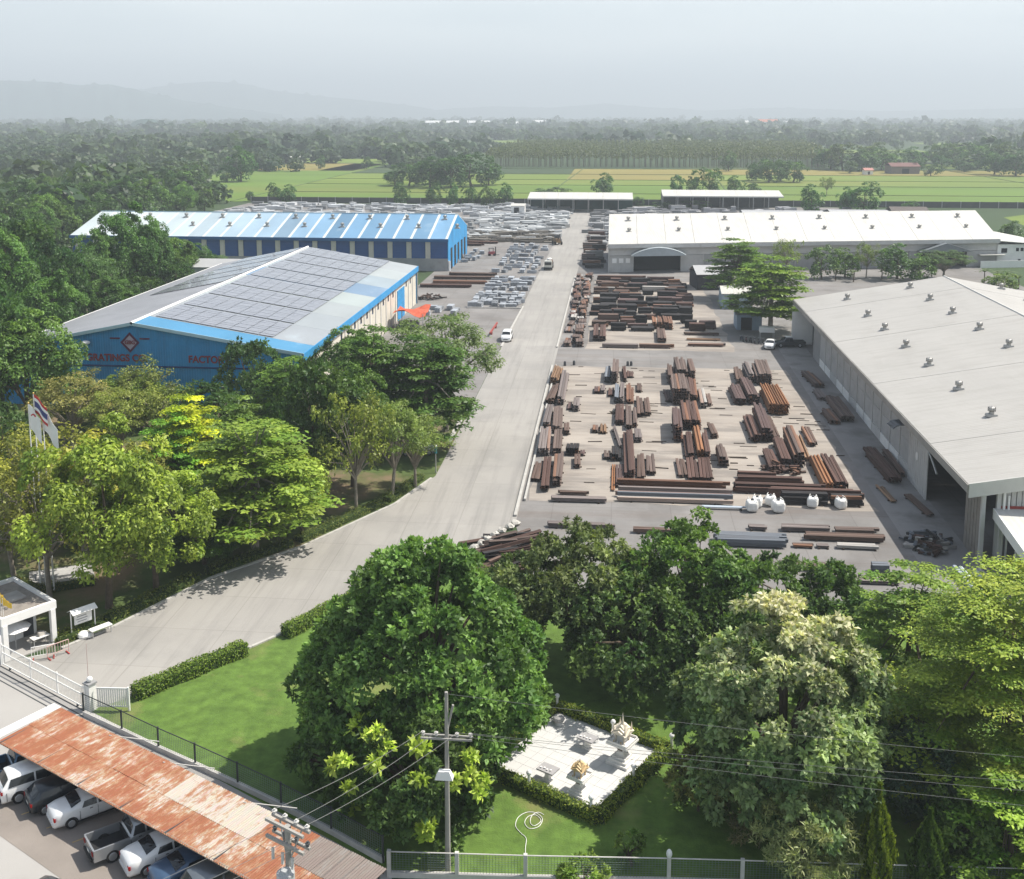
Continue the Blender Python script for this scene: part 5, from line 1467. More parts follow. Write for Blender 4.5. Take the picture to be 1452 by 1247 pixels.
# ================================================================== entrance: guard house, gate, fence, carport
gA, gB = Vector((-44.3, 71.8)), Vector((-42.2, 74.8))
ga = math.atan2(gB.y - gA.y, gB.x - gA.x)
gh = thing('guard_house', 'white flat roofed guard house with an open porch beside the entrance gate', 'guard house', (gA.x, gA.y, 0), ga)
Lg, Dg = 3.7, 6.5
CONCROOF = mat('weathered_roof_slab', (0.28, 0.25, 0.22), 0.9, 0.3, 0.8, stain=((0.12, 0.10, 0.09), 0.8, 0.5, 0.8))
obj('roof_slab', MB().box((Lg / 2, Dg / 2, 3.05), (Lg + 0.1, Dg, 0.14)), CONCROOF, gh)
for c, d in (((Lg / 2, -0.02, 3.1), (Lg + 0.5, 0.22, 0.62)), ((Lg / 2, Dg, 3.1), (Lg + 0.5, 0.22, 0.62)), ((-0.14, Dg / 2, 3.1), (0.22, Dg - 0.24, 0.62)), ((Lg + 0.14, Dg / 2, 3.1), (0.22, Dg - 0.24, 0.62))):
    obj('parapet', MB().box(c, d), WHITE, gh)
obj('upstand', MB().box((Lg * 0.55, 3.4, 3.22), (1.9, 1.6, 0.12)), mat('roof_hatch', (0.35, 0.33, 0.31), 0.8, 0.2), gh)
for x in (0.0, Lg - 0.05): obj('column', MB().box((x, 0.0, 1.4), (0.36, 0.36, 2.8)), WHITE, gh)
obj('column', MB().box((Lg - 0.05, 3.2, 1.4), (0.3, 0.3, 2.8)), WHITE, gh)
obj('room_wall', MB().box((Lg / 2, 2.6, 1.45), (Lg - 0.5, 0.16, 2.9)).box((0.2, 4.4, 1.45), (0.16, 3.6, 2.9)).box((Lg - 0.2, 4.4, 1.45), (0.16, 3.6, 2.9)), WHITE, gh)
wv = obj('window', MB().box((1.5, 2.5, 1.75), (1.3, 0.06, 0.8)), mat('window_frame', (0.2, 0.2, 0.2), 0.5), gh)
obj('pane', MB().box((1.5, 2.46, 1.75), (1.15, 0.03, 0.66)), GLASS, wv)
obj('door', MB().box((2.9, 2.5, 1.05), (0.8, 0.06, 2.1)), DKSTEEL, gh)
obj('floor', MB().box((Lg / 2, 1.2, 0.06), (Lg + 0.5, 3.0, 0.1)), STREET, gh)
um = thing('parasol', 'white square parasol tilted under the guard house porch', 'parasol', (-44.6, 73.3, 0.1), ga)
CANV = mat('white_canvas', (0.80, 0.79, 0.77), 0.8, 0.04)
pb = MB()
apex = (0.2, 0.0, 2.35)
for k in range(8):
    a0, a1 = 2 * PI * k / 8 + PI / 8, 2 * PI * (k + 1) / 8 + PI / 8
    slab(pb, apex, (1.25 * math.cos(a0) + 0.1, 1.25 * math.sin(a0), 1.75), (1.25 * math.cos(a1) + 0.1, 1.25 * math.sin(a1), 1.75), (0.22, 0.01, 2.35), 0.02)
obj('canopy', pb, CANV, um)
obj('pole', MB().tube((0.2, 0, 0), (0.2, 0, 2.35), 0.03), STEELP, um)
dk = thing('table', 'small white table with things on it in the guard house porch', 'table', (-43.0, 74.2, 0.1), ga)
obj('table_top', MB().box((0, 0, 0.74), (1.3, 0.7, 0.05)), WHITE, dk)
for x in (-.58, .58):
    for y in (-.28, .28): obj('leg', MB().box((x, y, 0.36), (0.05, 0.05, 0.72)), STEELP, dk)
tag(obj('storage_box', MB().box((0, 0, 0.14), (0.5, 0.35, 0.28), top=0.9), mat('box_pale', (0.5, 0.47, 0.42), 0.8), None, (-42.9, 74.3, 0.865), ga), 'pale box standing on the porch table', 'box')
def crowd_barrier(px, py, rz, c, label):
    p = at(px, py)
    t = thing('traffic_barrier', label, 'barrier', (p.x, p.y, 0.02), rz, 'barriers inside the gate')
    obj('frame', MB().path([(-0.8, 0, 0.1), (-0.8, 0, 1.05), (0.8, 0, 1.05), (0.8, 0, 0.1)], 0.03, 6).tube((-0.8, 0, 0.35), (0.8, 0, 0.35), 0.025), c, t)
    for k in range(7): obj('bar', MB().tube((-0.6 + 0.2 * k, 0, 0.35), (-0.6 + 0.2 * k, 0, 1.05), 0.015), c, t)
    for x in (-0.7, 0.7): obj('foot', MB().box((x, 0, 0.05), (0.08, 0.6, 0.06)), mat('barrier_foot', (0.4, 0.06, 0.05), 0.6), t)
crowd_barrier(62, 935, 0.5, WHITE, 'white barrier with red feet just inside the gate, on the left')
crowd_barrier(83, 931, 0.9, mat('barrier_pink', (0.6, 0.42, 0.38), 0.6), 'faded red and white barrier just inside the gate, on the right')
YEL = mat('yellow_cloth', (0.72, 0.48, 0.06), 0.8, 0.08)
def small_flag(x, y, z, label):
    t = thing('flag', label, 'flag', (x, y, z), rnd.uniform(-0.4, 0.4), 'yellow flags on the guard house roof')
    obj('pole', MB().tube((0, 0, 0), (0, 0, 1.6), 0.02, 0.015, 5), WHITE, t)
    mb = MB()
    for i in range(5):
        x0, x1 = 0.02 + i * 0.15, 0.02 + (i + 1) * 0.15
        slab(mb, (x0, 0.06 * math.sin(i * 1.3), 1.0 - 0.03 * i), (x1, 0.06 * math.sin((i + 1) * 1.3), 1.0 - 0.03 * (i + 1)), (x1, 0.06 * math.sin((i + 1) * 1.3), 1.55 - 0.06 * (i + 1)), (x0, 0.06 * math.sin(i * 1.3), 1.55 - 0.06 * i), 0.01)
    obj('cloth', mb, YEL, t)
for i in range(8):
    k, l = 0.25 + 0.02 * i, 0.6 + 0.62 * i
    p_ = gA + Vector((math.cos(ga), math.sin(ga))) * (0.25 + 0.1 * (i % 3)) + Vector((-math.sin(ga), math.cos(ga))) * l * 0.9
    small_flag(p_.x, p_.y, 3.1, 'yellow flag in the row along the guard house roof')

bd = thing('notice_board', 'white roofed notice board on two posts beside the entrance road', 'notice board', at(119, 899).to_tuple(), math.atan2(1.2, 0.9))
obj('board', MB().box((0, 0, 1.45), (1.4, 0.08, 1.0)), WHITE, bd)
nb2 = MB()
for r in range(4): nb2.box((-0.1, -0.05, 1.75 - 0.2 * r), (0.9 - 0.15 * (r % 2), 0.01, 0.06))
obj('notice_print', nb2, mat('print_grey', (0.3, 0.3, 0.32), 0.7), bd)
mb = MB()
slab(mb, (-1.0, -0.5, 1.98), (1.0, -0.5, 1.98), (1.0, 0, 2.25), (-1.0, 0, 2.25), 0.04)
slab(mb, (-1.0, 0, 2.25), (1.0, 0, 2.25), (1.0, 0.5, 1.98), (-1.0, 0.5, 1.98), 0.04)
obj('roof', mb, WHITE, bd)
for x in (-0.95, 0.95): obj('post', MB().tube((x, 0, 0), (x, 0, 2.1), 0.05), WHITE, bd)
bn = thing('bench', 'white bench standing at the entrance road edge', 'bench', at(143, 900).to_tuple(), math.atan2(1.4, 1.0))
obj('seat', MB().box((0, 0, 0.62), (1.7, 0.6, 0.07)), WHITE, bn)
for x in (-0.75, 0.75):
    for y in (-0.22, 0.22): obj('leg', MB().box((x, y, 0.3), (0.06, 0.06, 0.6)), STEELP, bn)
sk = obj('sack', MB().ball((0, 0, 0.26), 0.5, 10, 6, 0.6).ball((0.35, 0.1, 0.2), 0.35, 8, 5, 0.6), WHITE, None, at(119, 905).to_tuple())
tag(sk, 'white sack lying on the road edge under the notice board', 'sack')
p_ = at(126, 976)
tag(obj('marker_pole', MB().tube((0, 0, 0), (-0.05, 0.1, 3.3), 0.025, 0.02, 6), mat('pole_pink', (0.5, 0.38, 0.35), 0.6), None, p_.to_tuple()), 'thin pale pole standing on the road beside the gate pillar', 'pole')

# sliding gate on its track
G0, G1 = Vector((-44.2, 71.1)), Vector((-35.2, 65.85))
gl = (G1 - G0).length
gt = thing('sliding_gate', 'long white barred sliding gate across the entrance road', 'gate', (G0.x, G0.y, 0.02), math.atan2(G1.y - G0.y, G1.x - G0.x))
for z in (0.18, 1.05, 1.62): obj('rail', MB().box((gl / 2, 0, z), (gl, 0.06, 0.07)), WHITE, gt)
BAR = MB().tube((0, 0, 0.18), (0, 0, 1.72), 0.018, 0.018, 5).mesh('bar'); BAR.materials.append(WHITE)
n = int(gl / 0.17)
for i in range(n): obj('bar', BAR, None, gt, (0.08 + i * (gl - 0.16) / (n - 1), 0, 0))
for x in (0.05, gl * 0.36, gl * 0.68, gl - 0.05): obj('stile', MB().box((x, 0, 0.95), (0.09, 0.08, 1.6)), WHITE, gt)
for x in (1.0, gl - 1.0): obj('wheel', MB().tube((x, -0.04, 0.08), (x, 0.04, 0.08), 0.09, 0.09, 10), DKSTEEL, gt)
obj('gate_post', MB().box((-0.3, 0.1, 1.1), (0.14, 0.14, 2.2)), WHITE, gt)
tk = MB()
for o_ in (-0.12, -0.55, -1.25): tk.box(((G0.x + G1.x) / 2 + o_ * 0.5, (G0.y + G1.y) / 2 + o_ * 0.86, 0.025), (gl + 1, 0.07, 0.03), math.atan2(G1.y - G0.y, G1.x - G0.x))
o = struct('gate_track', tk, DKSTEEL)
gp = thing('gate_pillar', 'white gate pillar with a round white lamp on top', 'pillar', (-34.95, 66.05, 0), -0.5)
obj('shaft', MB().box((0, 0, 0.95), (0.55, 0.55, 1.9)), WHITE, gp)
obj('cap', MB().box((0, 0, 1.95), (0.68, 0.68, 0.12)), mat('cap_grey', (0.3, 0.3, 0.3), 0.8), gp)
obj('lamp', MB().ball((0, 0, 2.2), 0.2, 12, 8), CANV, gp)
gw = thing('gate_wing', 'short white louvred panel between the pillar and the hedge', 'gate', (-34.5, 66.0, 0.02), 0.05)
for i in range(14): obj('slat', MB().box((0.1 + i * 0.15, 0, 0.95), (0.09, 0.05, 1.25)), WHITE, gw)
for z in (0.3, 1.6): obj('rail', MB().box((1.1, 0, z), (2.2, 0.07, 0.09)), WHITE, gw)
obj('post', MB().box((2.2, 0, 0.85), (0.12, 0.12, 1.7)), WHITE, gw)

FCON = mat('fence_concrete', (0.55, 0.53, 0.50), 0.9, 0.15, 1.0)
FPOST = mat('fence_post', (0.05, 0.055, 0.055), 0.6, 0.1)
WIRE = mat('fence_wire', (0.16, 0.20, 0.19), 0.5, 0.1, metal=0.3)
def fence(name, label, pts, h, wallh, postm, postw=0.1, rail=True):
    t = thing(name, label, 'fence', (pts[0][0], pts[0][1], 0))
    P = [Vector((x - pts[0][0], y - pts[0][1], 0)) for x, y in pts]
    for i in range(len(P) - 1):
        a, b = P[i], P[i + 1]
        ang = math.atan2(b.y - a.y, b.x - a.x)
        c = (a + b) / 2
        L = (b - a).length
        obj('base_wall', MB().box((c.x, c.y, wallh / 2), (L, 0.22, wallh), ang), FCON, t)
        mb = MB()
        for k in range(int(L / 0.16)):
            q = a.lerp(b, (k + 0.5) / int(L / 0.16))
            mb.tube(q + Vector((0, 0, wallh)), q + Vector((0, 0, h)), 0.009, 0.009, 3, False)
        for k in range(9):
            z = wallh + 0.04 + (h - wallh - 0.06) * k / 8
            mb.tube(a + Vector((0, 0, z)), b + Vector((0, 0, z)), 0.009, 0.009, 3, False)
        obj('wire_mesh', mb, WIRE, t)
        if rail: obj('top_rail', MB().tube(a + Vector((0, 0, h)), b + Vector((0, 0, h)), 0.035, 0.035, 6), FPOST if postm is FPOST else FCON, t)
    for q in P: obj('post', MB().box((q.x, q.y, h / 2 + 0.03), (postw, postw, h + 0.1)), postm, t)
    return t
fl = [(-35.1, 65.3), (-31.6, 63.5), (-28.4, 61.8), (-25.4, 60.3), (-22.1, 58.6), (-18.9, 56.9), (-15.4, 54.9), (-12.0, 52.8)]
fence('mesh_fence', 'wire mesh fence on a low white wall between the carport and the lawn', fl, 1.55, 0.32, FPOST, 0.1)
p2 = [at(x, y) for x, y in ((552, 1243), (648, 1246), (745, 1249), (948, 1253), (1052, 1256), (1240, 1262), (1452, 1268))]
fence('roadside_fence', 'low wire fence with pale concrete posts along the near edge of the lawn', [(p.x, p.y) for p in p2], 1.45, 0.3, FCON, 0.2)
for x, y in ((948, 1253),):
    p_ = at(x, y); 
    tag(obj('post_lamp', MB().ball((0, 0, 0.16), 0.16, 10, 6, 1.6), CANV, None, (p_.x, p_.y, 1.56)), 'white bud shaped lamp on a concrete fence post', 'lamp')

# carport
cu_, cd_ = Vector((0.879, -0.476)), Vector((-0.476, -0.879))
cp = thing('carport', 'long carport with a rusty corrugated roof over the parked cars', 'carport', (-34.7, 61.75, 0), math.atan2(-0.476, 0.879))
# local x along the roof, local y towards the fence (so the parking side is -y)
RUST = bpy.data.materials.new('rusty_sheet')
RUST.use_nodes = True
N_, L_ = RUST.node_tree.nodes, RUST.node_tree.links
b_ = N_['Principled BSDF']
b_.inputs['Roughness'].default_value = 0.75
tcn = N_.new('ShaderNodeTexCoord'); tcn.object = cp
def rnoise(scale, st, detail=6, rough=0.65):
    m_ = N_.new('ShaderNodeMapping'); m_.inputs['Scale'].default_value = st
    L_.new(tcn.outputs['Object'], m_.inputs[0])
    n_ = N_.new('ShaderNodeTexNoise'); n_.inputs['Scale'].default_value = scale; n_.inputs['Detail'].default_value = detail; n_.inputs['Roughness'].default_value = rough
    L_.new(m_.outputs[0], n_.inputs['Vector'])
    return n_
oi_ = N_.new('ShaderNodeObjectInfo')
n1, n2, n3 = rnoise(1.0, (3.2, 0.9, 1), 8, 0.75), rnoise(0.3, (1, 1, 1)), rnoise(1.6, (9, 0.7, 1))
ad = N_.new('ShaderNodeMath'); ad.operation = 'MULTIPLY_ADD'; L_.new(n2.outputs['Fac'], ad.inputs[0]); ad.inputs[1].default_value = 0.9; L_.new(n1.outputs['Fac'], ad.inputs[2])
ad2 = N_.new('ShaderNodeMath'); ad2.operation = 'ADD'; L_.new(ad.outputs[0], ad2.inputs[0])
sepc = N_.new('ShaderNodeSeparateColor'); L_.new(oi_.outputs['Color'], sepc.inputs[0]); L_.new(sepc.outputs[0], ad2.inputs[1])
rp = N_.new('ShaderNodeValToRGB')
rp.color_ramp.elements[0].position = 0.545; rp.color_ramp.elements[0].color = (0.56, 0.50, 0.43, 1)
rp.color_ramp.elements[1].position = 0.66; rp.color_ramp.elements[1].color = (0.33, 0.105, 0.04, 1)
e_ = rp.color_ramp.elements.new(0.60); e_.color = (0.42, 0.22, 0.12, 1)
hf_ = N_.new('ShaderNodeMath'); hf_.operation = 'MULTIPLY'; hf_.inputs[1].default_value = 0.5; L_.new(ad2.outputs[0], hf_.inputs[0]); L_.new(hf_.outputs[0], rp.inputs[0])
mm = N_.new('ShaderNodeMix'); mm.data_type = 'RGBA'; mm.blend_type = 'MULTIPLY'; mm.inputs['Factor'].default_value = 0.5
L_.new(rp.outputs[0], mm.inputs['A']); L_.new(n3.outputs['Color'], mm.inputs['B'])
gm = N_.new('ShaderNodeMix'); gm.data_type = 'RGBA'; gm.inputs['B'].default_value = (0.17, 0.155, 0.145, 1)
L_.new(sepc.outputs[2], gm.inputs['Factor']); L_.new(mm.outputs['Result'], gm.inputs['A'])
L_.new(gm.outputs['Result'], b_.inputs['Base Color'])
def corrugated(wd, ln, ribs=5, amp=0.028):
    mb = MB()
    n = ribs * 4
    top = []
    for j, y in enumerate((0, -ln)):
        for i in range(n + 1):
            top.append((wd * i / n, y, amp * math.sin(2 * PI * ribs * i / n)))
    vs = top + [(x, y, z - 0.012) for x, y, z in top]
    fs = []
    m = n + 1
    for i in range(n):
        fs.append((i, m + i, m + i + 1, i + 1))
        fs.append((2 * m + i + 1, 3 * m + i + 1, 3 * m + i, 2 * m + i))
        fs += [(i, i + 1, 2 * m + i + 1, 2 * m + i), (m + i + 1, m + i, 3 * m + i, 3 * m + i + 1)]
    return mb.add(vs, fs)
NS = 36
cw = 27.0 / NS
SH = corrugated(cw + 0.05, 2.22).mesh('roof_sheet'); SH.materials.append(RUST)
for i in range(NS):
    for j in range(2):
        o = obj('roof_sheet', SH, None, cp, (i * cw, -2.1 * j, 2.62 - 0.06 * j + 0.012 * (i % 2) - (0.0 if j == 0 else 0.02) + rnd.uniform(0, 0.012)))
        o.rotation_euler = (0.03, rnd.uniform(-0.006, 0.006), rnd.uniform(-0.004, 0.004))
        pale = 0.13 if (16 < i < 26 and j == 0) else 0
        grey = 0.85 if (i > 29 and j == 0) or (i in (27, 28) and j == 0 and rnd.random() < 0.5) else 0.0
        o.color = (0.295 + rnd.uniform(-0.06, 0.06) - pale, 0, grey, 1)
obj('end_flashing', MB().box((-0.42, -2.15, 2.62), (0.75, 4.4, 0.05)), WHITE, cp)
obj('front_purlin', MB().box((13.5, -4.2, 2.42), (27, 0.1, 0.14)), mat('purlin', (0.25, 0.2, 0.16), 0.8, 0.2), cp)
obj('back_purlin', MB().box((13.5, -0.15, 2.5), (27, 0.1, 0.14)), DKSTEEL, cp)
for i in range(8):
    x = 0.3 + i * 3.77
    obj('post', MB().box((x, -0.2, 1.22), (0.12, 0.12, 2.44)), DKSTEEL, cp)
    obj('rafter', MB().box((x, -2.2, 2.46), (0.09, 4.1, 0.12)), DKSTEEL, cp)
for x in (6.5, 11.5, 18.2): obj('brace', MB().tube((x - 1.2, -0.3, 2.66), (x + 0.9, 1.7, 1.95), 0.03), FCON, cp)
BAYL = mat('bay_line', (0.45, 0.33, 0.15), 0.8, 0.2)
bl = MB()
for i in range(9):
    a = Vector((-35.6, 55.9)) + Vector((2.06, -1.03)) * i
    c = a + ax * 1.6
    bl.box((c.x, c.y, 0.033), (3.4, 0.09, 0.006), A42)
struct('bay_lines', bl, BAYL)

# ================================================================== poles and wires
PCON = mat('pole_concrete', (0.33, 0.315, 0.29), 0.9, 0.12, 1.0)
CERA = mat('insulator', (0.55, 0.53, 0.5), 0.3, 0.1)
PA = Vector((-8.4, 52.4, 0))
up = thing('utility_pole', 'concrete power pole with a crossarm and a white floodlight in front of the trees', 'utility pole', PA.to_tuple())
obj('shaft', MB().tube((0, 0, 0), (0, 0, 10.3), 0.16, 0.09, 8), PCON, up)
for y in (-0.16, 0.16): obj('crossarm', MB().box((0, y, 7.75), (2.7, 0.09, 0.10)), PCON, up)
obj('slant_brace', MB().tube((0.35, 0, 9.6), (-0.1, 0.1, 7.6), 0.06), PCON, up)
insA = [(-1.25, 0), (-0.55, 0), (0.55, 0), (1.25, 0)]
for x, y in insA: obj('insulator', MB().tube((x, y, 7.82), (x, y, 8.05), 0.07, 0.05, 8).tube((x, y, 7.98), (x, y, 8.02), 0.11, 0.11, 8), CERA, up)
fl_ = obj('floodlight', MB().box((-0.1, -0.3, 5.85), (0.95, 0.5, 0.42), top=0.6), WHITE, up)
obj('lamp_arm', MB().tube((0, 0, 5.95), (-0.1, -0.3, 5.95), 0.04), STEELP, up)
PB = Vector((-14.0, 42.9, 0))
ub = thing('utility_pole', 'nearer power pole whose double crossarms stand over the rusty roof', 'utility pole', PB.to_tuple(), math.atan2(-0.476, 0.879))
obj('shaft', MB().tube((0, 0, 0), (0, 0, 9.0), 0.2, 0.14, 8), PCON, ub)
for z in (9.0, 8.2):
    for y in (-0.2, 0.2): obj('crossarm', MB().box((0, y, z), (2.3, 0.12, 0.13)), PCON, ub)
    for x in (-1.0, -0.35, 0.35, 1.0):
        obj('insulator', MB().tube((x, 0.2, z + 0.06), (x, 0.2, z + 0.32), 0.07, 0.05, 8).tube((x, 0.2, z + 0.2), (x, 0.2, z + 0.24), 0.12, 0.12, 8), CERA if z > 8.5 else DKSTEEL, ub)
obj('strut', MB().tube((-0.7, 0.2, 9.0), (-0.1, 0, 7.4), 0.04).tube((0.7, 0.2, 9.0), (0.1, 0, 7.4), 0.04), STEELP, ub)
for x in (-0.6, 0.0, 0.6): obj('cutout_fuse', MB().tube((x, -0.35, 7.9), (x + 0.1, -0.45, 7.45), 0.07, 0.07, 8), CERA, ub)
obj('transformer', MB().tube((0.25, -0.45, 5.9), (0.25, -0.45, 7.1), 0.4, 0.4, 14).tube((0.25, -0.45, 7.1), (0.25, -0.45, 7.25), 0.28, 0.2, 12), mat('transformer_grey', (0.42, 0.43, 0.43), 0.5), ub)
CABLE = mat('cable', (0.16, 0.16, 0.155), 0.6, 0.05)
def wire(a, b, sag, label, group, r=0.012):
    pts = []
    a, b = Vector(a), Vector(b)
    for k in range(25):
        q = k / 24
        p = a.lerp(b, q)
        p.z -= sag * 4 * q * (1 - q)
        pts.append(p - a)
    o = obj('power_line', MB().path(pts, r, 4), CABLE, None, a.to_tuple())
    tag(o, label, 'power line', group)
rb_ = Matrix.Rotation(math.atan2(-0.476, 0.879), 3, 'Z')
for k, ((x, y), xb) in enumerate(zip(insA[:3], (-1.0, 0.35, 1.0))):
    e = PB + rb_ @ Vector((xb, 0.2, 9.3))
    wire(PA + Vector((x, y, 8.05)), e, 0.25, 'power line between the two concrete poles, ' + ('leftmost', 'middle', 'rightmost')[k] + ' of three', 'lines between the poles', 0.014)
    for kk in range(1):
        e2 = PB + rb_ @ Vector((xb, 0.2, 8.5))
        wire(e2, e2 + Vector((-16, -14, -0.5)), 0.4, 'power line running off to the lower left from the double crossarms', 'lines leaving lower left')
PR = Vector((33.0, 48.8, 0))
for k, (z0, z1, dx) in enumerate(((10.2, 10.1, 0), (8.05, 9.3, 1.25), (8.05, 8.6, 0.55), (8.0, 7.5, -0.55))):
    wire(PA + Vector((dx, 0, z0)), PR + Vector((0, 0, z1)), 0.35, 'power line stretched before the trees towards the right, ' + ('topmost', 'second', 'third', 'lowest')[k] + ' of four', 'lines to the right', 0.011)
ur = thing('utility_pole', 'concrete power pole beyond the right edge of the picture', 'utility pole', PR.to_tuple())
obj('shaft', MB().tube((0, 0, 0), (0, 0, 10.3), 0.19, 0.12, 8), PCON, ur)

# lamp post at the road bend
p_ = at(618, 671)
lp = thing('lamp_post', 'slim grey lamp post with a teal head at the bend of the road', 'street lamp', p_.to_tuple())
obj('shaft', MB().tube((0, 0, 0), (0, 0, 3.0), 0.07, 0.05, 8), STEELP, lp)
obj('lamp_head', MB().tube((0, 0, 2.3), (0, 0, 3.1), 0.17, 0.15, 8), mat('teal_paint', (0.03, 0.16, 0.18), 0.5), lp)
obj('lamp_cap', MB().ball((0, 0, 3.15), 0.2, 8, 4, 0.6), CANV, lp)

# flagpoles
plp = at(88, 822)
pl = thing('flag_plinth', 'grey stone plinth under the three flagpoles', 'plinth', plp.to_tuple(), 0.5)
obj('slab', MB().box((0, 0, 0.2), (5.2, 3.6, 0.4)), mat('plinth_stone', (0.33, 0.32, 0.31), 0.8, 0.15, 1.0), pl)
obj('step', MB().box((0, 0.3, 0.5), (4.0, 1.6, 0.2)), mat('plinth_stone2', (0.40, 0.39, 0.38), 0.8, 0.15, 1.0), pl)
def cloth_strip(mb, L, z0, z1, sag, ph, n=12):
    for i in range(n):
        f = lambda q: (q * L * 0.93, 0.16 * L * 0.4 * math.sin(q * 6 + ph) * q, -sag * q ** 1.4)
        a, b = f(i / n), f((i + 1) / n)
        slab(mb, (a[0], a[1], z0 + a[2]), (b[0], b[1], z0 + b[2]), (b[0], b[1], z1 + b[2]), (a[0], a[1], z1 + a[2]), 0.012)
    return mb
def flagpole(px, py, ptop, label, flabel, cols, L, Hf, sag, drop=0.05, mark=None):
    p = at(px, py)
    h = height_at(px, py, ptop)
    t = thing('flagpole', label, 'flagpole', (p.x, p.y, 0.2), 0, None)
    obj('pole', MB().tube((0, 0, 0), (0, 0, h - 0.2), 0.07, 0.04, 8), WHITE, t)
    obj('finial', MB().ball((0, 0, h - 0.15), 0.09, 8, 5), mat('brass', (0.5, 0.35, 0.12), 0.4, metal=0.8), t)
    f = thing('flag', flabel, 'flag', (p.x + 0.06, p.y, h - drop), -0.55)
    zt = 0
    tot = sum(c[1] for c in cols)
    for nm, q, c in cols:
        hh = Hf * q / tot
        obj(nm, cloth_strip(MB(), L, zt - hh, zt, sag, 0.6), c, f)
        zt -= hh
    if mark:
        obj('emblem', MB().path([(0.5 + 0.6 * k / 6, -0.12, -Hf * 0.40 + 0.14 * math.sin(PI * k / 6)) for k in range(7)], 0.06, 5), mark, f)
FR, FB = mat('flag_red', (0.50, 0.05, 0.05), 0.8), mat('flag_blue', (0.06, 0.07, 0.20), 0.8)
flagpole(66, 838, 557, 'tallest white flagpole, the middle one of three', 'red, white and blue striped flag on the middle pole', [('stripe', 1, FR), ('stripe', 1, CANV), ('stripe', 2, FB), ('stripe', 1, CANV), ('stripe', 1, FR)], 1.9, 1.55, 0.9)
flagpole(58, 836, 571, 'left white flagpole of the three', 'white flag with a red mark on the left pole', [('cloth', 1, CANV)], 1.7, 2.1, 1.0, mark=FR)
flagpole(77, 840, 576, 'right white flagpole of the three', 'plain white flag hanging from the right pole', [('cloth', 1, CANV)], 2.1, 1.9, 1.5)

# ================================================================== shrine court
SO = Vector((-2.0, 63.0))
sa = math.radians(-30.6)
PAVE = mat('court_paving', (0.56, 0.555, 0.54), 0.8, 0.05, 0.4, stain=((0.47, 0.465, 0.45), 0.6, 0.52, 0.6))
pd = thing('shrine_court', 'square pale paved court inside a clipped hedge', 'paved court', (SO.x, SO.y, 0), sa)
PT = MB().box((0, 0, 0.1), (0.765, 0.765, 0.2)).mesh('paving_slab'); PT.materials.append(PAVE)
for i in range(10):
    for j in range(10):
        obj('paving_slab', PT, None, pd, (-3.51 + i * 0.78, -3.51 + j * 0.78, rnd.uniform(-0.003, 0.003)))
RS = Matrix.Rotation(sa, 2)
def sl(px, py, z=0.2): return at(px, py, z)
GOLD = mat('gold_paint', (0.60, 0.44, 0.24), 0.5, 0.2, 3.0)
SWHITE = mat('shrine_white', (0.80, 0.78, 0.74), 0.6, 0.06, 2.0)
def spirit_house(px, py, s, roofm, label, tall=True):
    p = sl(px, py)
    t = thing('spirit_house', label, 'spirit house', p.to_tuple(), sa)
    t.scale = (s, s, s)
    for k, (w_, z0, z1) in enumerate(((1.5, 0, 0.18), (1.22, 0.18, 0.34), (0.95, 0.34, 0.5))): obj('plinth_step', MB().box((0, 0, (z0 + z1) / 2), (w_, w_, z1 - z0)), SWHITE, t)
    cb = MB().box((0, 0, 0.65), (0.6, 0.6, 0.3), top=0.8).box((0, 0, 0.95), (0.46, 0.46, 0.3)).box((0, 0, 1.2), (0.62, 0.62, 0.2))
    obj('pedestal', cb, SWHITE, t)
    for k in range(4):
        a = PI / 2 * k
        obj('pedestal_niche', MB().box((0.25 * math.cos(a), 0.25 * math.sin(a), 0.95), (0.05, 0.3, 0.2), a), mat('niche_bronze', (0.13, 0.10, 0.07), 0.6), t)
    obj('platform', MB().box((0, 0, 1.36), (1.5, 1.5, 0.12)), SWHITE, t)
    for k in range(4):
        a = PI / 2 * k + PI / 4
        obj('platform_rail', MB().box((0.7 * math.cos(a - PI / 4), 0.7 * math.sin(a - PI / 4), 1.5), (0.05, 1.3, 0.14), a - PI / 4), SWHITE, t)
        obj('column', MB().box((0.42 * math.cos(a), 0.42 * math.sin(a), 1.72), (0.1, 0.1, 0.6)), roofm, t)
    obj('cell', MB().box((0, 0, 1.7), (0.5, 0.5, 0.56)), SWHITE, t)
    rf = MB()
    z = 2.02
    for w_, h in ((1.0, 0.24), (0.74, 0.24), (0.48, 0.22)):
        for q in range(2):
            a = PI / 2 * q
            ca, sa_ = math.cos(a), math.sin(a)
            pr = [(-w_ / 2, 0), (w_ / 2, 0), (0, h)]
            vs = [(x * ca - e * sa_, x * sa_ + e * ca, z + zz) for e in (-w_ * 0.55, w_ * 0.55) for x, zz in pr]
            rf.add(vs, [(0, 1, 2), (5, 4, 3), (0, 2, 5, 3), (1, 4, 5, 2), (0, 3, 4, 1)])
        z += h * 0.62
    ro = obj('tiered_roof', rf, roofm, t)
    sp = MB()
    for x, y in ((-.4, -.4), (.4, -.4), (.4, .4), (-.4, .4)): sp.tube((x, y, 2.1), (x * 1.02, y * 1.02, 2.62 if tall else 2.35), 0.07, 0.01, 6)
    sp.tube((0, 0, 2.5), (0, 0, 3.25 if tall else 2.8), 0.1, 0.01, 6)
    obj('spire', sp, roofm, ro)
    for k in range(5): obj('figurine', MB().tube((-0.5 + k * 0.25, -0.62, 1.42), (-0.5 + k * 0.25, -0.62, 1.62), 0.05, 0.03, 6).ball((-0.5 + k * 0.25, -0.62, 1.65), 0.045, 6, 4), GOLD if k % 2 else SWHITE, t)
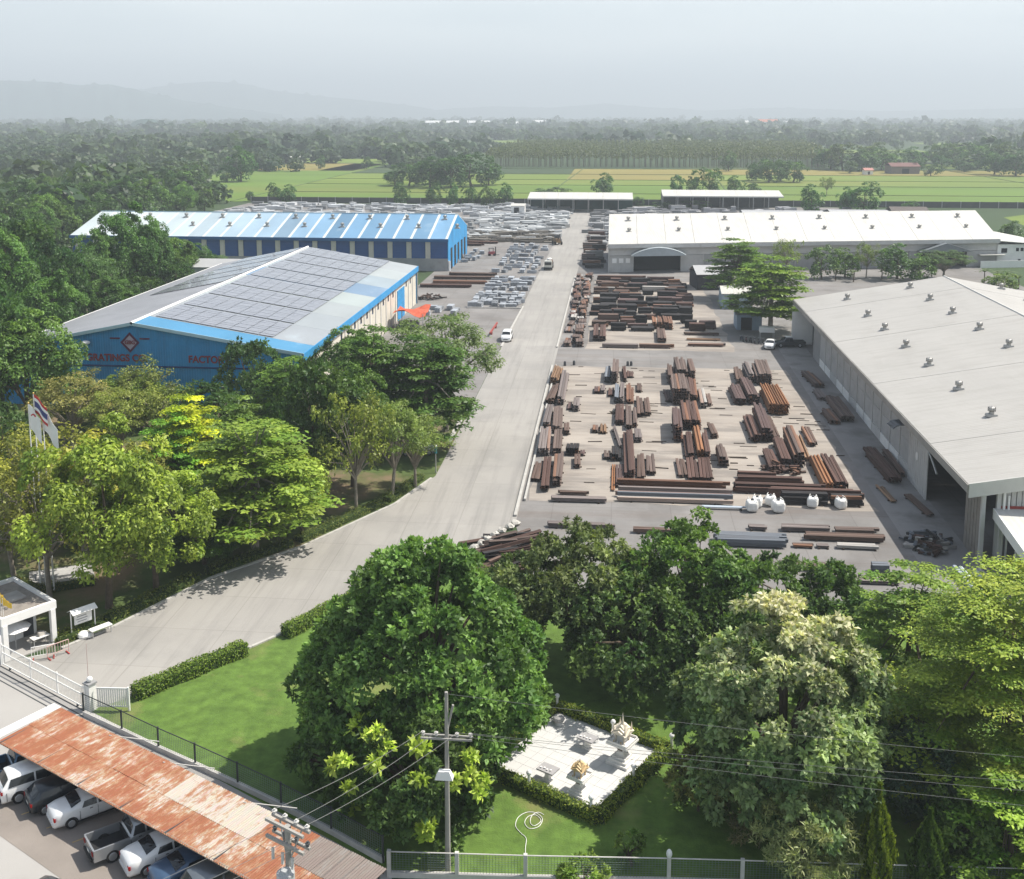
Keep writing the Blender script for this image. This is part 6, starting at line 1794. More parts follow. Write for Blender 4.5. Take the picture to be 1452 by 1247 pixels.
spirit_house(882, 1080, 1.0, mat('white_gold', (0.74, 0.66, 0.54), 0.5, 0.15, 3.0), 'tall white spirit house with pale gold spires at the back of the court')
spirit_house(822, 1124, 0.78, GOLD, 'smaller spirit house with a golden roof at the front of the court', False)
def altar_table(px, py, label):
    p = sl(px, py)
    t = thing('altar_table', label, 'altar table', p.to_tuple(), sa)
    obj('table_top', MB().box((0, 0, 0.72), (1.15, 0.85, 0.09)), mat('altar_stone', (0.36, 0.35, 0.35), 0.6, 0.1, 2.0), t)
    obj('pedestal', MB().box((0, 0, 0.34), (0.34, 0.3, 0.68), top=0.8), SWHITE, t)
    obj('foot', MB().box((0, 0, 0.05), (0.6, 0.5, 0.1)), SWHITE, t)
    for k in range(4): obj('offering_bowl', MB().tube((-0.36 + k * 0.22, -0.2 + 0.06 * (k % 2), 0.765), (-0.36 + k * 0.22, -0.2 + 0.06 * (k % 2), 0.84), 0.04, 0.065, 8), SWHITE, t)
altar_table(777, 1106, 'low stone altar table with bowls, the nearer one on the left')
altar_table(833, 1061, 'low stone altar table with bowls, the one at the back of the court')
for i, (px, py) in enumerate(((790, 1012), (869, 1050), (952, 1070), (750, 1124), (676, 1092), (838, 1160), (898, 1114), (798, 1020))):
    p_ = sl(px, py, 0.0)
    if i == 7:
        t = thing('stone_urn', 'round stone urn in the far corner of the shrine court', 'urn', sl(px - 6, py + 6).to_tuple())
        obj('bowl', MB().ball((0, 0, 0.35), 0.42, 12, 6, 0.6), mat('urn_grey', (0.36, 0.35, 0.34), 0.8, 0.15), t)
        obj('base', MB().tube((0, 0, 0), (0, 0, 0.15), 0.3, 0.2, 10), SWHITE, t)
        continue
    where = ['at the far corner', 'behind the tall spirit house', 'at the right corner', 'at the near left edge', 'at the left corner', 'at the near corner', 'on the near right edge'][i]
    t = thing('garden_lamp', f'white post lamp with a round globe {where} of the shrine court', 'lamp', p_.to_tuple())
    obj('post', MB().tube((0, 0, 0), (0, 0, 1.15), 0.11, 0.08, 8), SWHITE, t)
    obj('globe', MB().ball((0, 0, 1.28), 0.17, 10, 6), CANV, t)
# hose on the grass
hp = [(0.0, 0.0)]
p0 = at(746, 1225)
pts = [at(x, y) for x, y in ((746, 1228), (745, 1205), (746, 1190), (738, 1182), (731, 1172), (735, 1160), (747, 1153), (760, 1154), (769, 1162), (764, 1173), (751, 1176), (744, 1168), (749, 1159), (760, 1157), (767, 1165), (758, 1172), (752, 1168), (754, 1158), (763, 1153), (772, 1157))]
sp_ = []
for i in range(len(pts) - 1):                            # smooth the run of the hose
    a0, a1, a2, a3 = pts[max(i - 1, 0)], pts[i], pts[i + 1], pts[min(i + 2, len(pts) - 1)]
    for k in range(6):
        q = k / 6
        sp_.append(0.5 * (2 * a1 + (a2 - a0) * q + (2 * a0 - 5 * a1 + 4 * a2 - a3) * q * q + (3 * a1 - a0 - 3 * a2 + a3) * q ** 3))
hb = MB().path([p - p0 + Vector((0, 0, 0.04)) for p in sp_], 0.019, 6)
tag(obj('garden_hose', hb, WHITE, None, p0.to_tuple()), 'white garden hose coiled on the grass in front of the court', 'hose')
# ================================================================== hedges
def hedge(label, pts, wd, h, ca=(0.10, 0.18, 0.026), cb=(0.24, 0.31, 0.05), leaf=0.16, dens=125, seed=1, cat='hedge', rough=0.06):
    rs = np.random.RandomState(seed)
    t = thing('hedge', label, cat, (pts[0][0], pts[0][1], 0))
    core = MB()
    Vs, Cs = [], []
    for i in range(len(pts) - 1):
        a, b = np.array(pts[i], float) - np.array(pts[0]), np.array(pts[i + 1], float) - np.array(pts[0])
        L = np.linalg.norm(b - a)
        e = (b - a) / L
        nrm = np.array([-e[1], e[0]])
        c = (a + b) / 2
        core.box((c[0], c[1], h * 0.45), (L, wd * 0.86, h * 0.9), math.atan2(e[1], e[0]))
        for face, area in (('top', L * wd), ('l', L * h), ('r', L * h), ('e0', wd * h), ('e1', wd * h)):
            m = int(area * dens)
            if m < 1: continue
            s, q = rs.uniform(0, 1, m), rs.uniform(0, 1, m)
            wob = rs.normal(0, rough, m) + rough * 1.2 * np.sin(s * L * 1.7 + i)
            if face == 'top':
                P = np.stack([a[0] + e[0] * s * L + nrm[0] * (q - .5) * wd, a[1] + e[1] * s * L + nrm[1] * (q - .5) * wd, h + wob], 1); Nn = np.array([0, 0, 1.0])
            elif face in 'lr':
                sg = 1 if face == 'l' else -1
                P = np.stack([a[0] + e[0] * s * L + nrm[0] * sg * (wd / 2 + wob), a[1] + e[1] * s * L + nrm[1] * sg * (wd / 2 + wob), q * h], 1); Nn = np.array([nrm[0] * sg, nrm[1] * sg, 0.2])
            else:
                sg = -1 if face == 'e0' else 1
                o = a if face == 'e0' else b
                P = np.stack([o[0] + e[0] * sg * wob + nrm[0] * (s - .5) * wd, o[1] + e[1] * sg * wob + nrm[1] * (s - .5) * wd, q * h], 1); Nn = np.array([e[0] * sg, e[1] * sg, 0.2])
            Nv = unit(Nn + 0.55 * rs.normal(size=P.shape))
            T = unit(np.cross(Nv, rs.normal(size=P.shape)))
            Lf = leaf * rs.uniform(0.7, 1.4, m)
            Vs.append(leaf_quads(P, T, Nv, Lf, Lf * 0.55, rs))
            hue = np.clip(rs.normal(0.45, 0.28, m), 0, 1)[:, None]
            Cs.append((np.array(ca) + (np.array(cb) - np.array(ca)) * hue) * rs.uniform(0.75, 1.25, (m, 1)))
    obj('branches', core, mat('hedge_inside', (0.035, 0.06, 0.012), 0.95, 0.3, 3.0), t)
    obj('foliage', np_mesh('foliage', np.concatenate(Vs), 4, np.concatenate(Cs)), LEAF, t)
    return t
hedge('clipped hedge along the entrance road, the piece nearest the gate', [(-32.6, 67.6), (-27.2, 74.6)], 1.0, 0.95, seed=2)
hedge('clipped hedge along the entrance road, the piece running up to the big tree', [(-24.9, 77.4), (-21.0, 84.2), (-19.0, 91.0)], 1.0, 0.9, seed=3)
hc = [SO + RS @ Vector(q) for q in ((-4.2, -4.2), (4.2, -4.2), (4.2, 4.2), (-4.2, 4.2))]
hedge('clipped square hedge around the paved shrine court', [tuple(q) for q in (hc[0], hc[1], hc[2], hc[3], hc[0])], 0.65, 0.72, (0.11, 0.18, 0.026), (0.30, 0.33, 0.05), 0.14, 150, 4)
hedge('low hedge below the scrap heap at the road bend', [(-13.0, 92.0), (-10.2, 89.6), (-6.0, 87.2)], 1.1, 0.6, seed=5, rough=0.16)
def inset(p, q, d):
    v = Vector(q) - Vector(p); v.normalize()
    return Vector((-v.y, v.x)) * d
for k in range(len(LEFT_EDGE) - 1):
    a, b = Vector(LEFT_EDGE[k]), Vector(LEFT_EDGE[k + 1])
    o = inset(a, b, 1.1)
    hedge(f'low planting strip behind the kerb of the entrance road, {ORD[k]} piece from the guard house', [tuple(a.lerp(b, 0.04) + o), tuple(a.lerp(b, 0.93) + o)], 1.1, 0.5, (0.07, 0.11, 0.02), (0.20, 0.22, 0.045), 0.16, 80, 10 + k, rough=0.14)
hedge('low hedge around the flagpole plinth', [(plp.x - 4, plp.y - 1.2), (plp.x - 0.5, plp.y - 2.6), (plp.x + 3.2, plp.y - 0.6)], 0.9, 0.55, (0.06, 0.08, 0.015), (0.19, 0.17, 0.03), 0.15, 90, 20, rough=0.12)

# ================================================================== trees
def tree_thing(label, x, y, rz, trunk_me, crown_me, barkm, scale=(1, 1, 1), tint=(1, 1, 1), group=None, name='tree'):
    t = thing(name, label, 'tree', (x, y, 0), rz, group)
    t.scale = scale
    if trunk_me is not None: obj('trunk', trunk_me, barkm, t)
    o = obj('crown', crown_me, LEAF, t)
    o.color = (*tint, 1)
    return t
G_A, G_B = (0.040, 0.075, 0.018), (0.10, 0.15, 0.035)
LIB = {}
def lib(kind, variant):
    key = (kind, variant)
    if key in LIB: return LIB[key]
    rs = np.random.RandomState(100 + 17 * variant + sum(map(ord, kind)))
    R, Hh = 5.0, 10.0
    if kind == 'broad':
        C, Rk = dome_clumps(rs, 115, R, 3.9, 6.0, 0.23, 0.26)
        V_, c_ = foliage(rs, C, Rk, 150, 0.35, G_A, G_B, (0, 0, 5))
        tb = trunk_mb(rs, C, 0, 0.26, 3.2, 9)
    elif kind == 'dark':
        C, Rk = dome_clumps(rs, 100, R, 4.1, 5.7, 0.24, 0.18)
        V_, c_ = foliage(rs, C, Rk, 20, 0.40, (0.026, 0.050, 0.016), (0.07, 0.105, 0.03), (0, 0, 4.5), tuft=6)
        tb = trunk_mb(rs, C, 0, 0.3, 2.6, 8)
    elif kind == 'loose':
        C, Rk = dome_clumps(rs, 62, R, 3.6, 6.2, 0.20, 0.3, inner=0.3)
        V_, c_ = foliage(rs, C, Rk, 60, 0.36, (0.075, 0.10, 0.022), (0.17, 0.19, 0.045), (0, 0, 5), lo=0.2, outw=0.3)
        tb = trunk_mb(rs, C, 0, 0.2, 3.4, 26, twigs=2)
    elif kind == 'tier':
        C, Rk = tier_clumps(rs, R, 3.0, 9.7, 9, 11, 0.28, 0.55, 0.14)
        V_, c_ = foliage(rs, C, Rk, 110, 0.40, (0.055, 0.095, 0.018), (0.14, 0.185, 0.04), (0, 0, 6), upn=1.6, lo=0.2, outw=0.2)
        tb = trunk_mb(rs, C, 0, 0.24, 6.5, 26)
    elif kind == 'feather':
        C, Rk = dome_clumps(rs, 85, R, 3.3, 6.4, 0.24, 0.25, zmin=-0.5, flat=0.4)
        V_, c_ = foliage(rs, C, Rk, 100, 0.30, (0.055, 0.085, 0.028), (0.12, 0.155, 0.055), (0, 0, 5), upn=1.1, lo=0.2, outw=0.3)
        tb = trunk_mb(rs, C, 0, 0.26, 3.0, 22, twigs=2)
    elif kind == 'mid':
        C, Rk = dome_clumps(rs, 44, R, 4.5, 4.9, 0.34, 0.28, zmin=-0.95, gaps=2)
        V_, c_ = foliage(rs, C, Rk, 38, 0.85, (0.030, 0.055, 0.018), (0.075, 0.11, 0.03), (0, 0, 4.5))
        tb = trunk_mb(rs, C, 0, 0.3, 2.5, 5)
    LIB[key] = (tb.mesh('trunk'), np_mesh('crown', V_, 4, c_))
    return LIB[key]
def tree(kind, px, pyb, pyt, wpx, label, tint=(1, 1, 1), variant=None, group=None, bark=None):
    p = at(px, pyb)
    r = wpx / 2 * dist(p) / 1552
    h = height_at(px, pyb, pyt)
    # keep stems clear of the buildings and roads
    if -87 < p.x < -40.5 and 138 < p.y < 229: p.x = -88 - r * 0.4
    v = rnd.randint(0, 1) if variant is None else variant
    a, b = lib(kind, v)
    return tree_thing(label, p.x, p.y, rnd.uniform(0, 6.28), a, b, bark or (PALE_BARK if kind in ('loose', 'tier', 'feather') else BARK), (r / 5.5, r / 5.5, h / 9.9), tint, group)

# ---- large trees in the foreground ---------------------------------------------
def hero(label, px, pyb, rad, Hh, C, Rk, m, leaf, ca, cb, mid, r_tr, fork, nl, seed, barkm=BARK, twigs=0, **kw):
    p = at(px, pyb)
    rs = np.random.RandomState(seed)
    V_, c_ = foliage(rs, C, Rk, m, leaf, ca, cb, mid, **kw)
    return tree_thing(label, p.x, p.y, 0, trunk_mb(rs, C, 0, r_tr, fork, nl, twigs=twigs).mesh('trunk'), np_mesh('crown', V_, 4, c_), barkm)
rs = np.random.RandomState(11)
C, Rk = dome_clumps(rs, 270, 7.3, 7.6, 6.2, 0.15, 0.12, inner=0.62, zmin=-0.42, gaps=3)
k_ = 1 - 0.40 * np.clip((C[:, 2] - 6.0) / 8, 0, 1)
C[:, :2] *= k_[:, None]
hero('huge round green tree on the lawn behind the power pole', 605, 1080, 8.1, 13.9, C, Rk, 36, 0.40, (0.045, 0.088, 0.022), (0.105, 0.17, 0.042), (0, 0, 4.5), 0.45, 4.2, 26, 12, twigs=0, tuft=7, var=0.34)
C, Rk = dome_clumps(rs, 110, 4.5, 3.3, 3.3, 0.19, 0.2, inner=0.5, zmin=-0.8)
hero('dark leafy mango tree around the foot of the power pole', 588, 1168, 5.4, 7, C, Rk, 22, 0.36, (0.028, 0.055, 0.016), (0.075, 0.115, 0.03), (0, 0, 2.5), 0.3, 2.0, 14, 13, tuft=7, var=0.3)
C2 = unit(rs.normal(size=(70, 3)) + np.array([0.1, -0.7, 0.55])) * np.array([4.5, 4.5, 3.4]) + np.array([0, 0, 3.2])
p_ = at(575, 1212)
rs2 = np.random.RandomState(5)
sel = C2[rs2.choice(70, 30, replace=False)]
V_, c_ = foliage(rs2, sel, np.full((30, 3), 0.42), 10, 0.46, (0.16, 0.22, 0.03), (0.30, 0.36, 0.07), (0, 0, 2.0), tuft=6, ratio=0.42)
last = bpy.context.scene.objects[-1]
mango = [o for o in COL.objects if o.get('label') == 'dark leafy mango tree around the foot of the power pole'][0]
obj('young_leaves', np_mesh('young_leaves', V_, 4, c_), LEAF, mango)
C, Rk = dome_clumps(rs, 60, 2.9, 2.2, 2.2, 0.2, 0.2, inner=0.5, zmin=-0.8)
hero('low dark tree at the left foot of the huge round tree, by the mesh fence', 475, 1112, 4, 5, C, Rk, 22, 0.34, (0.030, 0.06, 0.018), (0.085, 0.13, 0.035), (0, 0, 2), 0.2, 1.5, 10, 14, tuft=6)
for i, (px, py, R_, Hc, zc, n, lab, ca, cb, sd) in enumerate((
    (815, 945, 5.4, 4.7, 5.4, 130, 'dense dark tree with small olive leaves, left of the middle clump', (0.040, 0.060, 0.022), (0.115, 0.135, 0.05), 21),
    (905, 972, 5.6, 3.6, 4.0, 110, 'low dark tree in the middle of the clump behind the court', (0.026, 0.050, 0.016), (0.085, 0.125, 0.035), 22),
    (972, 948, 4.9, 4.9, 5.9, 125, 'tall dark tree with fresh green tips at the centre of the clump', (0.026, 0.055, 0.014), (0.095, 0.15, 0.03), 23),
    (1040, 960, 5.2, 3.9, 4.4, 110, 'glossy dark tree between the tall dark tree and the flowering mango', (0.026, 0.052, 0.014), (0.09, 0.14, 0.03), 24),
    (1130, 905, 5.2, 2.7, 3.3, 90, 'dark spreading tree behind the flowering mango', (0.024, 0.05, 0.014), (0.075, 0.12, 0.03), 25),
    (745, 905, 3.4, 3.0, 3.4, 60, 'small dark tree beside the right flank of the huge round tree', (0.035, 0.06, 0.02), (0.10, 0.135, 0.045), 26))):
    C, Rk = dome_clumps(rs, n, R_, Hc, zc, 0.20, 0.2, inner=0.5, zmin=-0.85)
    hero(lab, px, py, R_, 10, C, Rk, 24, 0.36, ca, cb, (0, 0, zc * 0.7), 0.28, 2.4, 12, sd, tuft=7, var=0.32)
C, Rk = dome_clumps(rs, 240, 6.2, 6.6, 6.2, 0.16, 0.14, inner=0.52, zmin=-0.85, gaps=3)
k_ = 1 - 0.25 * np.clip((C[:, 2] - 6.0) / 7, 0, 1)
C[:, :2] *= k_[:, None]
hero('big mango tree crowned with pale cream blossom', 1108, 1165, 6.9, 13, C, Rk, 32, 0.38, (0.055, 0.092, 0.034), (0.18, 0.22, 0.095), (0, 0, 4.5), 0.4, 3.5, 20, 31, tuft=7, var=0.35, topcol=(0.60, 0.56, 0.38), topz=(8.2, 13.4), droop=0.25)
C, Rk = tier_clumps(rs, 8.0, 2.4, 14.0, 13, 14, 0.21, 0.50, 0.12)
hero('tall yellow green tree with flat layered sprays at the right edge', 1425, 1138, 7.6, 15.2, C, Rk, 330, 0.26, (0.08, 0.13, 0.018), (0.205, 0.235, 0.036), (0, 0, 8), 0.24, 11.5, 16, 32, twigs=0, upn=1.8, lo=0.15, outw=0.15, var=0.25)
C, Rk = tier_clumps(rs, 4.6, 2.5, 9.8, 8, 9, 0.24, 0.55, 0.13)
hero('bright green layered tree just behind the tall yellow green tree', 1280, 1000, 4.6, 10, C, Rk, 170, 0.34, (0.06, 0.11, 0.018), (0.17, 0.22, 0.035), (0, 0, 6), 0.2, 7, 26, 33, twigs=0, upn=1.8, lo=0.15, outw=0.15)
C, Rk = tier_clumps(rs, 3.9, 1.4, 6.2, 5, 9, 0.26, 0.45, 0.13)
hero('low fresh green layered tree in the bottom right corner', 1432, 1240, 4.4, 6, C, Rk, 190, 0.30, (0.065, 0.125, 0.018), (0.18, 0.25, 0.035), (0, 0, 4), 0.16, 4.5, 14, 35, twigs=0, upn=1.8, lo=0.15, outw=0.15)
def cypress(px, py, pyt, wd, label, seed, ca, cb):
    p = at(px, py)
    h = height_at(px, py, pyt)
    r = wd / 2 * dist(p) / 1552
    rs = np.random.RandomState(seed)
    n = 9000
    z = rs.uniform(0.02, 1, n) ** 0.9
    prof = np.clip(np.sin(np.clip(z * 1.12, 0, 1) ** 0.8 * PI) * 0.55 + (1 - z) * 0.55, 0.05, 1)
    a = rs.uniform(0, 2 * PI, n)
    st = 1 + 0.16 * np.sin(a * 7 + z * 9) + 0.1 * np.sin(a * 13 - z * 21)
    rr = r * prof * st * rs.uniform(0.75, 1.05, n)
    P = np.stack([rr * np.cos(a), rr * np.sin(a), z * h], 1)
    Nn = unit(np.stack([np.cos(a), np.sin(a), np.full(n, 0.3)], 1) + 0.4 * rs.normal(size=(n, 3)))
    T = unit(np.stack([0.3 * np.cos(a), 0.3 * np.sin(a), np.ones(n)], 1) + 0.3 * rs.normal(size=(n, 3)))
    L = rs.uniform(0.16, 0.34, n)
    hue = np.clip(0.4 + 0.45 * (st - 1) / 0.2 + rs.normal(0, 0.2, n), 0, 1)[:, None]
    col = (np.array(ca) + (np.array(cb) - np.array(ca)) * hue) * rs.uniform(0.8, 1.2, (n, 1))
    t = tree_thing(label, p.x, p.y, 0, MB().tube((0, 0, 0), (0, 0, h * 0.9), 0.12, 0.03, 7).mesh('trunk'), np_mesh('crown', leaf_quads(P, T, Nn, L, L * 0.35, rs), 4, col), BARK, name='conifer')
    return t
cypress(1240, 1256, 1110, 42, 'slim columnar conifer with bright green flanks', 41, (0.07, 0.12, 0.015), (0.27, 0.33, 0.04))
cypress(1313, 1262, 1146, 46, 'slim darker columnar conifer to the right of the bright one', 42, (0.045, 0.09, 0.018), (0.12, 0.19, 0.04))
def bush(px, py, pyt, wd, label, seed, ca, cb, n=40, m=14, leaf=0.3, tuft=7, ratio=0.3, name='shrub', bare=False):
    p = at(px, py)
    h = max(0.8, height_at(px, py, pyt))
    r = wd / 2 * dist(p) / 1552
    rs = np.random.RandomState(seed)
    C, Rk = dome_clumps(rs, n, r, h * 0.5, h * 0.52, 0.28, 0.2, inner=0.4, zmin=-0.9)
    V_, c_ = foliage(rs, C, Rk, m, leaf, ca, cb, (0, 0, h * .3), tuft=tuft, ratio=ratio, var=0.3)
    t = thing(name, label, 'shrub', (p.x, p.y, 0))
    obj('stems', trunk_mb(rs, C, 0, 0.07, h * 0.25, 16, twigs=2 if bare else 0), PALE_BARK if bare else BARK, t)
    obj('foliage', np_mesh('foliage', V_, 4, c_), LEAF, t)
bush(1140, 1252, 1128, 112, 'pale narrow leaved shrub at the fence below the flowering mango', 51, (0.08, 0.10, 0.04), (0.20, 0.21, 0.09), 50, 16, 0.34, 8, 0.2)
bush(1078, 1190, 1112, 95, 'brownish green narrow leaved shrub left of the pale shrub', 52, (0.07, 0.075, 0.03), (0.17, 0.15, 0.07), 36, 14, 0.32, 8, 0.22)
bush(1285, 1150, 1050, 120, 'blue green shrub behind the columnar conifers', 53, (0.035, 0.06, 0.035), (0.09, 0.125, 0.075), 50, 16, 0.36, 7, 0.3)
bush(990, 1150, 1058, 90, 'bush with tan new leaves beside the right corner of the court', 54, (0.05, 0.075, 0.02), (0.17, 0.155, 0.05), 40, 14, 0.3, 6, 0.45)
bush(895, 1228, 1183, 34, 'small clipped bush alone on the grass', 55, (0.05, 0.09, 0.02), (0.13, 0.18, 0.04), 20, 14, 0.2, 6, 0.45)
bush(702, 868, 826, 60, 'bare greyish shrub below the scrap heap', 56, (0.11, 0.11, 0.06), (0.20, 0.18, 0.11), 20, 4, 0.2, 4, 0.3, bare=True)
bush(1400, 1225, 1130, 130, 'dark undergrowth bush below the yellow green tree', 57, (0.03, 0.06, 0.014), (0.09, 0.13, 0.03), 50, 14, 0.32, 6, 0.45)
bush(1300, 1080, 985, 120, 'dark bush with pale dry tips behind the conifers', 58, (0.03, 0.05, 0.02), (0.12, 0.12, 0.06), 40, 12, 0.32, 6, 0.45)
bush(830, 1256, 1232, 80, 'bright low shrub overhanging the fence near the hose', 59, (0.07, 0.12, 0.02), (0.18, 0.24, 0.05), 24, 12, 0.24, 6, 0.4)
bush(1200, 1010, 960, 90, 'dark low bush under the flowering mango', 60, (0.026, 0.05, 0.016), (0.08, 0.12, 0.03), 30, 12, 0.32, 6, 0.45)

# ---- roadside trees of the park on the left ---------------------------------------
YG = (1.55, 1.25, 0.8)
for row in (
    ('loose', 70, 846, 640, 175, 'half bare pale tree beside the flagpoles', (0.95, 0.85, 0.8), 0),
    ('broad', 155, 862, 625, 185, 'yellow green large leaved tree behind the notice board', (2.0, 1.6, 1.05), 0),
    ('broad', 222, 838, 668, 170, 'yellow green tree right of the notice board tree', (1.95, 1.6, 0.95), 1),
    ('loose', 20, 822, 640, 170, 'thin yellow green tree at the left edge behind the guard house', (1.2, 1.05, 0.7), 1),
    ('loose', 120, 780, 600, 200, 'pale yellowish tree right of the flags', (1.45, 1.2, 0.8), 0),
    ('loose', 205, 765, 628, 130, 'tree with bare grey branches among the yellow green trees', (0.9, 0.8, 0.7), 1),
    ('tier', 362, 784, 600, 235, 'bright green tree with flat layered boughs by the entrance road', (1.25, 1.2, 0.9), 0),
    ('tier', 272, 728, 566, 140, 'tree with vivid yellow top behind the layered tree', (2.7, 2.05, 0.55), 1),
    ('tier', 248, 740, 590, 120, 'fresh green layered tree left of the yellow tree', (0.95, 1.3, 0.7), 1),
    ('broad', 428, 757, 645, 95, 'small light green tree standing by the kerb', (1.9, 1.5, 0.8), 1),
    ('loose', 505, 727, 548, 125, 'open crowned tree with a forked trunk on the grass strip', (0.95, 0.95, 0.8), 0),
    ('feather', 556, 706, 560, 110, 'slender straight trunked tree near the road bend', (1.1, 1.1, 0.75), 1),
    ('feather', 589, 691, 582, 95, 'small roadside tree nearest the lamp post', (1.2, 1.15, 0.8), 0),
    ('feather', 632, 612, 434, 165, 'large grey green tree leaning over the road', (0.85, 0.88, 0.85), 1),
    ('tier', 605, 640, 478, 175, 'dark green layered tree at the road bend', (0.55, 0.68, 0.7), 1),
    ('tier', 530, 640, 470, 140, 'dark green layered tree left of the road bend tree', (0.6, 0.72, 0.7), 0),
    ('dark', 450, 700, 512, 160, 'dense very dark round tree in the middle of the park', (0.95, 0.98, 0.9), 0),
    ('broad', 500, 690, 535, 110, 'dark tree behind the forked open tree', (0.75, 0.8, 0.7), 1),
    ('tier', 345, 715, 565, 120, 'mid green layered tree behind the bright layered tree', (0.8, 0.85, 0.8), 1),
    ('dark', 362, 612, 484, 105, 'dark bluish tree in front of the blue gable end', (0.9, 1.0, 1.1), 1),
    ('broad', 440, 575, 464, 150, 'deep green tree against the solar roof edge', (0.65, 0.75, 0.6), 0),
    ('broad', 395, 590, 480, 100, 'deep green tree left of the one against the solar roof edge', (0.6, 0.7, 0.6), 1),
    ('broad', 505, 570, 472, 110, 'deep green tree right of the one against the solar roof edge', (0.7, 0.8, 0.65), 1),
    ('tier', 410, 640, 510, 130, 'green feathery tree above the dense dark round tree', (0.75, 0.88, 0.7), 0),
    ('broad', 272, 580, 480, 130, 'light leaved tree covering part of the red lettering', (1.1, 1.15, 1.1), 0),
    ('loose', 205, 610, 515, 110, 'dull olive tree under the blue gable end', (0.75, 0.75, 0.85), 1),
    ('feather', 105, 640, 528, 130, 'pinkish olive tree behind the flags', (1.5, 1.05, 0.9), 0),
    ('feather', 170, 660, 545, 110, 'olive tree right of the pinkish one', (1.35, 1.15, 0.7), 1),
    ('broad', 40, 620, 455, 150, 'fresh green tree at the left edge above the flags', (0.95, 1.0, 0.9), 1),
    ('dark', 10, 700, 575, 110, 'shaded dark tree at the left edge below the flags', (1.0, 1.0, 1.0), 0),
    ('broad', 290, 690, 590, 100, 'dark green tree between the yellow tree and the gable', (0.65, 0.72, 0.6), 0),
    ('dark', 575, 610, 520, 120, 'dark shaded tree filling the gap behind the bend trees', (0.9, 0.95, 0.8), 1),
    ('broad', 90, 770, 690, 120, 'low yellow green tree in the shade behind the flag plinth', (1.5, 1.2, 0.6), 1),
    ('broad', 290, 800, 740, 110, 'low green tree in the shade beneath the layered tree', (0.8, 0.9, 0.7), 0),
    ('broad', 190, 605, 532, 110, 'small olive tree below the lettering of the blue gable', (1.1, 1.0, 0.7), 1),
    ('loose', 232, 650, 540, 120, 'open olive tree between the yellow tree and the blue gable', (0.9, 0.9, 0.8), 0),
    ('dark', 305, 650, 548, 130, 'dark tree in the shade right of the yellow tree', (0.85, 0.95, 0.85), 0),
    ('broad', 130, 610, 548, 110, 'dull green tree at the left foot of the blue gable', (0.95, 0.9, 0.7), 0),
    ('tier', 395, 730, 600, 110, 'soft green layered tree right of the bright layered tree', (1.0, 1.0, 0.85), 1),
    ('loose', 30, 760, 600, 150, 'thin branched tree at the left edge beside the flags', (1.0, 0.9, 0.8), 0),
    ('tier', 1092, 472, 368, 150, 'broad spreading tree with layered boughs over the small sheds', (0.95, 1.0, 0.75), 0),
    ('tier', 1045, 425, 340, 108, 'smaller spreading layered tree behind the broad one', (0.8, 0.9, 0.75), 1),
    ('loose', 1115, 392, 336, 44, 'thin pale tree before the long white shed wall', (0.85, 0.95, 0.9), 0),
    ('mid', 1165, 396, 350, 48, 'grey green tree before the long white shed, first of the row', (1.2, 1.25, 1.3), 0),
    ('mid', 1198, 394, 354, 44, 'grey green tree before the long white shed, second of the row', (1.2, 1.25, 1.2), 1),
    ('loose', 1228, 394, 346, 44, 'thin grey green tree before the long white shed, third of the row', (0.7, 0.8, 0.8), 1),
    ('mid', 1272, 396, 348, 62, 'round dark tree before the long white shed, fourth of the row', (0.95, 1.15, 1.0), 1),
    ('feather', 1338, 396, 354, 72, 'spreading grey green tree before the gabled canopy', (0.6, 0.7, 0.7), 0),
    ('mid', 1306, 400, 366, 46, 'small bush like tree left of the gabled canopy', (1.1, 1.2, 1.0), 0),
    ('mid', 1435, 345, 315, 36, 'tree behind the right end of the long white shed', (1.0, 1.1, 0.9), 1),
    ('mid', 1420, 420, 388, 50, 'dull green bush beside the palms at the shed ridge', (1.5, 1.4, 1.1), 0),
): tree(*row[:6], row[6], row[7])

# palms by the shed
def palm(px, py, pyt, label):
    p = at(px, py)
    h = height_at(px, py, pyt)
    t = thing('palm', label, 'palm', (p.x, p.y, 0), rnd.uniform(0, 6), 'banana palms behind the big shed')
    obj('trunk', MB().path([(0, 0, 0), (0.1, 0, h * 0.3), (0.1, 0.1, h * 0.6)], 0.16, 7, 0.1), BARK, t)
    mb = MB()
    for k in range(11):
        a = 2 * PI * k / 11 + rnd.uniform(-.2, .2)
        el = rnd.uniform(0.5, 1.2)
        prev = None
        for q in range(6):
            s = q / 5
            L = h * 0.55
            c = Vector((math.cos(a) * s * L * math.cos(el * (1 - s * 0.6)), math.sin(a) * s * L * math.cos(el * (1 - s * 0.6)), h * 0.6 + s * L * math.sin(el) * 0.8 - s * s * L * 0.5))
            wd_ = 0.36 * math.sin(PI * (0.12 + 0.85 * s)) * L * 0.35
            n_ = Vector((-math.sin(a), math.cos(a), 0)) * wd_
            if prev: mb.add([prev[0], c - n_, c + n_, prev[1]], [(0, 1, 2, 3)])
            prev = (c - n_, c + n_)
    m_ = mb.mesh('fronds')
    ca_ = m_.color_attributes.new('Col', 'FLOAT_COLOR', 'POINT')
    for e in ca_.data: e.color = (0.10 * rnd.uniform(.7, 1.3), 0.135, 0.05, 1)
    obj('fronds', m_, LEAF, t)
for px, py, pt_ in ((1250, 398, 366), (1185, 398, 374), (1395, 404, 374), (1412, 402, 378), (1428, 406, 376), (1444, 410, 384), (1210, 400, 378)): palm(px, py, pt_, 'leafy banana palm in the strip behind the big pale shed')

